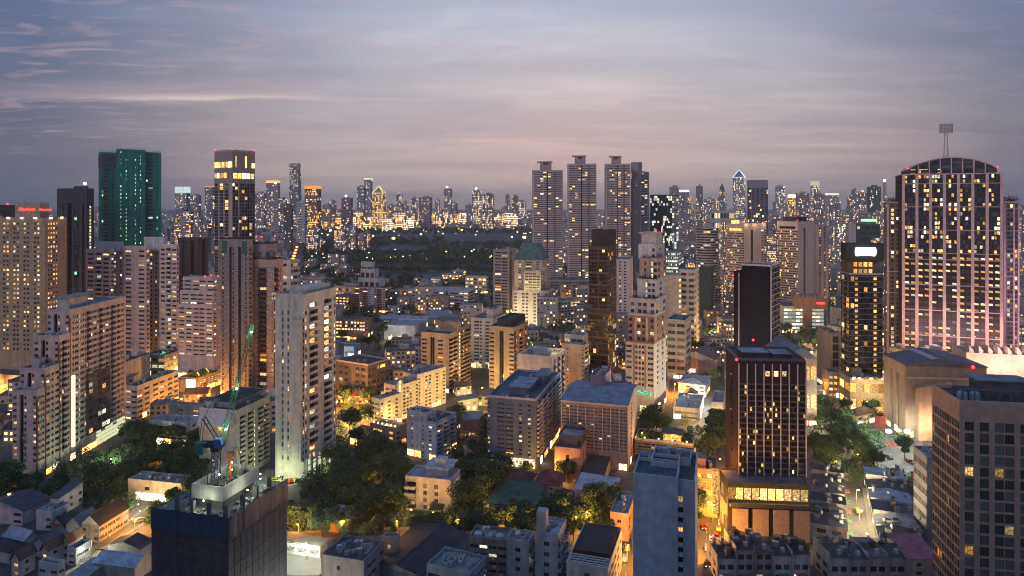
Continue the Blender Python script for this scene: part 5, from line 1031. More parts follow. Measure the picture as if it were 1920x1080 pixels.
b = simple('fuel_station', 'two blue-roofed canopies with white lamps beside the pale slab tower', 'canopy', None, 664, 538, 628, 668, 8, 652, (.4, .45, .5), ('WW', 1, dict(lit=.9)), None, LR=14, lit='cool', ls=1.2, clutter=0, roof=(.03, .18, .34)); LAMPSPOT.append((b.at(0, -4, 8, 6), (.8, 1, .95), 800))
simple('apartment_block', 'dark low apartment block with lit garden court beside the pale slab tower', 'apartment block', 'the dark low garden block', 690, 420, 630, 729, 30, 686, (.14, .11, .10), (',ww.ww,', 5, dict(lit=.12)), ('wWwWw', 5, dict(lit=.22)), lit='gold', ls=1.3, clutter=3, roof=(.04, .04, .05), trim=(.4, .37, .35))
simple('apartment_block', 'white block with open galleries behind the mauve ruled condominium', 'apartment block', 'the white gallery block', 545, 570, 512, 563, 26, 490, (.52, .48, .46), ('WW.', 14, dict(lit=.12, wh=.45)), ('wWw', 14, dict(lit=.15)), clutter=4, roof=(.20, .24, .27))
simple('school_block', 'reddish lit low block behind the pale slab tower', 'school', None, 655, 790, 629, 666, 20, 556, (.42, .22, .16), ('wwww', 4, dict(lit=.6)), None, LR=18, lit='warm', ls=1.2, clutter=2)
simple('office_block', 'grey low block between the slab tower and the red-striped tower', 'office building', None, 660, 830, 628, 668, 20, 539, (.36, .33, .33), ('wwwww', 4, dict(lit=.3)), None, LR=18, clutter=3)
for (xc, xl, xr, yt, D, col, lab) in ((860, 828, 866, 515, 1040, (.5, .36, .24), 'orange-lit clinic block beside the lake'), (912, 872, 916, 520, 930, (.55, .52, .5), 'white low block near the lake, right of the clinic'), (826, 808, 830, 522, 1000, (.5, .45, .4), 'small beige lakeside house, left of the clinic'), (868, 846, 874, 508, 1090, (.4, .37, .37), 'grey block behind the lakeside clinic')):
    simple('low_block', lab, 'building', None, xc, D, xl, xr, 18, yt, col, ('wwwww', 4, dict(lit=.4)), ('w', 4, {}), lit='warm', ls=1.5, clutter=3)
# ================================================================== SKYLINE
def far(name, lab, x0, x1, yt, D, col, lit=.3, kind='warm', ls=2.2, crown=None, glass=None, a=None, group=None, cat='tower', dens=2.6, glare=False):
    b = Bld(name, lab, cat, None, group); a = a if a is not None else rnd.uniform(6, 30); lit *= .68; dens = 2.2; col = tuple(min(.6, c_ * 1.25) for c_ in col)
    if glare: ls *= 2.0; lit = .62
    xr = x1; xc = x0 + (x1 - x0) * .78; wpx = xc - x0; hpx = min(HOR + 153600 / D, 470) - yt
    ncol = max(2, int(wpx / dens)); nf = max(4, int((wz(yt, D)) / FPX ** 0 / (3.1 * D / FPX)))
    b.block(xc, D, x0, None, a, yt, col, ('w' * ncol, nf, dict(lit=lit, wh=.5, simple=True, join=True)), ('w' * max(1, int((x1 - xc) / dens)), nf, dict(lit=lit * .7, simple=True, join=True)), LR=max(8, (x1 - xc) / FPX * D / max(.35, math.sin(R(a)) + .25)), glass=glass or TINTB, lit=kind, ls=ls, clutter=0, roofed=False, streak=.1)
    B = b.blocks[0]; z = B['zt']; lr, ll = B['LR'], B['LL']; mb = MB()
    mb.box(0, 0, z - .3, lr, ll, z + .02); b.part('roof', mb, wallmat(col, streak=.1), 0)
    mb = MB(); s_ = D / FPX
    if crown is None: mb.box(lr * .2, ll * .25, z, lr * .8, ll * (.6 + .2 * rnd.random()), z + s_ * 3); b.part('roof_plant', mb, wallmat(col, streak=.1), 0)
    elif crown[0] == 'lit': mb.box(-.4, -.4, z, lr + .4, ll + .4, z + s_ * crown[1]); b.part('lit_crown', mb, litmat(crown[2], crown[3]), 0)
    elif crown[0] == 'ball': mb.box(lr * .3, ll * .3, z, lr * .6, ll * .6, z + s_ * 2, 0); mb.ball((0, ll * .5, z + s_ * 3.6), s_ * crown[1], 1); b.part('roof_beacon', mb, [wallmat(col), glowmat(crown[2], crown[3])], 0)
    elif crown[0] == 'pyr':
        p = [(0, 0), (lr, 0), (lr, ll), (0, ll)]; t = z + s_ * crown[1]
        for i in range(4): j = (i + 1) % 4; mb.poly([(*p[i], z), (*p[j], z), (lr / 2, ll / 2, t)])
        b.part('pyramid_crown', mb, wallmat(crown[2]), 0)
        if len(crown) > 3:
            mb = MB(); [mb.tube((*q, z), (lr / 2, ll / 2, t), s_ * .5, s_ * .4) for q in p]; [mb.tube((*p[i], z), (*p[(i + 1) % 4], z), s_ * .4) for i in range(4)]; b.part('lit_edges', mb, glowmat(crown[3], 2.6), 0)
    return b
GR = (.26, .23, .24); far_specs = [
 (328, 355, 362, 2100, (.40, .36, .34), 'tall cream tower with a greenish-white glowing crown', .35, ('lit', 12, 'cool', .6)),
 (357, 376, 366, 2900, GR, 'slim grey tower beside the cream glowing-crowned one', .4, None), (384, 402, 351, 2700, GR, 'grey tower with a red-lit rim half hidden by the glowing-crowned glass tower', .3, ('lit', 2, 'warm', 1.5)),
 (478, 499, 362, 2500, (.34, .28, .29), 'mauve skyline tower right of the glowing-crowned glass tower', .35, None), (499, 524, 343, 2700, (.36, .30, .30), 'tall mauve skyline tower with a stepped lit top', .35, ('lit', 5, 'warm', 1.4)),
 (513, 522, 347, 2300, (.45, .38, .37), 'thin blank skyline pillar with a white beacon', .05, ('ball', 1.8, (1, .95, .85), 4.0)), (525, 538, 372, 2900, GR, 'small skyline block left of the pixel-cut tower', .4, None),
 (571, 602, 354, 2300, (.30, .18, .10), 'broad skyline tower glowing gold all over its upper half', .5, ('lit', 6, 'gold', 2.6)), (556, 576, 379, 1900, (.52, .46, .44), 'white slab below the golden skyline tower', .08, None),
 (532, 549, 385, 1800, (.14, .12, .12), 'dark slab with a single white light line below the pixel-cut tower', .12, None), (604, 628, 392, 2600, (.38, .24, .2), 'low ruddy skyline block beside the golden tower', .5, None),
 (640, 662, 371, 2400, (.30, .19, .18), 'red-brown slab in front of the blue-white beacon', .12, ('ball', 2.2, (.45, .6, 1), 6.0)), (669, 686, 350, 2900, (.20, .26, .28), 'teal glass skyline tower left of the tall flat-crowned one', .4, None),
 (683, 699, 337, 3100, (.30, .28, .29), 'tall flat-crowned skyline tower with a white rim', .35, ('lit', 3, 'cool', 2.0)), (698, 724, 362, 2600, (.44, .34, .2), 'golden skyline tower with a bright pyramid top', .75, ('pyr', 13, (.5, .36, .15), (1, .8, .35))),
 (726, 742, 385, 2800, (.3, .26, .25), 'low skyline block right of the golden pyramid', .45, None), (743, 756, 365, 3100, GR, 'slim skyline tower with a red beacon', .4, ('ball', 1.2, (1, .2, .1), 3.0)),
 (770, 784, 372, 3000, GR, 'grey skyline block left of the wide red-brown one', .4, None), (785, 812, 370, 2700, (.36, .24, .23), 'wide red-brown skyline block over a blaze of light', .15, None), (815, 826, 375, 2900, (.5, .42, .36), 'narrow cream skyline slab', .4, None),
 (832, 849, 354, 3200, (.36, .30, .30), 'skyline tower with twin lit roof points', .35, ('ball', 1.8, (1, .9, .55), 4.0)), (885, 905, 357, 2900, (.30, .30, .28), 'lit skyline tower under a white beacon', .6, ('ball', 2.0, (1, 1, .8), 5.0)),
 (905, 930, 364, 2600, (.22, .21, .21), 'dark skyline block full of lit windows', .55, None), (948, 957, 366, 3400, GR, 'thin skyline tower left of the dark narrow one', .4, None), (960, 974, 368, 3000, (.28, .2, .18), 'narrow dark skyline tower near the banded towers', .2, None),
 (1255, 1279, 350, 2600, (.32, .29, .30), 'grey slab tower behind the dark green office', .2, None), (1274, 1297, 360, 2100, (.34, .28, .28), 'mauve tower with one white light strip', .15, ('lit', 4, 'cool', 1.5)), (1305, 1320, 349, 2500, (.24, .19, .19), 'narrow brown skyline tower', .2, None),
 (1320, 1343, 373, 2300, (.36, .31, .3), 'pale low skyline tower left of the green spire', .35, None), (1349, 1362, 356, 2700, (.28, .26, .26), 'skyline tower with a green pointed spire', .25, ('pyr', 14, (.06, .16, .14))),
 (1374, 1403, 332, 2200, (.44, .40, .40), 'tall white skyline tower with a blue-edged pyramid', .5, ('pyr', 14, (.25, .27, .34), (.45, .7, 1))), (1455, 1477, 349, 2600, (.46, .40, .38), 'pale cream skyline tower right of the dark gridded one', .35, None),
 (1478, 1495, 371, 2300, (.45, .34, .2), 'golden crowned skyline block', .6, ('lit', 6, 'warm', 2.2)), (1495, 1524, 362, 1900, (.34, .28, .29), 'wide mauve residence slab, first of the wide pair', .3, None), (1521, 1541, 348, 2200, (.42, .37, .34), 'skyline tower with a bright scaffold crown', .55, ('lit', 9, 'cool', 1.8)),
 (1526, 1552, 364, 1920, (.32, .27, .28), 'wide mauve residence slab, second of the wide pair', .25, None), (1551, 1579, 366, 2300, (.46, .40, .34), 'skyline block with a row of white crown lights', .5, ('lit', 4, 'cool', 2.4)), (1556, 1582, 377, 1750, (.33, .28, .31), 'dotted mauve tower below the white crown lights', .35, None),
 (1596, 1612, 355, 2500, (.26, .24, .25), 'unfinished grey skyline tower with a tilted top', .2, None), (1608, 1632, 362, 2600, (.32, .26, .26), 'mauve skyline tower with an orange sign glow', .35, ('ball', 1.8, (1, .35, .15), 4.0)), (1631, 1658, 350, 2000, (.10, .14, .14), 'dark green glass skyline tower beside the arched tower', .2, None),
 (1655, 1664, 342, 2400, (.5, .46, .4), 'thin pale skyline pillar with a white beacon by the arched tower', .3, ('ball', 2.4, (1, 1, .85), 6.0)), (1600, 1646, 398, 1500, (.34, .28, .28), 'low dark pavilion roofed block before the green glass tower', .3, None),
 (1085, 1122, 400, 1700, (.36, .28, .26), 'red-brown block seen between the first two banded towers', .3, None), (1122, 1136, 398, 2200, (.5, .4, .36), 'pink low block seen between the middle and lit-top banded towers', .3, None),
]
for (x0, x1, yt, D, col, lab, lit, crown) in far_specs:
    if D > 2050: D = 2050 + (D - 2050) * 2.2
    bb_ = far('skyline_tower', lab, x0, x1, yt, D, col, lit, 'gold' if 'gold' in lab else 'mixed', 2.6 if 'gold' in lab else 1.9, crown)
# the tower with pixel-like cuts
b = Bld('skyline_tower', 'tallest skyline tower with blocks cut out of its corners', 'tower', None); D = 4600
for k, (x0, x1, y0, y1) in enumerate(((542, 559, 430, 385), (543, 559.5, 385, 366), (542, 559, 366, 350), (543.5, 559, 350, 338), (542.5, 559, 338, 326), (543, 557.5, 326, 312), (541.5, 558, 312, 306))):
    b.block(x1, D, x0, None, 8, y1, (.24, .25, .29), ('w' * 7, 6, dict(lit=.28, simple=True, join=True)), ('ww', 6, dict(simple=True, join=True)), LR=48, zb=0 if k == 0 else wz(y0, D), clutter=0, roofed=True, parapet=0, foot=(k == 0), lit='mixed', ls=1.6, glass=TINTB)
# anonymous far blocks: each its own object, told apart by place and look
rows = []; r = random.Random(21)
def far_row(n, xa, xb, ya, yb_, Da, Db, where, nm='far_block'):
    xs = sorted(r.uniform(xa, xb) for _ in range(n))
    for i, x in enumerate(xs):
        w = r.uniform(10, 26); D = r.uniform(Da, Db); yt = r.uniform(ya, yb_); col = r.choice([GR, (.36, .30, .29), (.44, .38, .34), (.30, .24, .22), (.24, .24, .27), (.48, .40, .36)])
        cn = {GR: 'grey', (.36, .30, .29): 'mauve', (.44, .38, .34): 'cream', (.30, .24, .22): 'brown', (.24, .24, .27): 'slate', (.48, .40, .36): 'pale pink'}[col]
        if not clear_of(wx(x, D), D, 12) or not off_road(wx(x, D), D, 20): continue
        rows.append(1); lit = r.choice((.2, .35, .5, .7))
        far(nm, '%s %s-lit block, %s from left %s' % (cn, {.2: 'barely', .35: 'dimly', .5: 'well', .7: 'brightly'}[lit], ordinal(i + 1), where), x - w / 2, x + w / 2, yt, D, col, lit, r.choice(('warm', 'mixed', 'warm', 'gold')), r.uniform(1.6, 2.6), group='blocks ' + where, cat='building', glare=('low row' in where))
far_row(17, -10, 330, 380, 398, 2900, 6000, 'on the skyline behind the red-signed hotel')
far_row(34, 480, 1000, 373, 402, 4400, 7600, 'along the skyline beyond the park')
far_row(16, 560, 780, 398, 418, 3000, 3900, 'in the low row before the golden skyline tower')
far_row(22, 780, 1000, 396, 411, 3400, 4400, 'in the low row beyond the park trees')
far_row(30, 1210, 1665, 366, 396, 3200, 6500, 'along the skyline near the blue-edged pyramid')
far_row(24, 1275, 1660, 398, 440, 1250, 2000, 'in the crowded row behind the slab hotels')
far_row(14, 1275, 1560, 440, 500, 830, 1150, 'in the low streets around the round banded tower')
far_row(8, 1560, 1660, 440, 490, 700, 1050, 'in the low streets behind the billboard hotel')
far_row(12, 560, 700, 425, 452, 1650, 2200, 'on the near side of the avenue by the park')
far_row(9, 300, 420, 385, 440, 1200, 2200, 'between the teal and the glowing-crowned towers')
far_row(8, 1010, 1180, 440, 500, 1150, 1500, 'between the feet of the banded towers')
far_row(7, 1905, 1990, 380, 420, 1300, 2500, 'past the arched tower')
# ================================================================== LOW HOUSES placed one by one
def house(lab, xc, yb, xl, xr, a, he, kind, wall, roof, rise=2.2, axis=None, name='house', L=None, Rr=None, cat='house', lit='warm', over=.5, ls=1.0, LR=None, LL=None, clutter=3, short=None):
    b = Bld(name, lab, cat, short); D = dep(yb)
    nfl = max(1, round(he / 3.1))
    B = b.block(xc, D, xl, xr, a, None, wall, (L, nfl, dict(lit=.12, wh=.45)) if L else None, (Rr, nfl, dict(lit=.12, wh=.45)) if Rr else None, ht=he, roofed=(kind == 'flat'), roof=roof, lit=lit, ls=ls, clutter=clutter if kind == 'flat' else 0, LR=LR, LL=LL, glass=TINTB, streak=.4)
    if kind != 'flat': roofshape(b, B['LR'], B['LL'], he, kind, roof, rise, axis, over)
    return b
def roofshape(b, lr, ll, he, kind, roof, rise, axis=None, o=.5, part=None, wall=None):
    mb = MB(); x0, y0, x1, y1 = -o, -o, lr + o, ll + o; z = he + .02; axis = axis or ('x' if lr > ll else 'y'); t = .22; d = -.25
    if kind == 'gable':
        if axis == 'x':
            ym = (y0 + y1) / 2
            for (ya, yc) in ((y0, ym), (y1, ym)):
                mb.quad((x0, ya, z + d), (x1, ya, z + d), (x1, yc, z + rise), (x0, yc, z + rise)); mb.quad((x0, ya, z + d - t), (x1, ya, z + d - t), (x1, ya, z + d), (x0, ya, z + d))
            for xx in (0.01, lr - .01): mb.poly([(xx, 0, he), (xx, ll, he), (xx, ll / 2, z + rise - .2)], 1)
            mb.box(x0, ym - .18, z + rise - .05, x1, ym + .18, z + rise + .1)
        else:
            xm = (x0 + x1) / 2
            for (xa, xc) in ((x0, xm), (x1, xm)):
                mb.quad((xa, y0, z + d), (xa, y1, z + d), (xc, y1, z + rise), (xc, y0, z + rise)); mb.quad((xa, y0, z + d - t), (xa, y1, z + d - t), (xa, y1, z + d), (xa, y0, z + d))
            for yy in (0.01, ll - .01): mb.poly([(0, yy, he), (lr, yy, he), (lr / 2, yy, z + rise - .2)], 1)
            mb.box(xm - .18, y0, z + rise - .05, xm + .18, y1, z + rise + .1)
    elif kind == 'hip':
        i = min(lr, ll) / 2 * .96
        if lr > ll: r0, r1 = (x0 + i, (y0 + y1) / 2), (x1 - i, (y0 + y1) / 2)
        else: r0, r1 = ((x0 + x1) / 2, y0 + i), ((x0 + x1) / 2, y1 - i)
        A, B_, C, Dd = (x0, y0, z), (x1, y0, z), (x1, y1, z), (x0, y1, z); P, Q = (*r0, z + rise), (*r1, z + rise)
        if lr > ll: mb.quad(A, B_, Q, P); mb.quad(C, Dd, P, Q); mb.poly([B_, C, Q]); mb.poly([Dd, A, P])
        else: mb.quad(B_, C, Q, P); mb.quad(Dd, A, P, Q); mb.poly([A, B_, P]); mb.poly([C, Dd, Q])
        for p, q in ((P, Q), (A, P), (Dd, P if lr > ll else Q), (B_, Q if lr > ll else P), (C, Q)): mb.tube(p, q, .14)
        mb.box(x0, y0, z - .3, x1, y1, z - .01)
    elif kind == 'shed':
        mb.quad((x0, y0, z), (x1, y0, z + (rise if axis == 'x' else 0)), (x1, y1, z + rise), (x0, y1, z + (0 if axis == 'x' else rise)))
        if axis == 'x': mb.poly([(0, 0, he), (lr, 0, he), (lr, 0, z + rise - .1)], 1); mb.poly([(0, ll, he), (lr, ll, he), (lr, ll, z + rise - .1)], 1); mb.quad((lr, 0, he), (lr, ll, he), (lr, ll, z + rise - .1), (lr, 0, z + rise - .1), 1)
        mb.box(x0, y0, z - .2, x0 + .2, y1, z)
    mats = [roofmat(roof), wall or wallmat((.4, .38, .36))]
    if part is not None: return mb, mats
    b.part('roof', mb, mats, 0)
DBL = (.035, .045, .06); SLATE = (.07, .08, .10); LGR = (.30, .32, .35); RED = (.16, .06, .05); GRN = (.055, .12, .085); PALE = (.42, .44, .48); BLK = (.02, .02, .025)
W1 = (.55, .53, .54); W2 = (.46, .44, .42)
house('long pink-walled house with a dark roof at the picture edge', 42, 986, -35, 93, 12, 6, 'gable', (.58, .47, .48), SLATE, 2.4, 'x', L='.w.w', Rr='....')
house('white two-storey house with a slanted slate roof beside the tree clump', 98, 996, 68, 132, 10, 6.2, 'flat', W1, LGR, L='.w', Rr='.w.w.')
house('tall white house part with a tilted dark roof behind the slanted one', 112, 978, 94, 155, 10, 9, 'shed', W1, SLATE, 2.0, 'x', Rr='w.w.w')
house('low dark-roofed house left of the brick terrace', 118, 1006, 96, 160, 10, 4.5, 'gable', (.28, .14, .11), DBL, 2, 'x', Rr='..')
house('grey sheet-roofed house adjoining the brick terrace', 150, 1010, 124, 184, 10, 5, 'gable', W2, (.19, .21, .24), 2.4, 'x', Rr='.w')
house('brick and white terrace with a black roof facing the lit lane', 186, 1018, 152, 241, 9, 6.4, 'gable', (.27, .19, .16), BLK, 3.4, 'x', L='w.w', Rr='WwWwWwW', lit='gold', short='the brick terrace by the lit lane')
house('house with a pale corrugated roof above the lane corner', 44, 1036, 6, 76, 22, 4, 'gable', W2, PALE, 2.2, 'y')
house('wide black-roofed house at the picture corner', 18, 1058, -60, 48, 18, 4.2, 'hip', W2, DBL, 2.4)
house('grey flat-roofed house in the middle of the townhouse rows', 86, 1046, 62, 126, 14, 4.6, 'gable', (.36, .36, .4), (.13, .14, .17), 2.0, 'x')
house('townhouse with a white gable rim nearest the lane lamps', 128, 1050, 118, 156, 14, 6, 'gable', W1, (.10, .07, .07), 2.2, 'x', L='w', Rr='.w.')
house('townhouse with a white ridge in the second row', 88, 1066, 78, 120, 14, 6, 'gable', W1, (.11, .08, .08), 2.4, 'x', L='w', Rr='.w.')
house('townhouse with a white ridge in the third row', 36, 1084, 22, 66, 14, 6, 'gable', W1, (.09, .07, .07), 2.4, 'x', L='w', Rr='.w.')
house('small blue-grey flat house below the lane lamps', 142, 1062, 126, 170, 14, 5, 'flat', (.40, .44, .50), (.10, .13, .16), L='w', Rr='W', clutter=2)
house('white house with a carport at the picture bottom', 108, 1096, 72, 122, 14, 5.5, 'flat', W1, (.12, .14, .17), L='W.W', Rr='w', clutter=2)
house('dark sheet-roofed hall across the lane from the brick terrace', 262, 1052, 203, 286, 12, 4.4, 'gable', (.30, .31, .34), DBL, 1.6, 'x')
house('pale zinc-roofed workshop beside the netted building site', 252, 1092, 176, 284, 12, 5, 'gable', W2, (.48, .52, .58), 1.8, 'y', name='workshop')
house('long blue-grey canopy roof along the lane', 150, 1112, 118, 204, 10, 3.6, 'shed', W2, (.24, .29, .34), .8, 'x', name='canopy', cat='canopy')
b = house('modern flat-roofed house glowing at ground level behind the tree clump', 340, 946, 240, 366, 12, 7.4, 'flat', (.52, .42, .30), (.34, .32, .31), L='..w..w.', Rr='.w.', lit='gold', ls=1.5, clutter=7, short='the glowing flat-roofed house')
B = b.blocks[0]; mb = MB(); mb.box(-.35, 1, .4, -.03, B['LL'] - 4, 3.3); b.part('lit_ground_floor', mb, litmat('mixed', 2.6), 0); xx, yy = gp(300, 962); LAMPSPOT.append(((xx, yy, 3.0), (1, .82, .45), 900)); LAMPSPOT.append(((xx - 9, yy + 1, 3.0), (1, .82, .45), 900)); xx, yy = gp(262, 978); LAMPSPOT.append(((xx, yy, 4.0), (1, .75, .35), 500))
house('white four-storey flats with galleries behind the palm trees', 350, 838, 279, 377, 12, 11, 'flat', (.54, .54, .54), (.34, .38, .44), L='WWWW', Rr='.w.', lit='stair', name='apartment_block', cat='apartment block', clutter=4)
house('grey flat-topped block behind the galleried flats', 374, 806, 316, 384, 14, 12, 'flat', (.46, .44, .44), (.30, .34, .40), L='.w.w', name='apartment_block', cat='apartment block', clutter=5)
# bottom centre
house('mauve three-storey block with a lit slit window and pipes on its roof', 682, 1140, 602, 720, 16, 13, 'flat', (.33, .27, .28), (.07, .075, .08), L='..n...', Rr='.WW.W', lit='warm', ls=1.4, name='office_block', cat='office building', clutter=8, short='the mauve slit-window block')
house('orange-lit narrow block behind the mauve slit-window block', 742, 1084, 716, 750, 14, 12, 'flat', (.50, .36, .26), (.2, .2, .2), L='.w.', lit='gold', name='office_block', cat='office building')
house('long dark blue tennis hall roof at the picture bottom', 802, 1128, 690, 884, 24, 7, 'gable', (.2, .22, .25), (.018, .026, .04), 2.2, 'x', name='sports_hall', cat='hall', over=.8, short='the dark blue hall roof')
house('slate lean-to hall beside the dark blue one', 846, 1122, 800, 905, 22, 6.5, 'shed', (.36, .38, .42), (.05, .065, .09), 1.0, 'y', name='sports_hall', cat='hall')
house('long flat stained concrete roof with a parapet at the picture bottom', 880, 1160, 800, 912, 24, 12, 'flat', (.30, .33, .36), (.24, .24, .24), L='WWW', Rr='wwwwww', name='office_block', cat='office building', clutter=7)
b = house('office with round roof vents and a yellow-lit floor', 950, 1082, 880, 960, 12, 11, 'flat', (.26, .22, .20), (.16, .17, .18), L='WWWW', Rr='w', lit='stair', ls=1.0, name='office_block', cat='office building', clutter=2, short='the round-vented office')
B = b.blocks[0]
for k in range(3): mb = MB(); mb.cyl(3, 3 + k * 3.6, B['zt'] + .06, B['zt'] + .9, 1.5, 1.4, 16); mb.cyl(3, 3 + k * 3.6, B['zt'] + .9, B['zt'] + 1.3, 1.4, .4, 16); b.part('roof_vent', mb, plain((.36, .38, .40)), 0)
house('lower raw concrete block with small black windows', 992, 1098, 950, 1002, 16, 13, 'flat', (.42, .42, .42), (.26, .25, .25), L='.w.', Rr='b.b', name='apartment_block', cat='apartment block', clutter=3)
b = house('taller raw concrete block with a lift stub and white roof deck', 1046, 1112, 1003, 1062, 18, 17, 'flat', (.44, .45, .46), (.46, .48, .50), L='.w.', Rr='b.b.b', name='apartment_block', cat='apartment block', clutter=2, short='the raw concrete lift-stub block')
B = b.blocks[0]; mb = MB(); mb.box(1, B['LL'] - 3.2, B['zt'], 4.2, B['LL'] - .2, B['zt'] + 7); b.part('lift_stub', mb, wallmat((.40, .40, .41)), 0)
b = house('white block with a black sheet roof and open roof beams', 1140, 1148, 1062, 1166, 18, 12, 'flat', (.60, .58, .54), (.03, .04, .05), L='..w..', Rr='wwwww', lit='stair', name='office_block', cat='office building', clutter=0, short='the black-roofed white block')
B = b.blocks[0]; mb = MB(); [mb.box(.5 + k * 1.4, .4, B['zt'] + 1.0, .8 + k * 1.4, B['LL'] - .4, B['zt'] + 1.3) for k in range(4)]; b.part('roof_beams', mb, plain((.55, .53, .5)), 0); mb = MB(); mb.box(7, .8, B['zt'] + .06, B['LR'] - .6, B['LL'] - .8, B['zt'] + 1.5); b.part('sheet_roof', mb, roofmat((.02, .027, .032)), 0)
house('small orange-plastered house tucked behind the blank white tower', 1178, 1016, 1144, 1192, 18, 9, 'flat', (.54, .38, .24), (.26, .28, .31), L='.w.', Rr='w.w', lit='gold', ls=1.3, name='house')
house('green hip-roofed house with white eaves among the trees', 1000, 972, 917, 1022, 14, 4.6, 'hip', (.56, .52, .46), GRN, 2.8, L='.w.w.w.', Rr='w', lit='gold', over=1.2, short='the green hip-roofed house')
house('red hip-roofed house nearest the mauve finned hotel', 1046, 934, 1004, 1056, 16, 5.4, 'hip', (.56, .50, .48), RED, 3.4, L='.w.w.', over=.9)
house('dark red-roofed house left of the red hip-roofed one', 992, 930, 944, 1003, 16, 5.2, 'hip', (.50, .44, .42), (.10, .05, .05), 3.2, L='.w.', over=.8)
house('low white house with a pale sheet roof and two windows', 1152, 956, 1078, 1162, 16, 6, 'shed', (.54, .52, .50), PALE, .6, 'y', L='....ww')
house('dark grey-roofed annex behind the low white house', 1128, 924, 1090, 1150, 16, 5, 'gable', (.3, .26, .25), (.05, .06, .07), 1.4, 'y')
house('red-roofed villa beside the white slab', 905, 860, 868, 915, 20, 6, 'hip', (.50, .42, .38), (.22, .07, .05), 3, L='.w.')
house('second red-roofed villa, by the lit street', 908, 828, 862, 916, 20, 5, 'hip', (.46, .38, .34), (.18, .06, .05), 3, L='.w.')
house('pink hip-roofed villa with yellow windows below the cream condominium', 684, 838, 656, 702, 20, 6.4, 'hip', (.56, .46, .40), (.26, .12, .08), 2.6, L='w.w', lit='gold', ls=1.4)
house('dark-roofed pavilion beside the pale slab tower', 645, 804, 632, 672, 20, 5, 'hip', W2, (.08, .06, .06), 2.4, L='w.')
house('orange-lit wall house behind the bright orange lamp', 640, 1000, 612, 662, 12, 5, 'flat', (.52, .30, .14), (.14, .10, .12), clutter=1)
house('lit open shed in the construction yard', 600, 1046, 532, 614, 14, 4.2, 'shed', (.56, .56, .46), (.12, .15, .13), .6, 'y', L='lll', lit='cool', ls=1.3, name='shed', cat='shed')
# middle right
house('pink temple-like hall with pointed gables beside the lit lane', 1340, 704, 1271, 1352, 30, 11, 'gable', (.58, .38, .32), (.16, .10, .10), 4.5, 'x', name='hall', cat='hall', short='the pink gabled hall')
house('white two-storey house with a hipped white roof near the black ribbed hotel', 1322, 746, 1272, 1332, 24, 8, 'hip', (.58, .58, .58), (.36, .38, .42), 2, L='.w.w', Rr='w')
house('small gable cottage in front of the hipped white house', 1300, 762, 1276, 1308, 24, 5, 'gable', (.56, .52, .48), (.06, .06, .07), 2, 'x', L='w')
house('flat grey-roofed house beside the bright street patch', 1312, 790, 1262, 1320, 20, 6, 'flat', (.42, .40, .38), (.46, .47, .48), clutter=2, L='W')
house('lit low block with louvred walls behind the black ribbed hotel', 1525, 770, 1502, 1544, 90, 14, 'flat', (.34, .28, .2), (.1, .1, .1), Rr='ll', lit='warm', ls=1.2, name='low_block', cat='building', LL=14)
b = house('white-rendered shed glowing under floodlights beside the black ribbed hotel', 1356, 800, 1334, 1360, 20, 12, 'flat', (.66, .64, .60), (.3, .3, .3), name='shed', cat='shed', clutter=1); LAMPSPOT.append((b.at(0, -5, 4, 7), (1, .9, .7), 420))
house('small lit restaurant pavilion below the billboard hotel', 1608, 800, 1584, 1640, 60, 6, 'hip', (.44, .30, .2), (.10, .05, .045), 2.5, L='lwl', Rr='wlw', lit='gold', ls=1.6, name='pavilion', cat='restaurant')
house('red-fronted shop below the billboard hotel', 1648, 806, 1640, 1660, 70, 6, 'flat', (.25, .05, .04), (.1, .1, .1), name='shop', cat='shop', clutter=1)
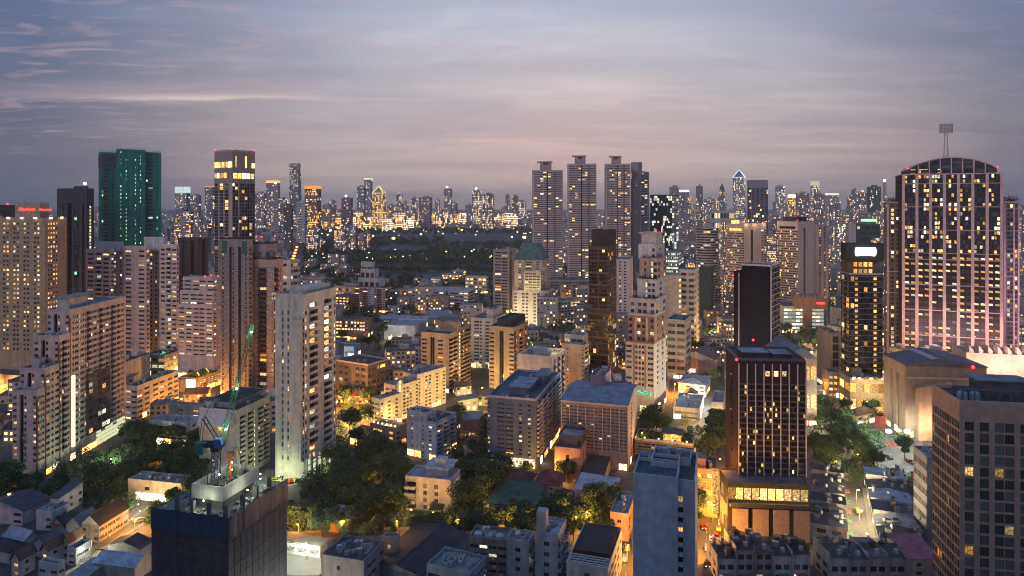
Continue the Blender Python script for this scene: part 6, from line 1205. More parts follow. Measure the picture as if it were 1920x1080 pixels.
# shophouses, bottom right
SH = [(1520, 1000, 1519, 1594, 908, 'lower half'), ]
def shoprow(lab, pts, w, n, he, cols, wallc, side, first):
    """a row of joined shophouses between two ground points; each house is a thing"""
    p, q = Vector(gp(*pts[0])), Vector(gp(*pts[1])); d = (q - p).normalized(); L = (q - p).length; nrm = Vector((-d.y, d.x)) * side
    for k in range(n):
        a = p + d * (L * k / n); x0 = 0; l = L / n - .15; rs_ = random.Random(k * 7 + len(lab)); h = he + rs_.uniform(-1.6, 1.8); w0_ = w; wf_ = rs_.uniform(.6, 1.2); wc_ = tuple(round(c_ * wf_, 3) for c_ in wallc)
        root = thing('shophouse', '%s, %s from %s' % (lab, ordinal(k + 1), first), 'shophouse', (a.x, a.y, 0), math.atan2(d.y, d.x), lab + ' row')
        FOOT.append((a.x, a.y, d.x, d.y, nrm.x, nrm.y, l, w)); mb = MB(); y0, y1 = (0, w) if side > 0 else (-w, 0)
        mb.box(0, y0, 0, l, y1, h); mb.build('wall', wallmat(wc_, streak=.55), root)
        for q in range(5):
            mb = MB(); ax, ay = rs_.uniform(.2, l - 1.6), rs_.uniform(y0 + .6, y1 - 1.6)
            if q < 2: mb.cyl(ax + .6, ay + .6, h + .9, h + 2.6, .6, .55, 10); mb.box(ax + .2, ay + .2, h - .2, ax + 1, ay + 1, h + .9); mb.build('water_tank', plain((.30, .33, .36), .4, .4), root)
            elif q == 2: mb.box(ax, y0 - 2.2, 2.7, min(l, ax + 3.5), y0 - .05, 2.85); mb.build('awning', plain(rs_.choice(((.3, .08, .05), (.06, .14, .2), (.35, .33, .3), (.05, .18, .1)))), root)
            else: mb.box(ax, ay, h + .3, ax + rs_.uniform(1, 2.6), ay + rs_.uniform(1, 2.2), h + rs_.uniform(1.6, 3.0)); mb.build('roof_shed', roofmat(rs_.choice(((.10, .08, .07), (.2, .21, .22), (.05, .06, .07)))), root)
        mb = MB(); rc = cols[k % len(cols)]; 
        if k % 3 == 2: mb.box(-.05, y0 - .4, h + .01, l + .05, y1 + .4, h + .2); 
        else: ym = (y0 + y1) / 2; mb.quad((-.1, y0 - .4, h), (l + .1, y0 - .4, h), (l + .1, ym, h + 1.5), (-.1, ym, h + 1.5)); mb.quad((-.1, y1 + .4, h), (l + .1, y1 + .4, h), (l + .1, ym, h + 1.5), (-.1, ym, h + 1.5)); [mb.poly([(xx, y0, h), (xx, y1, h), (xx, ym, h + 1.45)]) for xx in (.02, l - .02)]
        mb.build('roof', roofmat(rc), root)
        mb = MB(); mb.box(-.08, y0 - .1, h - .4, .12, y1 + .1, h + 1.0); mb.box(l * .5, y0 + 1, h, l * .5 + 1.2, y0 + 2.2, h + 1.6); mb.build('party_wall', wallmat(W2, streak=.5), root)
        mb = MB(); fl = max(2, int(h / 3.2))
        for j in range(fl):
            for i in range(2):
                for yy, s_ in ((y0 - .03, -1), (y1 + .03, 1)): x = l * (.12 + .45 * i); mb.quad((x, yy, .9 + j * 3.2), (x + l * .32, yy, .9 + j * 3.2), (x + l * .32, yy, 2.5 + j * 3.2), (x, yy, 2.5 + j * 3.2), 1 if (j == 0 and (k + i) % 2 == 0) else 0)
            for i in range(2): yv = y0 + w * (.15 + .4 * i); mb.quad((-.03, yv, .9 + j * 3.2), (-.03, yv + w * .25, .9 + j * 3.2), (-.03, yv + w * .25, 2.4 + j * 3.2), (-.03, yv, 2.4 + j * 3.2), 0)
        tag(mb.build('window_rows', [TINTB, litmat('mixed', 1.2)], root), kind='stuff')
shoprow('dark sheet-roofed shophouse on the left of the bright alley', ((1588, 1030), (1580, 908)), 12, 6, 7, [SLATE, (.05, .055, .065), DBL], (.32, .32, .30), 1, 'camera')
shoprow('patchwork-roofed shophouse on the right of the bright alley', ((1650, 1046), (1620, 906)), 14, 6, 7, [(.05, .06, .075), PALE, SLATE, (.40, .43, .48)], (.38, .36, .32), -1, 'camera')
shoprow('grimy townhouse in the bottom row below the black hotel', ((1345, 1092), (1520, 1092)), 12, 5, 9, [DBL, BLK, (.05, .06, .08)], (.46, .43, .42), 1, 'left')
shoprow('metal-roofed townhouse in the bottom row by the brown hotel', ((1556, 1096), (1700, 1096)), 12, 4, 9.5, [(.04, .08, .07), (.06, .09, .11), (.14, .17, .19)], (.42, .40, .40), 1, 'left')
house('house with a pink metal roof beside the near brown hotel', 1702, 1100, 1700, 1760, 92, 9, 'shed', (.44, .38, .38), (.36, .12, .17), 2.0, 'y', L='w', Rr='.w.w', LL=12)
# ================================================================== filler low-rise, D beyond the hand-placed ones
def landmark(x, y):
    best = min(LANDMARK, key=lambda t: (t[0] - x) ** 2 + (t[1] - y) ** 2); return best[2]
PROTO = []
def proto(kind, w, d, he, wall, roof, rise, desc, lit):
    root = obj('house', None, None, (0, 0, -500)); mb = MB(); wb = MB(); r = random.Random(len(PROTO))
    mb.box(0, 0, 0, w, d, he); mb.build('wall', wallmat(wall, streak=.45), root)
    nf = max(1, int(he / 3))
    for j in range(nf):
        for (fx, L) in (('y', w), ('x', d)):
            n = max(1, int(L / 3))
            for i in range(n):
                u = L * (i + .22) / n; v = u + L / n * .5; z = .9 + j * 3; m = 1 if r.random() < (lit if j else .75) else 0
                if fx == 'y': wb.box(u, -.05, z, v, -.004, z + 1.4, m)
                else: wb.box(-.05, u, z, -.004, v, z + 1.4, m)
    tag(wb.build('window_rows', [TINTB, litmat('warm', 2.2)], root), kind='stuff')
    if kind == 'flat': 
        mb = MB(); mb.box(-.1, -.1, he + .003, w + .1, d + .1, he + .25); mb.box(-.1, -.1, he + .25, .15, d + .1, he + .9); mb.box(-.1, -.1, he + .25, w + .1, .15, he + .9); mb.box(w * .5, d * .4, he + .25, w * .8, d * .8, he + 2.8, 1); mats = [roofmat(roof), wallmat(wall)]
    else: mb, mats = roofshape(None, w, d, he, kind, roof, rise, None, .5, part=1, wall=wallmat(wall))
    mb.build('roof', mats, root); PROTO.append((root, w, d, he, desc)); return root
for k, a_ in enumerate([('hip', 11, 9, 5.5, W2, RED, 2.8, 'small red hip-roofed house', .25), ('gable', 13, 9, 6, (.45, .40, .36), (.12, .08, .07), 2.6, 'small brown gabled house', .2), ('flat', 12, 11, 9, (.48, .45, .42), (.22, .23, .25), 0, 'small grey flat-roofed block', .3), ('flat', 16, 12, 12.5, (.44, .38, .33), (.16, .17, .19), 0, 'beige flat-roofed walk-up', .35), ('gable', 18, 12, 5, (.36, .36, .38), LGR, 2.2, 'pale sheet-roofed shed', .15), ('hip', 14, 12, 6, (.50, .47, .45), SLATE, 3, 'slate hip-roofed house', .25), ('flat', 14, 18, 17, (.52, .48, .45), (.12, .13, .15), 0, 'cream flat-roofed apartment block', .32), ('gable', 22, 9, 7, (.42, .34, .28), DBL, 2.4, 'long dark-roofed shop row', .5), ('hip', 9, 8, 4.5, (.42, .38, .34), (.10, .05, .045), 2.4, 'tiny maroon-roofed cottage', .3), ('flat', 9, 10, 14, (.36, .33, .31), (.09, .10, .11), 0, 'slim dusky walk-up', .3), ('shed', 11, 10, 6, (.44, .42, .40), (.24, .26, .29), 1.4, 'lean-to sheet-roofed house', .25), ('flat', 20, 13, 21, (.50, .43, .36), (.10, .10, .11), 0, 'sand-coloured mid-rise block', .3), ('gable', 10, 8, 6, (.52, .50, .48), (.06, .06, .065), 2.2, 'small black-gabled white house', .3)]): proto(*a_)
r = random.Random(5); nhouse = 0; seen_ = {}; farb = MB(); spots = []
GREEN = [(1540, 1660, 745, 835), (100, 262, 740, 905), (1630, 1760, 795, 905), (1255, 1375, 690, 830), (628, 760, 832, 968), (240, 372, 800, 885), (690, 940, 486, 530), (560, 1010, 425, 486), (620, 720, 575, 700), (850, 960, 530, 592), (700, 800, 600, 660), (1515, 1650, 815, 915), (1400, 1540, 620, 660), (1270, 1350, 612, 660), (950, 1165, 985, 1010)]
def in_green(px, y): return any(x0 < px < x1 and y0 < y < y1 for x0, x1, y0, y1 in GREEN)
D = 345.0
while D < 1700:
    x = -.80 * D
    while x < .80 * D:
        X_, Y_ = x + r.uniform(-5, 5), D + r.uniform(-5, 5); x += (17 if D < 620 else 21) if D < 900 else 30
        px, py = 960 + X_ / Y_ * FPX, HOR + 153600 / Y_
        if in_green(px, py) or px < -120 or px > 2040 or (560 < px < 1010 and py < 500): continue
        root, w, d, he, desc = r.choice(PROTO)
        if not all(clear_of(X_ + a_, Y_ + c_, 1.5) for a_ in (0, w) for c_ in (0, d)) or not clear_of(X_ + w / 2, Y_ + d / 2, 3) or not off_road(X_ + w / 2, Y_ + d / 2, 9): continue
        if r.random() < .22: continue
        if nhouse < 290 and D < 1000: spots.append((X_, Y_, r.uniform(-.15, .35), root, desc)); nhouse += 1
        else:
            h = he * r.uniform(.8, 1.5); c_ = r.choice((0, 0, 1, 1, 2)); farb.box(X_, Y_, 0, X_ + w, Y_ + d, h, c_, False, mt=3 + r.choice((0, 1, 2)))
            for j in range(int(h / 3)):
                for i in range(int(w / 3)):
                    if r.random() < .55: u = X_ + i * 3 + .6; farb.quad((u, Y_ - .06, 1 + j * 3), (u + 1.7, Y_ - .06, 1 + j * 3), (u + 1.7, Y_ - .06, 2.5 + j * 3), (u, Y_ - .06, 2.5 + j * 3), 6 if r.random() < .4 else 7)
    D += (17 if D < 620 else 21) if D < 900 else 34
HS = []
for (X_, Y_, rz, root, desc) in spots:
    o = copy_tree(root); o.location = (X_, Y_, 0); o.rotation_euler = (0, 0, rz); lm_ = landmark(X_, Y_); lab = '%s near %s' % (desc, lm_); HS.append(o)
    tag(o, lab, 'house', desc + 's around ' + lm_)
single_out(HS)
for p in PROTO:
    for ch in list(p[0].children): bpy.data.objects.remove(ch)
    bpy.data.objects.remove(p[0])
rf = random.Random(77)
for _ in range(3400):       # the city running on to the horizon
    Y_ = 1750 * (9000 / 1750) ** rf.random(); px = rf.uniform(-40, 1960); X_ = wx(px, Y_)
    if (560 < px < 1010 and Y_ < 3500) or not clear_of(X_, Y_, 25): continue
    w, d, h = rf.uniform(14, 42), rf.uniform(14, 30), rf.choice((6, 9, 12, 18, 26)) * rf.uniform(.7, 1.3); farb.box(X_, Y_, 0, X_ + w, Y_ + d, h, rf.choice((0, 1, 2)), False, mt=3 + rf.choice((0, 1, 2))); q = Y_ / 1280
    for _ in range(rf.choice((0, 1, 2, 2, 3, 4))): u, z = X_ + rf.uniform(0, max(.1, w - q * 1.6)), rf.uniform(.5, max(.6, h - q * 1.2)); s_ = q * rf.uniform(.7, 1.7); farb.quad((u, Y_ - .3, z), (u + s_, Y_ - .3, z), (u + s_, Y_ - .3, z + s_ * .8), (u, Y_ - .3, z + s_ * .8), 6)
tag(farb.build('distant_rooftops', [wallmat((.36, .33, .32)), wallmat((.46, .42, .39)), wallmat((.26, .22, .21)), roofmat((.2, .2, .22)), roofmat((.10, .10, .11)), roofmat((.16, .10, .09)), litmat('warm', 2.2), TINTB]), 'low rooftops merging into one mass towards the skyline', 'rooftops', kind='stuff')
# ================================================================== trees
def crown_mesh(seed, h, rad, n, mats, lobes=9):
    r = random.Random(seed); mb = MB(); c = []
    for _ in range(lobes):
        t = r.uniform(0, 2 * math.pi); q = rad * math.sqrt(r.random()) * .68; c.append((Vector((q * math.cos(t), q * math.sin(t), h * r.uniform(.48, .86))), rad * r.uniform(.32, .55)))
    for _ in range(n):
        p, s_ = r.choice(c); v = Vector((r.gauss(0, 1), r.gauss(0, 1), r.gauss(0, 1))).normalized() * s_ * (r.random() ** .35); v.z *= .72
        leaf(mb, p + v, r.uniform(.28, .62), r, 0 if r.random() < .8 else 1)
    return mb.mesh('crown', mats)
def trunk_mesh(seed, h, rad):
    r = random.Random(seed); mb = MB(); mb.tube((0, 0, 0), (.1, .05, h * .42), .3, .2, 6)
    for k in range(5): t = 2 * math.pi * k / 5 + r.uniform(-.4, .4); mb.tube((.1, .05, h * (.3 + .03 * k)), (math.cos(t) * rad * .5, math.sin(t) * rad * .5, h * r.uniform(.55, .75)), .13, .05, 5)
    return mb.mesh('trunk', [plain((.06, .045, .03))])
G1 = leafmat((.036, .075, .042), (.085, .155, .080)); G2 = leafmat((.07, .12, .05), (.13, .20, .09)); G3 = leafmat((.028, .065, .045), (.07, .13, .08))
G4 = leafmat((.05, .095, .06), (.11, .17, .10)); TP = []
for k in range(7): h = (9, 11, 13, 10, 14, 8, 12)[k]; rd = (4.2, 5.2, 5.8, 5.0, 6.2, 3.6, 4.6)[k]; TP.append((crown_mesh(k, h, rd, (1500, 1900, 2300, 1700, 2400, 1100, 1700)[k], [(G1, G3, G4, G2, G3, G1, G4)[k], G2], 8 + k), trunk_mesh(k, h, rd)))
def palm_mesh(seed, h):
    r = random.Random(seed); mb = MB()
    for k in range(13):
        t = 2 * math.pi * k / 13 + r.uniform(-.2, .2); up = r.uniform(.1, 1.1); L = r.uniform(2.3, 3.1); prev = None
        for j in range(7):
            u = j / 6; x = math.cos(t) * L * u; y = math.sin(t) * L * u; z = h + up * 1.6 * u - 2.4 * u * u; w = .38 * (1 - u * .8) + .03; a = Vector((-math.sin(t), math.cos(t), 0)) * w; cur = (Vector((x, y, z)) + a - Vector((0, 0, .2 * u)), Vector((x, y, z)) - a - Vector((0, 0, .2 * u)), Vector((x, y, z + .12)))
            if prev: mb.quad(tuple(prev[0]), tuple(cur[0]), tuple(cur[2]), tuple(prev[2])); mb.quad(tuple(prev[1]), tuple(cur[1]), tuple(cur[2]), tuple(prev[2]))
            prev = cur
    return mb.mesh('crown', [G1])
pm = palm_mesh(3, 9.5); tb = MB(); tb.tube((0, 0, 0), (.15, 0, 5), .2, .16, 7); tb.tube((.15, 0, 5), (0, 0, 9.6), .16, .12, 7); pt_ = tb.mesh('trunk', [plain((.14, .11, .08))])
ntree = 0; TREES = []
def tree_at(x, y, kind=None, s=None, palm=False, where=None):
    global ntree
    if not clear_of(x, y, 1.2) or not off_road(x, y, .8): return False
    lm_ = where or landmark(x, y); k = kind if kind is not None else r.randrange(7); s = (s or 1.0) * r.uniform(.72, 1.18)
    root = thing('palm_tree' if palm else 'tree', ('palm tree with drooping fronds beside %s' if palm else '%s leafy tree near %%s' % ('small' if s * (9, 11, 13, 10, 14, 8, 12)[k] < 8.5 else 'tall' if s * (9, 11, 13, 10, 14, 8, 12)[k] > 12 else 'broad')) % lm_, 'palm tree' if palm else 'tree', (x, y, 0), r.uniform(0, 6.3), ('palms beside ' if palm else 'trees beside ') + lm_)
    root.scale = (s, s, s); me = (pm, pt_) if palm else TP[k]; obj('crown', me[0], root); obj('trunk', me[1], root); ntree += 1; TREES.append(root); return True
r = random.Random(99)
def grove(x0, x1, y0, y1, n, **k):
    c = 0; n = max(1, int(n * .70 + .5))
    for _ in range(n * 8):
        if c >= n: break
        px, py = r.uniform(x0, x1), r.uniform(y0, y1)
        if tree_at(*gp(px, py), **k): c += 1
grove(630, 765, 838, 985, 46); grove(236, 378, 830, 905, 34); grove(-10, 165, 915, 950, 14); grove(160, 250, 905, 962, 12); grove(270, 375, 930, 1000, 9)
grove(860, 940, 880, 985, 18); grove(1040, 1165, 950, 1000, 18); grove(960, 1060, 975, 1010, 10); grove(530, 640, 985, 1012, 10); grove(690, 960, 972, 990, 12, s=.62); grove(560, 1140, 1004, 1014, 40, s=.7); grove(905, 1010, 870, 925, 10)
grove(1518, 1650, 835, 925, 30); grove(1520, 1580, 770, 830, 8); grove(1300, 1360, 960, 1010, 3); grove(1310, 1352, 800, 862, 9); grove(1545, 1650, 770, 830, 12, s=.8); grove(700, 800, 640, 690, 14); grove(615, 760, 610, 690, 16)
grove(850, 960, 560, 640, 18); grove(1270, 1360, 640, 730, 16); grove(1460, 1550, 630, 660, 7); grove(990, 1100, 620, 680, 9); grove(1195, 1260, 800, 860, 8); grove(1050, 1110, 880, 905, 5); grove(640, 700, 740, 830, 10); grove(850, 920, 800, 880, 10); grove(1690, 1720, 830, 890, 3); grove(1655, 1700, 930, 1060, 4)
grove(225, 262, 850, 880, 4, palm=True); grove(960, 990, 978, 986, 1, palm=True); grove(1515, 1545, 815, 845, 3, palm=True)
single_out(TREES)
# far woods of the park and leafy streets: one mass
wb_ = MB(); r2 = random.Random(4)
def wood(x0, x1, y0, y1, n, s=(1.0, 2.2), h=(6, 12)):
    c = 0
    for _ in range(n * 3):
        if c >= n: break
        px, py = r2.uniform(x0, x1), 385 + (y0 - 385) * ((y1 - 385) / (y0 - 385)) ** r2.random(); x, y = gp(px, py)
        inl = 698 < px < 938 and 499 < py < 508.6
        if inl or not clear_of(x, y, 3) or not off_road(x, y, 3): continue
        c += 1; H = r2.uniform(*h); R_ = H * .42; sc_ = y / 900
        for _ in range(26): 
            v = Vector((r2.gauss(0, 1), r2.gauss(0, 1), r2.gauss(0, 1))).normalized(); leaf(wb_, Vector((x + v.x * R_, y + v.y * R_, H * .62 + v.z * H * .36)), r2.uniform(*s) * (.7 + .5 * sc_), r2, 0 if r2.random() < .75 else 1)
wood(700, 800, 509.5, 513, 60, (.8, 1.6), (9, 14)); wood(815, 936, 509.5, 513, 66, (.8, 1.6), (9, 14)); wood(700, 936, 494.0, 498.0, 170, (.8, 1.8), (11, 16)); wood(560, 1000, 474, 492, 620); wood(800, 1000, 456, 474, 200); wood(560, 640, 450, 474, 80); wood(585, 1000, 430, 439, 300, (1.6, 3.0)); wood(640, 830, 446, 462, 160, (1.3, 2.4)); wood(600, 1000, 522, 545, 170); wood(560, 690, 492, 522, 170); wood(1000, 1100, 500, 560, 60); wood(1270, 1330, 440, 520, 130); wood(640, 960, 545, 600, 150); wood(1280, 1560, 500, 600, 160); wood(-20, 600, 600, 720, 90); wood(1000, 1660, 560, 700, 160); wood(560, 720, 447, 470, 60)
tag(wb_.build('park_trees', [G3, G1]), 'dark belt of park trees around the lake and the avenues', 'trees', kind='stuff')
# lower growth that closes the gaps under and between the trees
ub = MB(); r3 = random.Random(12)
def under(x0, x1, y0, y1, n, h=(2.5, 6.5)):
    c = 0
    for _ in range(n * 4):
        if c >= n: break
        x, y = gp(r3.uniform(x0, x1), r3.uniform(y0, y1))
        if not clear_of(x, y, 1.5) or not off_road(x, y, 1.0): continue
        c += 1; H = r3.uniform(*h); W = H * r3.uniform(.4, .6); m_ = r3.choice((0, 0, 1, 2))
        for _ in range(150):
            v = Vector((r3.gauss(0, 1), r3.gauss(0, 1), r3.gauss(0, 1))).normalized() * (r3.random() ** .4); leaf(ub, Vector((x + v.x * W, y + v.y * W, max(.1, H * .52 + v.z * H * .48))), r3.uniform(.22, .5), r3, m_ if r3.random() < .8 else 1)
for z_ in ((628, 765, 835, 975, 120), (236, 378, 795, 900, 110), (160, 262, 890, 960, 40), (-10, 165, 905, 950, 30), (860, 960, 870, 985, 60), (1030, 1165, 940, 1000, 45), (530, 640, 975, 1008, 30), (690, 960, 968, 998, 50), (1515, 1655, 825, 925, 70), (1520, 1655, 760, 825, 30), (1300, 1356, 800, 870, 16), (630, 700, 745, 835, 30), (850, 915, 800, 880, 30), (270, 375, 925, 985, 26), (960, 1060, 965, 1008, 26), (1190, 1300, 780, 830, 16), (1655, 1735, 895, 960, 12), (1270, 1350, 640, 730, 30), (700, 790, 640, 690, 26), (562, 650, 884, 978, 90), (100, 245, 852, 905, 60)): under(*z_)
tag(ub.build('undergrowth', [G1, G4, G3]), 'shrubs and saplings filling the gaps between the trees', 'shrubs', kind='stuff')
# unseen towers added behind the viewpoint to shade the nearest streets
for k, (x, y, w, d, h) in enumerate(((-430, -150, 80, 40, 190), (-335, -120, 80, 40, 205), (-245, -110, 75, 40, 195), (-160, -115, 75, 40, 210), (-75, -120, 70, 40, 190), (10, -130, 60, 40, 180))):
    t = thing('apartment_tower', 'unseen shade tower added behind the viewpoint, %s from left' % ordinal(k + 1), 'apartment tower', (x, y, 0), 0, 'added shade towers behind the viewpoint'); mb = MB(); mb.box(0, 0, 0, w, d, h); mb.build('wall', wallmat(OFFW), t); mb = MB()
    for j in range(int(h / 3.4)):
        for i in range(12): mb.box(w * (i + .2) / 12, d + .01, 3 + j * 3.2, w * (i + .8) / 12, d + .06, 5 + j * 3.2)
    tag(mb.build('window_rows', [TINTB], t), kind='stuff')
# ================================================================== street lamps, cars
def lamp(px, yb, h=8.0, col=(1, .55, .16), e=1200, lab=None, world=None, light=True, big=.4, group=None):
    x, y = world or gp(px, yb); e *= 3.2; root = thing('street_lamp', lab, 'street lamp', (x, y, 0), 0, group); mb = MB(); mb.tube((0, 0, 0), (0, 0, h), .12, .07, 6); mb.tube((0, 0, h), (0, -1.4, h + .35), .06, .05, 5); mb.build('pole', plain((.18, .18, .18), .4, .6), root)
    mb = MB(); mb.ball((0, -1.5, h + .2), big, 0, 10, 6, .6); mb.build('lamp_head', glowmat(col, 14.0), root)
    if light:
        l = bpy.data.lights.new('lamp_light', 'POINT'); l.energy = e * 9; l.color = col; l.shadow_soft_size = .5; lo_ = obj('lamp_light', l, root, (0, -1.6, h - .5))
    return root
OR = (1, .40, .055); YE = (1, .62, .18); WH = (.95, 1, .80)
LL_ = [(643, 1012, 7, OR, 3200, 'single bright orange street lamp in front of the trees', .9), (1663, 842, 9, WH, 5200, 'white floodlight mast at the left of the parking lot pair', 1.5), (1698, 842, 9, WH, 5200, 'white floodlight mast at the right of the parking lot pair', 1.5), (1533, 668, 9, YE, 5200, 'bright yellow lamp in the garden by the billboard hotel', 1.4),
 (22, 958, 7, OR, 1400, 'orange lamp at the picture edge beside the pink-walled house', .5), (1622, 1030, 6, (1, .78, .4), 950, 'nearest pale lamp in the bright alley', .35), (1612, 985, 6, (1, .78, .4), 950, 'middle pale lamp in the bright alley', .35), (1606, 945, 6, (1, .78, .4), 950, 'farthest pale lamp in the bright alley', .4), (158, 1052, 5, (1, .95, .6), 260, 'lower of the two small wall lamps on the townhouse lane', .3), (172, 1040, 5, (1, .95, .6), 260, 'upper of the two small wall lamps on the townhouse lane', .3),
 (252, 996, 5, OR, 700, 'amber lamp hidden at the lane end by the brick terrace', .3), (1330, 1048, 8, OR, 1700, 'amber lamp nearest in the street beside the blank white tower', .35), (1336, 985, 8, OR, 1700, 'amber lamp halfway up the street beside the blank white tower', .35), (1341, 900, 8, OR, 1700, 'amber lamp by the amber glass front', .35), (1346, 800, 8, YE, 3200, 'pale lamp where the street passes the black ribbed hotel', .4), (1340, 770, 8, (1, .95, .75), 3800, 'white lamp over the bright street patch', .5),
 (1176, 1060, 7, OR, 1300, 'amber lamp nearest in the lane left of the blank white tower', .3), (1172, 1005, 7, OR, 900, 'amber lamp farther in the lane left of the blank white tower', .3), (745, 1006, 6, OR, 900, 'amber lamp under the trees by the villa block', .3), (860, 1003, 6, OR, 900, 'amber lamp under the trees right of the villa block', .3), (970, 1000, 6, OR, 1000, 'amber lamp under the trees by the round-vented office', .3), (1080, 998, 6, OR, 900, 'amber lamp under the trees by the black-roofed block', .3), (560, 1012, 6, OR, 700, 'amber lamp behind the construction yard', .3),
 (890, 790, 7, YE, 3600, 'pale lamp over the lit street beside the blue-grey block', .5), (860, 796, 7, YE, 2400, 'second pale lamp over the lit street', .4), (690, 800, 7, OR, 2200, 'amber lamp by the pink hip-roofed villa', .4), (655, 770, 7, OR, 2400, 'red-amber lamp in the court by the dark low garden block', .4), (1290, 692, 7, OR, 2600, 'amber lamp beside the pink gabled hall', .5), (1265, 740, 7, OR, 1800, 'amber lamp beside the red and white condominium', .4), (1340, 640, 8, YE, 3600, 'pale lamp in the garden behind the plain navy slab', .7), (1365, 650, 8, OR, 2600, 'amber lamp in the garden behind the plain navy slab', .5),
 (1545, 740, 8, OR, 2600, 'amber lamp below the lattice-screen block', .4), (1540, 700, 8, YE, 2600, 'pale lamp beside the lattice-screen block', .4), (1590, 822, 7, (1, .8, .4), 1600, 'pale lamp on the street below the billboard hotel', .4), (1560, 815, 7, WH, 900, 'white lamp at the palm corner', .45), (1030, 905, 6, OR, 800, 'amber lamp beside the blue-grey block', .35), (1197, 800, 6, YE, 900, 'pale lamp beside the low glass-grid hotel', .35), (25, 735, 7, OR, 4200, 'golden fountain lamp in the forecourt of the beige hotel', .8), (8, 745, 7, OR, 3200, 'second golden forecourt lamp of the beige hotel', .6), (20, 800, 7, OR, 1800, 'amber lamp behind the stepped grey condominium', .5), (350, 790, 6, OR, 260, 'amber lamp by the low cream block', .3), (528, 905, 5, (.9, 1, .5), 120, 'greenish lamp over the cars beneath the pale slab tower', .25), (490, 918, 5, (.9, 1, .5), 120, 'second greenish lamp beneath the pale slab tower', .3), (212, 880, 5, (.9, 1, .5), 500, 'pale green lamp at the foot of the stepped grey condominium', .3), (694, 905, 4, OR, 130, 'tiny amber garden lamp deep in the tree mass, upper one', .25), (722, 952, 4, OR, 160, 'tiny amber garden lamp deep in the tree mass, lower one', .25), (300, 862, 4, OR, 130, 'small amber garden lamp in the grove before the stepped condominium', .25), (905, 942, 4, YE, 160, 'small pale garden lamp between villa and green roof', .25), (1100, 978, 4, OR, 160, 'small amber garden lamp in front of the low white house', .25), (1565, 880, 4, YE, 160, 'small pale lamp in the grove behind the shophouses', .25), (1606, 862, 4, OR, 160, 'small amber lamp in the grove behind the shophouses', .25), (575, 1050, 6, WH, 500, 'white lamp in the yard beside the building site', .35)]
for (px, yb, h, col, e, lab, big) in LL_: lamp(px, yb, h, col, e, lab, big=big)
r = random.Random(8)
for k in range(13): lamp(0, 0, 11, (1, .22, .03), 0, 'lamp added for the car light trail along the far avenue', world=tuple(Vector(gp(557, 500)).lerp(Vector(gp(571, 438)), (k / 13) ** 1.3) + Vector((-9, 0))), light=False, big=3.2, group='lamps along the far avenue')  # added glowing balls that stand for the car light trails
for k in range(26): lamp(575 + k * 14 + r.uniform(-4, 4), 488 + r.uniform(-3, 5), 7, r.choice((YE, OR, (.9, 1, .5))), 0, 'small lamp on the park shore by the lake', light=False, big=r.uniform(.7, 1.3), group='lamps along the lake shore')
for (px, yb, c_, s_) in ((866, 431, OR, 4.5), (983, 447, YE, 6.0), (960, 446, YE, 3.0), (738, 449, OR, 5.5), (700, 444, YE, 2.5), (770, 425, OR, 4), (793, 422, (1, .75, .8), 8), (620, 432, (1, .8, .6), 4.5), (652, 425, (1, .95, .85), 8), (1060, 440, YE, 2.6), (1122, 436, WH, 3.2), (1298, 466, (.9, 1, .85), 2.4), (1460, 395, YE, 4)): lamp(px, yb + 6, 14, c_, 0, {431: 'round orange lamp beyond the park lawn', 447: 'brightest yellow floodlight at the park edge near the banded towers', 446: 'yellow lamp left of the brightest park floodlight', 449: 'bright orange lamp on the park road', 444: 'yellow lamp left of the orange park road lamp', 425: 'glaring light in the city beyond the park' if px > 700 or px < 655 else 'white billboard glare beyond the park', 422: 'pinkish glare under the wide red-brown skyline block', 432: 'pale glare below the golden skyline tower', 440: 'yellow lamp between the first two banded towers', 436: 'white lamp between the middle and lit-top banded towers', 466: 'white lamp over the dark lawn by the round banded tower', 395: 'yellow lamp on the skyline by the dark gridded tower'}[yb] + (' and the pyramid' if px == 770 else ''), light=False, big=s_)
for k in range(60):
    px, yb = r.uniform(580, 1000), r.choice((r.uniform(424, 446), r.uniform(470, 492))); lamp(px, yb, 8, r.choice((YE, OR, (.95, 1, .6), YE)), 0, 'tiny point lamp scattered through the park trees', light=False, big=r.uniform(.8, 1.8) * (yb < 450 and 1.5 or .9), group='lamps scattered through the park')
WL = []
for i, (p, c_, e) in enumerate(LAMPSPOT):   # work lights and wall lamps: a small bracket lamp at each place
    t = thing('work_lamp', 'small lamp throwing %s light near %s' % ('green' if c_[0] < .7 else 'pinkish' if c_[2] > .45 and c_[1] < .65 else 'amber' if c_[1] < .7 else 'yellow' if c_[2] < .5 else 'white', landmark(p[0], p[1])), 'lamp', p, 0, 'work lamps near ' + landmark(p[0], p[1]))
    WL.append(t); mb = MB(); mb.ball((0, 0, 0), .22, 0, 8, 5); mb.build('bulb', glowmat(tuple(c_), 10.0), t); mb = MB(); mb.tube((0, .2, 0), (0, .9, -.6), .05); mb.build('bracket', plain((.1, .1, .1)), t)
    l = bpy.data.lights.new('lamp_light', 'POINT'); l.energy = e * 8; l.color = c_; l.shadow_soft_size = .3; obj('lamp_light', l, t, (0, -.35, 0))
single_out(WL)
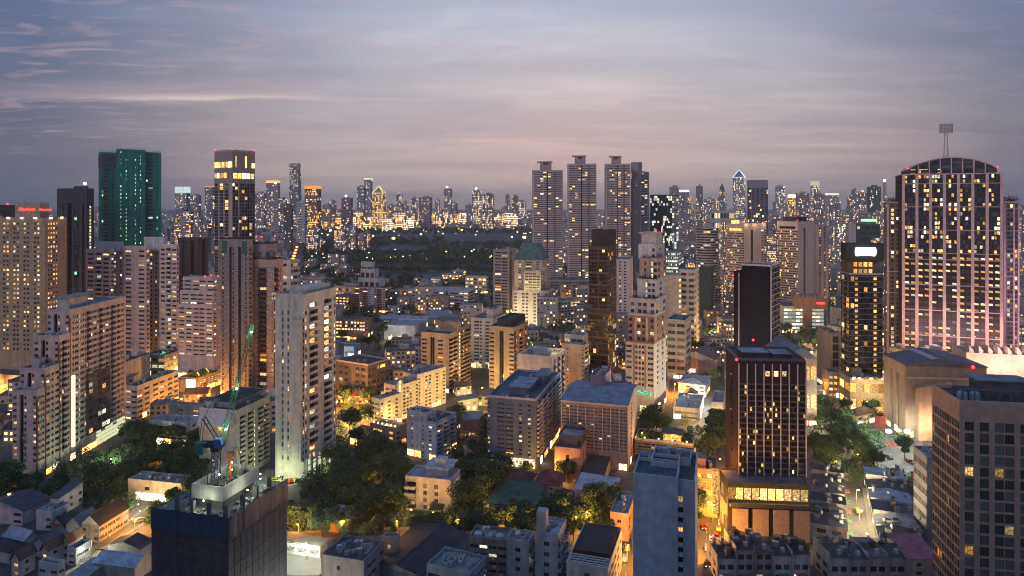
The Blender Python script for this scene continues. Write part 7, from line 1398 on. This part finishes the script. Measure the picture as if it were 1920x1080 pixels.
# amber lamps of the side streets between the middle-distance blocks
MS = []; k = 0
while k < 140:
    y = r.uniform(360, 900); x = r.uniform(-.72, .72) * y; px, py = 960 + x / y * FPX, HOR + 153600 / y
    if in_green(px, py) or not clear_of(x, y, 2.5) or (560 < px < 1010 and py < 530): continue
    k += 1; c_ = r.choice((OR, OR, YE)); MS.append(lamp(0, 0, 5, c_, r.uniform(600, 1500), '%s lamp in the side streets near %s' % ('amber' if c_ == OR else 'pale', landmark(x, y)), world=(x, y), big=.6, group='side street lamps'))
single_out(MS)
single_out([o for o in COL.objects if o.get('group') in ('lamps along the far avenue', 'lamps along the lake shore', 'lamps scattered through the park')])
# cars
def car_proto(col):
    root = obj('car', None, None, (0, 0, -500)); mb = MB(); mb.extr_y([(-2.1, .35), (2.1, .35), (2.15, .75), (1.2, .92), (.7, 1.42), (-1.1, 1.45), (-1.9, .98), (-2.15, .9)], -.85, .85); mb.build('body', plain(col, .25, .3), root)
    mb = MB(); [mb.extr_y([(.95, .95), (.62, 1.36), (-1.0, 1.38), (-1.6, .98)], y - .01, y + .01) for y in (-.862, .862)]; mb.quad((1.2, -.7, .94), (1.2, .7, .94), (.74, .65, 1.4), (.74, -.65, 1.4)); mb.build('window', TINTD, root)
    for x in (-1.3, 1.3):
        for y in (-.86, .86): mb = MB(); n = len(mb.v); mb.extr_y([(x + .33 * math.cos(t), .33 + .33 * math.sin(t)) for t in [2 * math.pi * k / 10 for k in range(10)]], y - .1, y + .1); w_ = mb.build('wheel', plain((.02, .02, .02)), root); mb = MB(); mb.extr_y([(x + .2 * math.cos(t), .33 + .2 * math.sin(t)) for t in [2 * math.pi * k / 8 for k in range(8)]], y - .11, y + .11); mb.build('rim', plain((.4, .4, .4), .3, .8), w_)
    for y in (-.6, .6): mb = MB(); mb.box(2.12, y - .16, .6, 2.2, y + .16, .76); mb.build('headlight', glowmat((1, .95, .8), 5.0), root); mb = MB(); mb.box(-2.22, y - .16, .66, -2.14, y + .16, .82); mb.build('tail_light', glowmat((1, .03, .02), 4.0), root)
    return root
CP = [(car_proto(c_), n_) for c_, n_ in (((.55, .55, .55), 'silver'), ((.04, .04, .05), 'black'), ((.4, .05, .04), 'red'), ((.5, .45, .1), 'yellow'))]
CARS = [(1326, 1030, 1.3, 'driving up the street beside the blank white tower'), (1334, 1012, 1.3, 'second up the street beside the blank white tower'), (1321, 990, -1.9, 'coming down the street beside the blank white tower'), (1340, 905, 1.3, 'by the amber glass front'), (1338, 935, -1.9, 'approaching the amber glass front'), (1655, 838, .2, 'parked first in the floodlit lot'), (1672, 836, .2, 'parked second in the floodlit lot'), (1690, 834, .2, 'parked third in the floodlit lot'), (1668, 858, 1.6, 'parked beneath the tree of the floodlit lot'), (1704, 866, 1.6, 'parked at the lot wall'), (1712, 890, 1.2, 'leaving the lot with lights on'), (1176, 1030, 1.4, 'in the lane left of the blank white tower'), (1172, 1050, 1.4, 'behind another in the lane left of the blank white tower'), (530, 898, .3, 'parked under the pale slab tower'), (545, 894, .3, 'second under the pale slab tower'), (516, 903, .3, 'third under the pale slab tower'), (262, 978, .9, 'with glaring lights at the lane end'), (880, 786, 0, 'on the lit street by the blue-grey block'), (760, 792, 0, 'on the lit street by the cream condominium'), (1608, 960, 1.4, 'in the bright alley'), (1570, 814, 0, 'on the street below the billboard hotel'), (1725, 806, 3.1, 'on the street below the beige hall')] + [(1327 + 4 * k, 1060 - 13 * k, 1.35 if k % 2 else -1.8, '%s in the queue beside the blank white tower' % ordinal(k + 1)) for k in range(7)] + [(500 + 9 * k, 912 - 1.6 * k, 1.4, '%s parked in the row beneath the pale slab tower' % ordinal(k + 1)) for k in range(7)] + [(800 + 16 * k, 789 - .9 * k, 0, '%s in the line on the lit street' % ordinal(k + 1)) for k in range(6)] + [(1546 - (k % 2) * 3, 745 - 13 * k, 1.6, '%s in the line below the lattice-screen block' % ordinal(k + 1)) for k in range(6)]
for k, (px, yb, rz, where) in enumerate(CARS): o = copy_tree(CP[k % 4][0]); x, y = gp(px, yb); o.location = (x, y, .04); o.rotation_euler = (0, 0, rz); tag(o, '%s car %s' % (CP[k % 4][1], where), 'car', 'cars on the streets and lots')
for p, _ in CP:
    for ch in list(p.children_recursive): bpy.data.objects.remove(ch)
    bpy.data.objects.remove(p)
# ================================================================== haze
mb = MB(); mb.box(-15500, -350, -1.0, 15500, 20500, 430); hz_ = mb.build('haze', [])
m = bpy.data.materials.new('evening_haze'); m.use_nodes = True; nt = m.node_tree; nt.nodes.clear()
v = nn(nt, 'ShaderNodeVolumePrincipled', {'Color': (.97, .90, .88, 1), 'Density': 0.72e-4, 'Anisotropy': .6}); o_ = nn(nt, 'ShaderNodeOutputMaterial'); nt.links.new(v.outputs[0], o_.inputs['Volume'])
hz_.data.materials.append(m); tag(hz_, 'thin pink evening haze over the whole city', 'haze', kind='stuff')
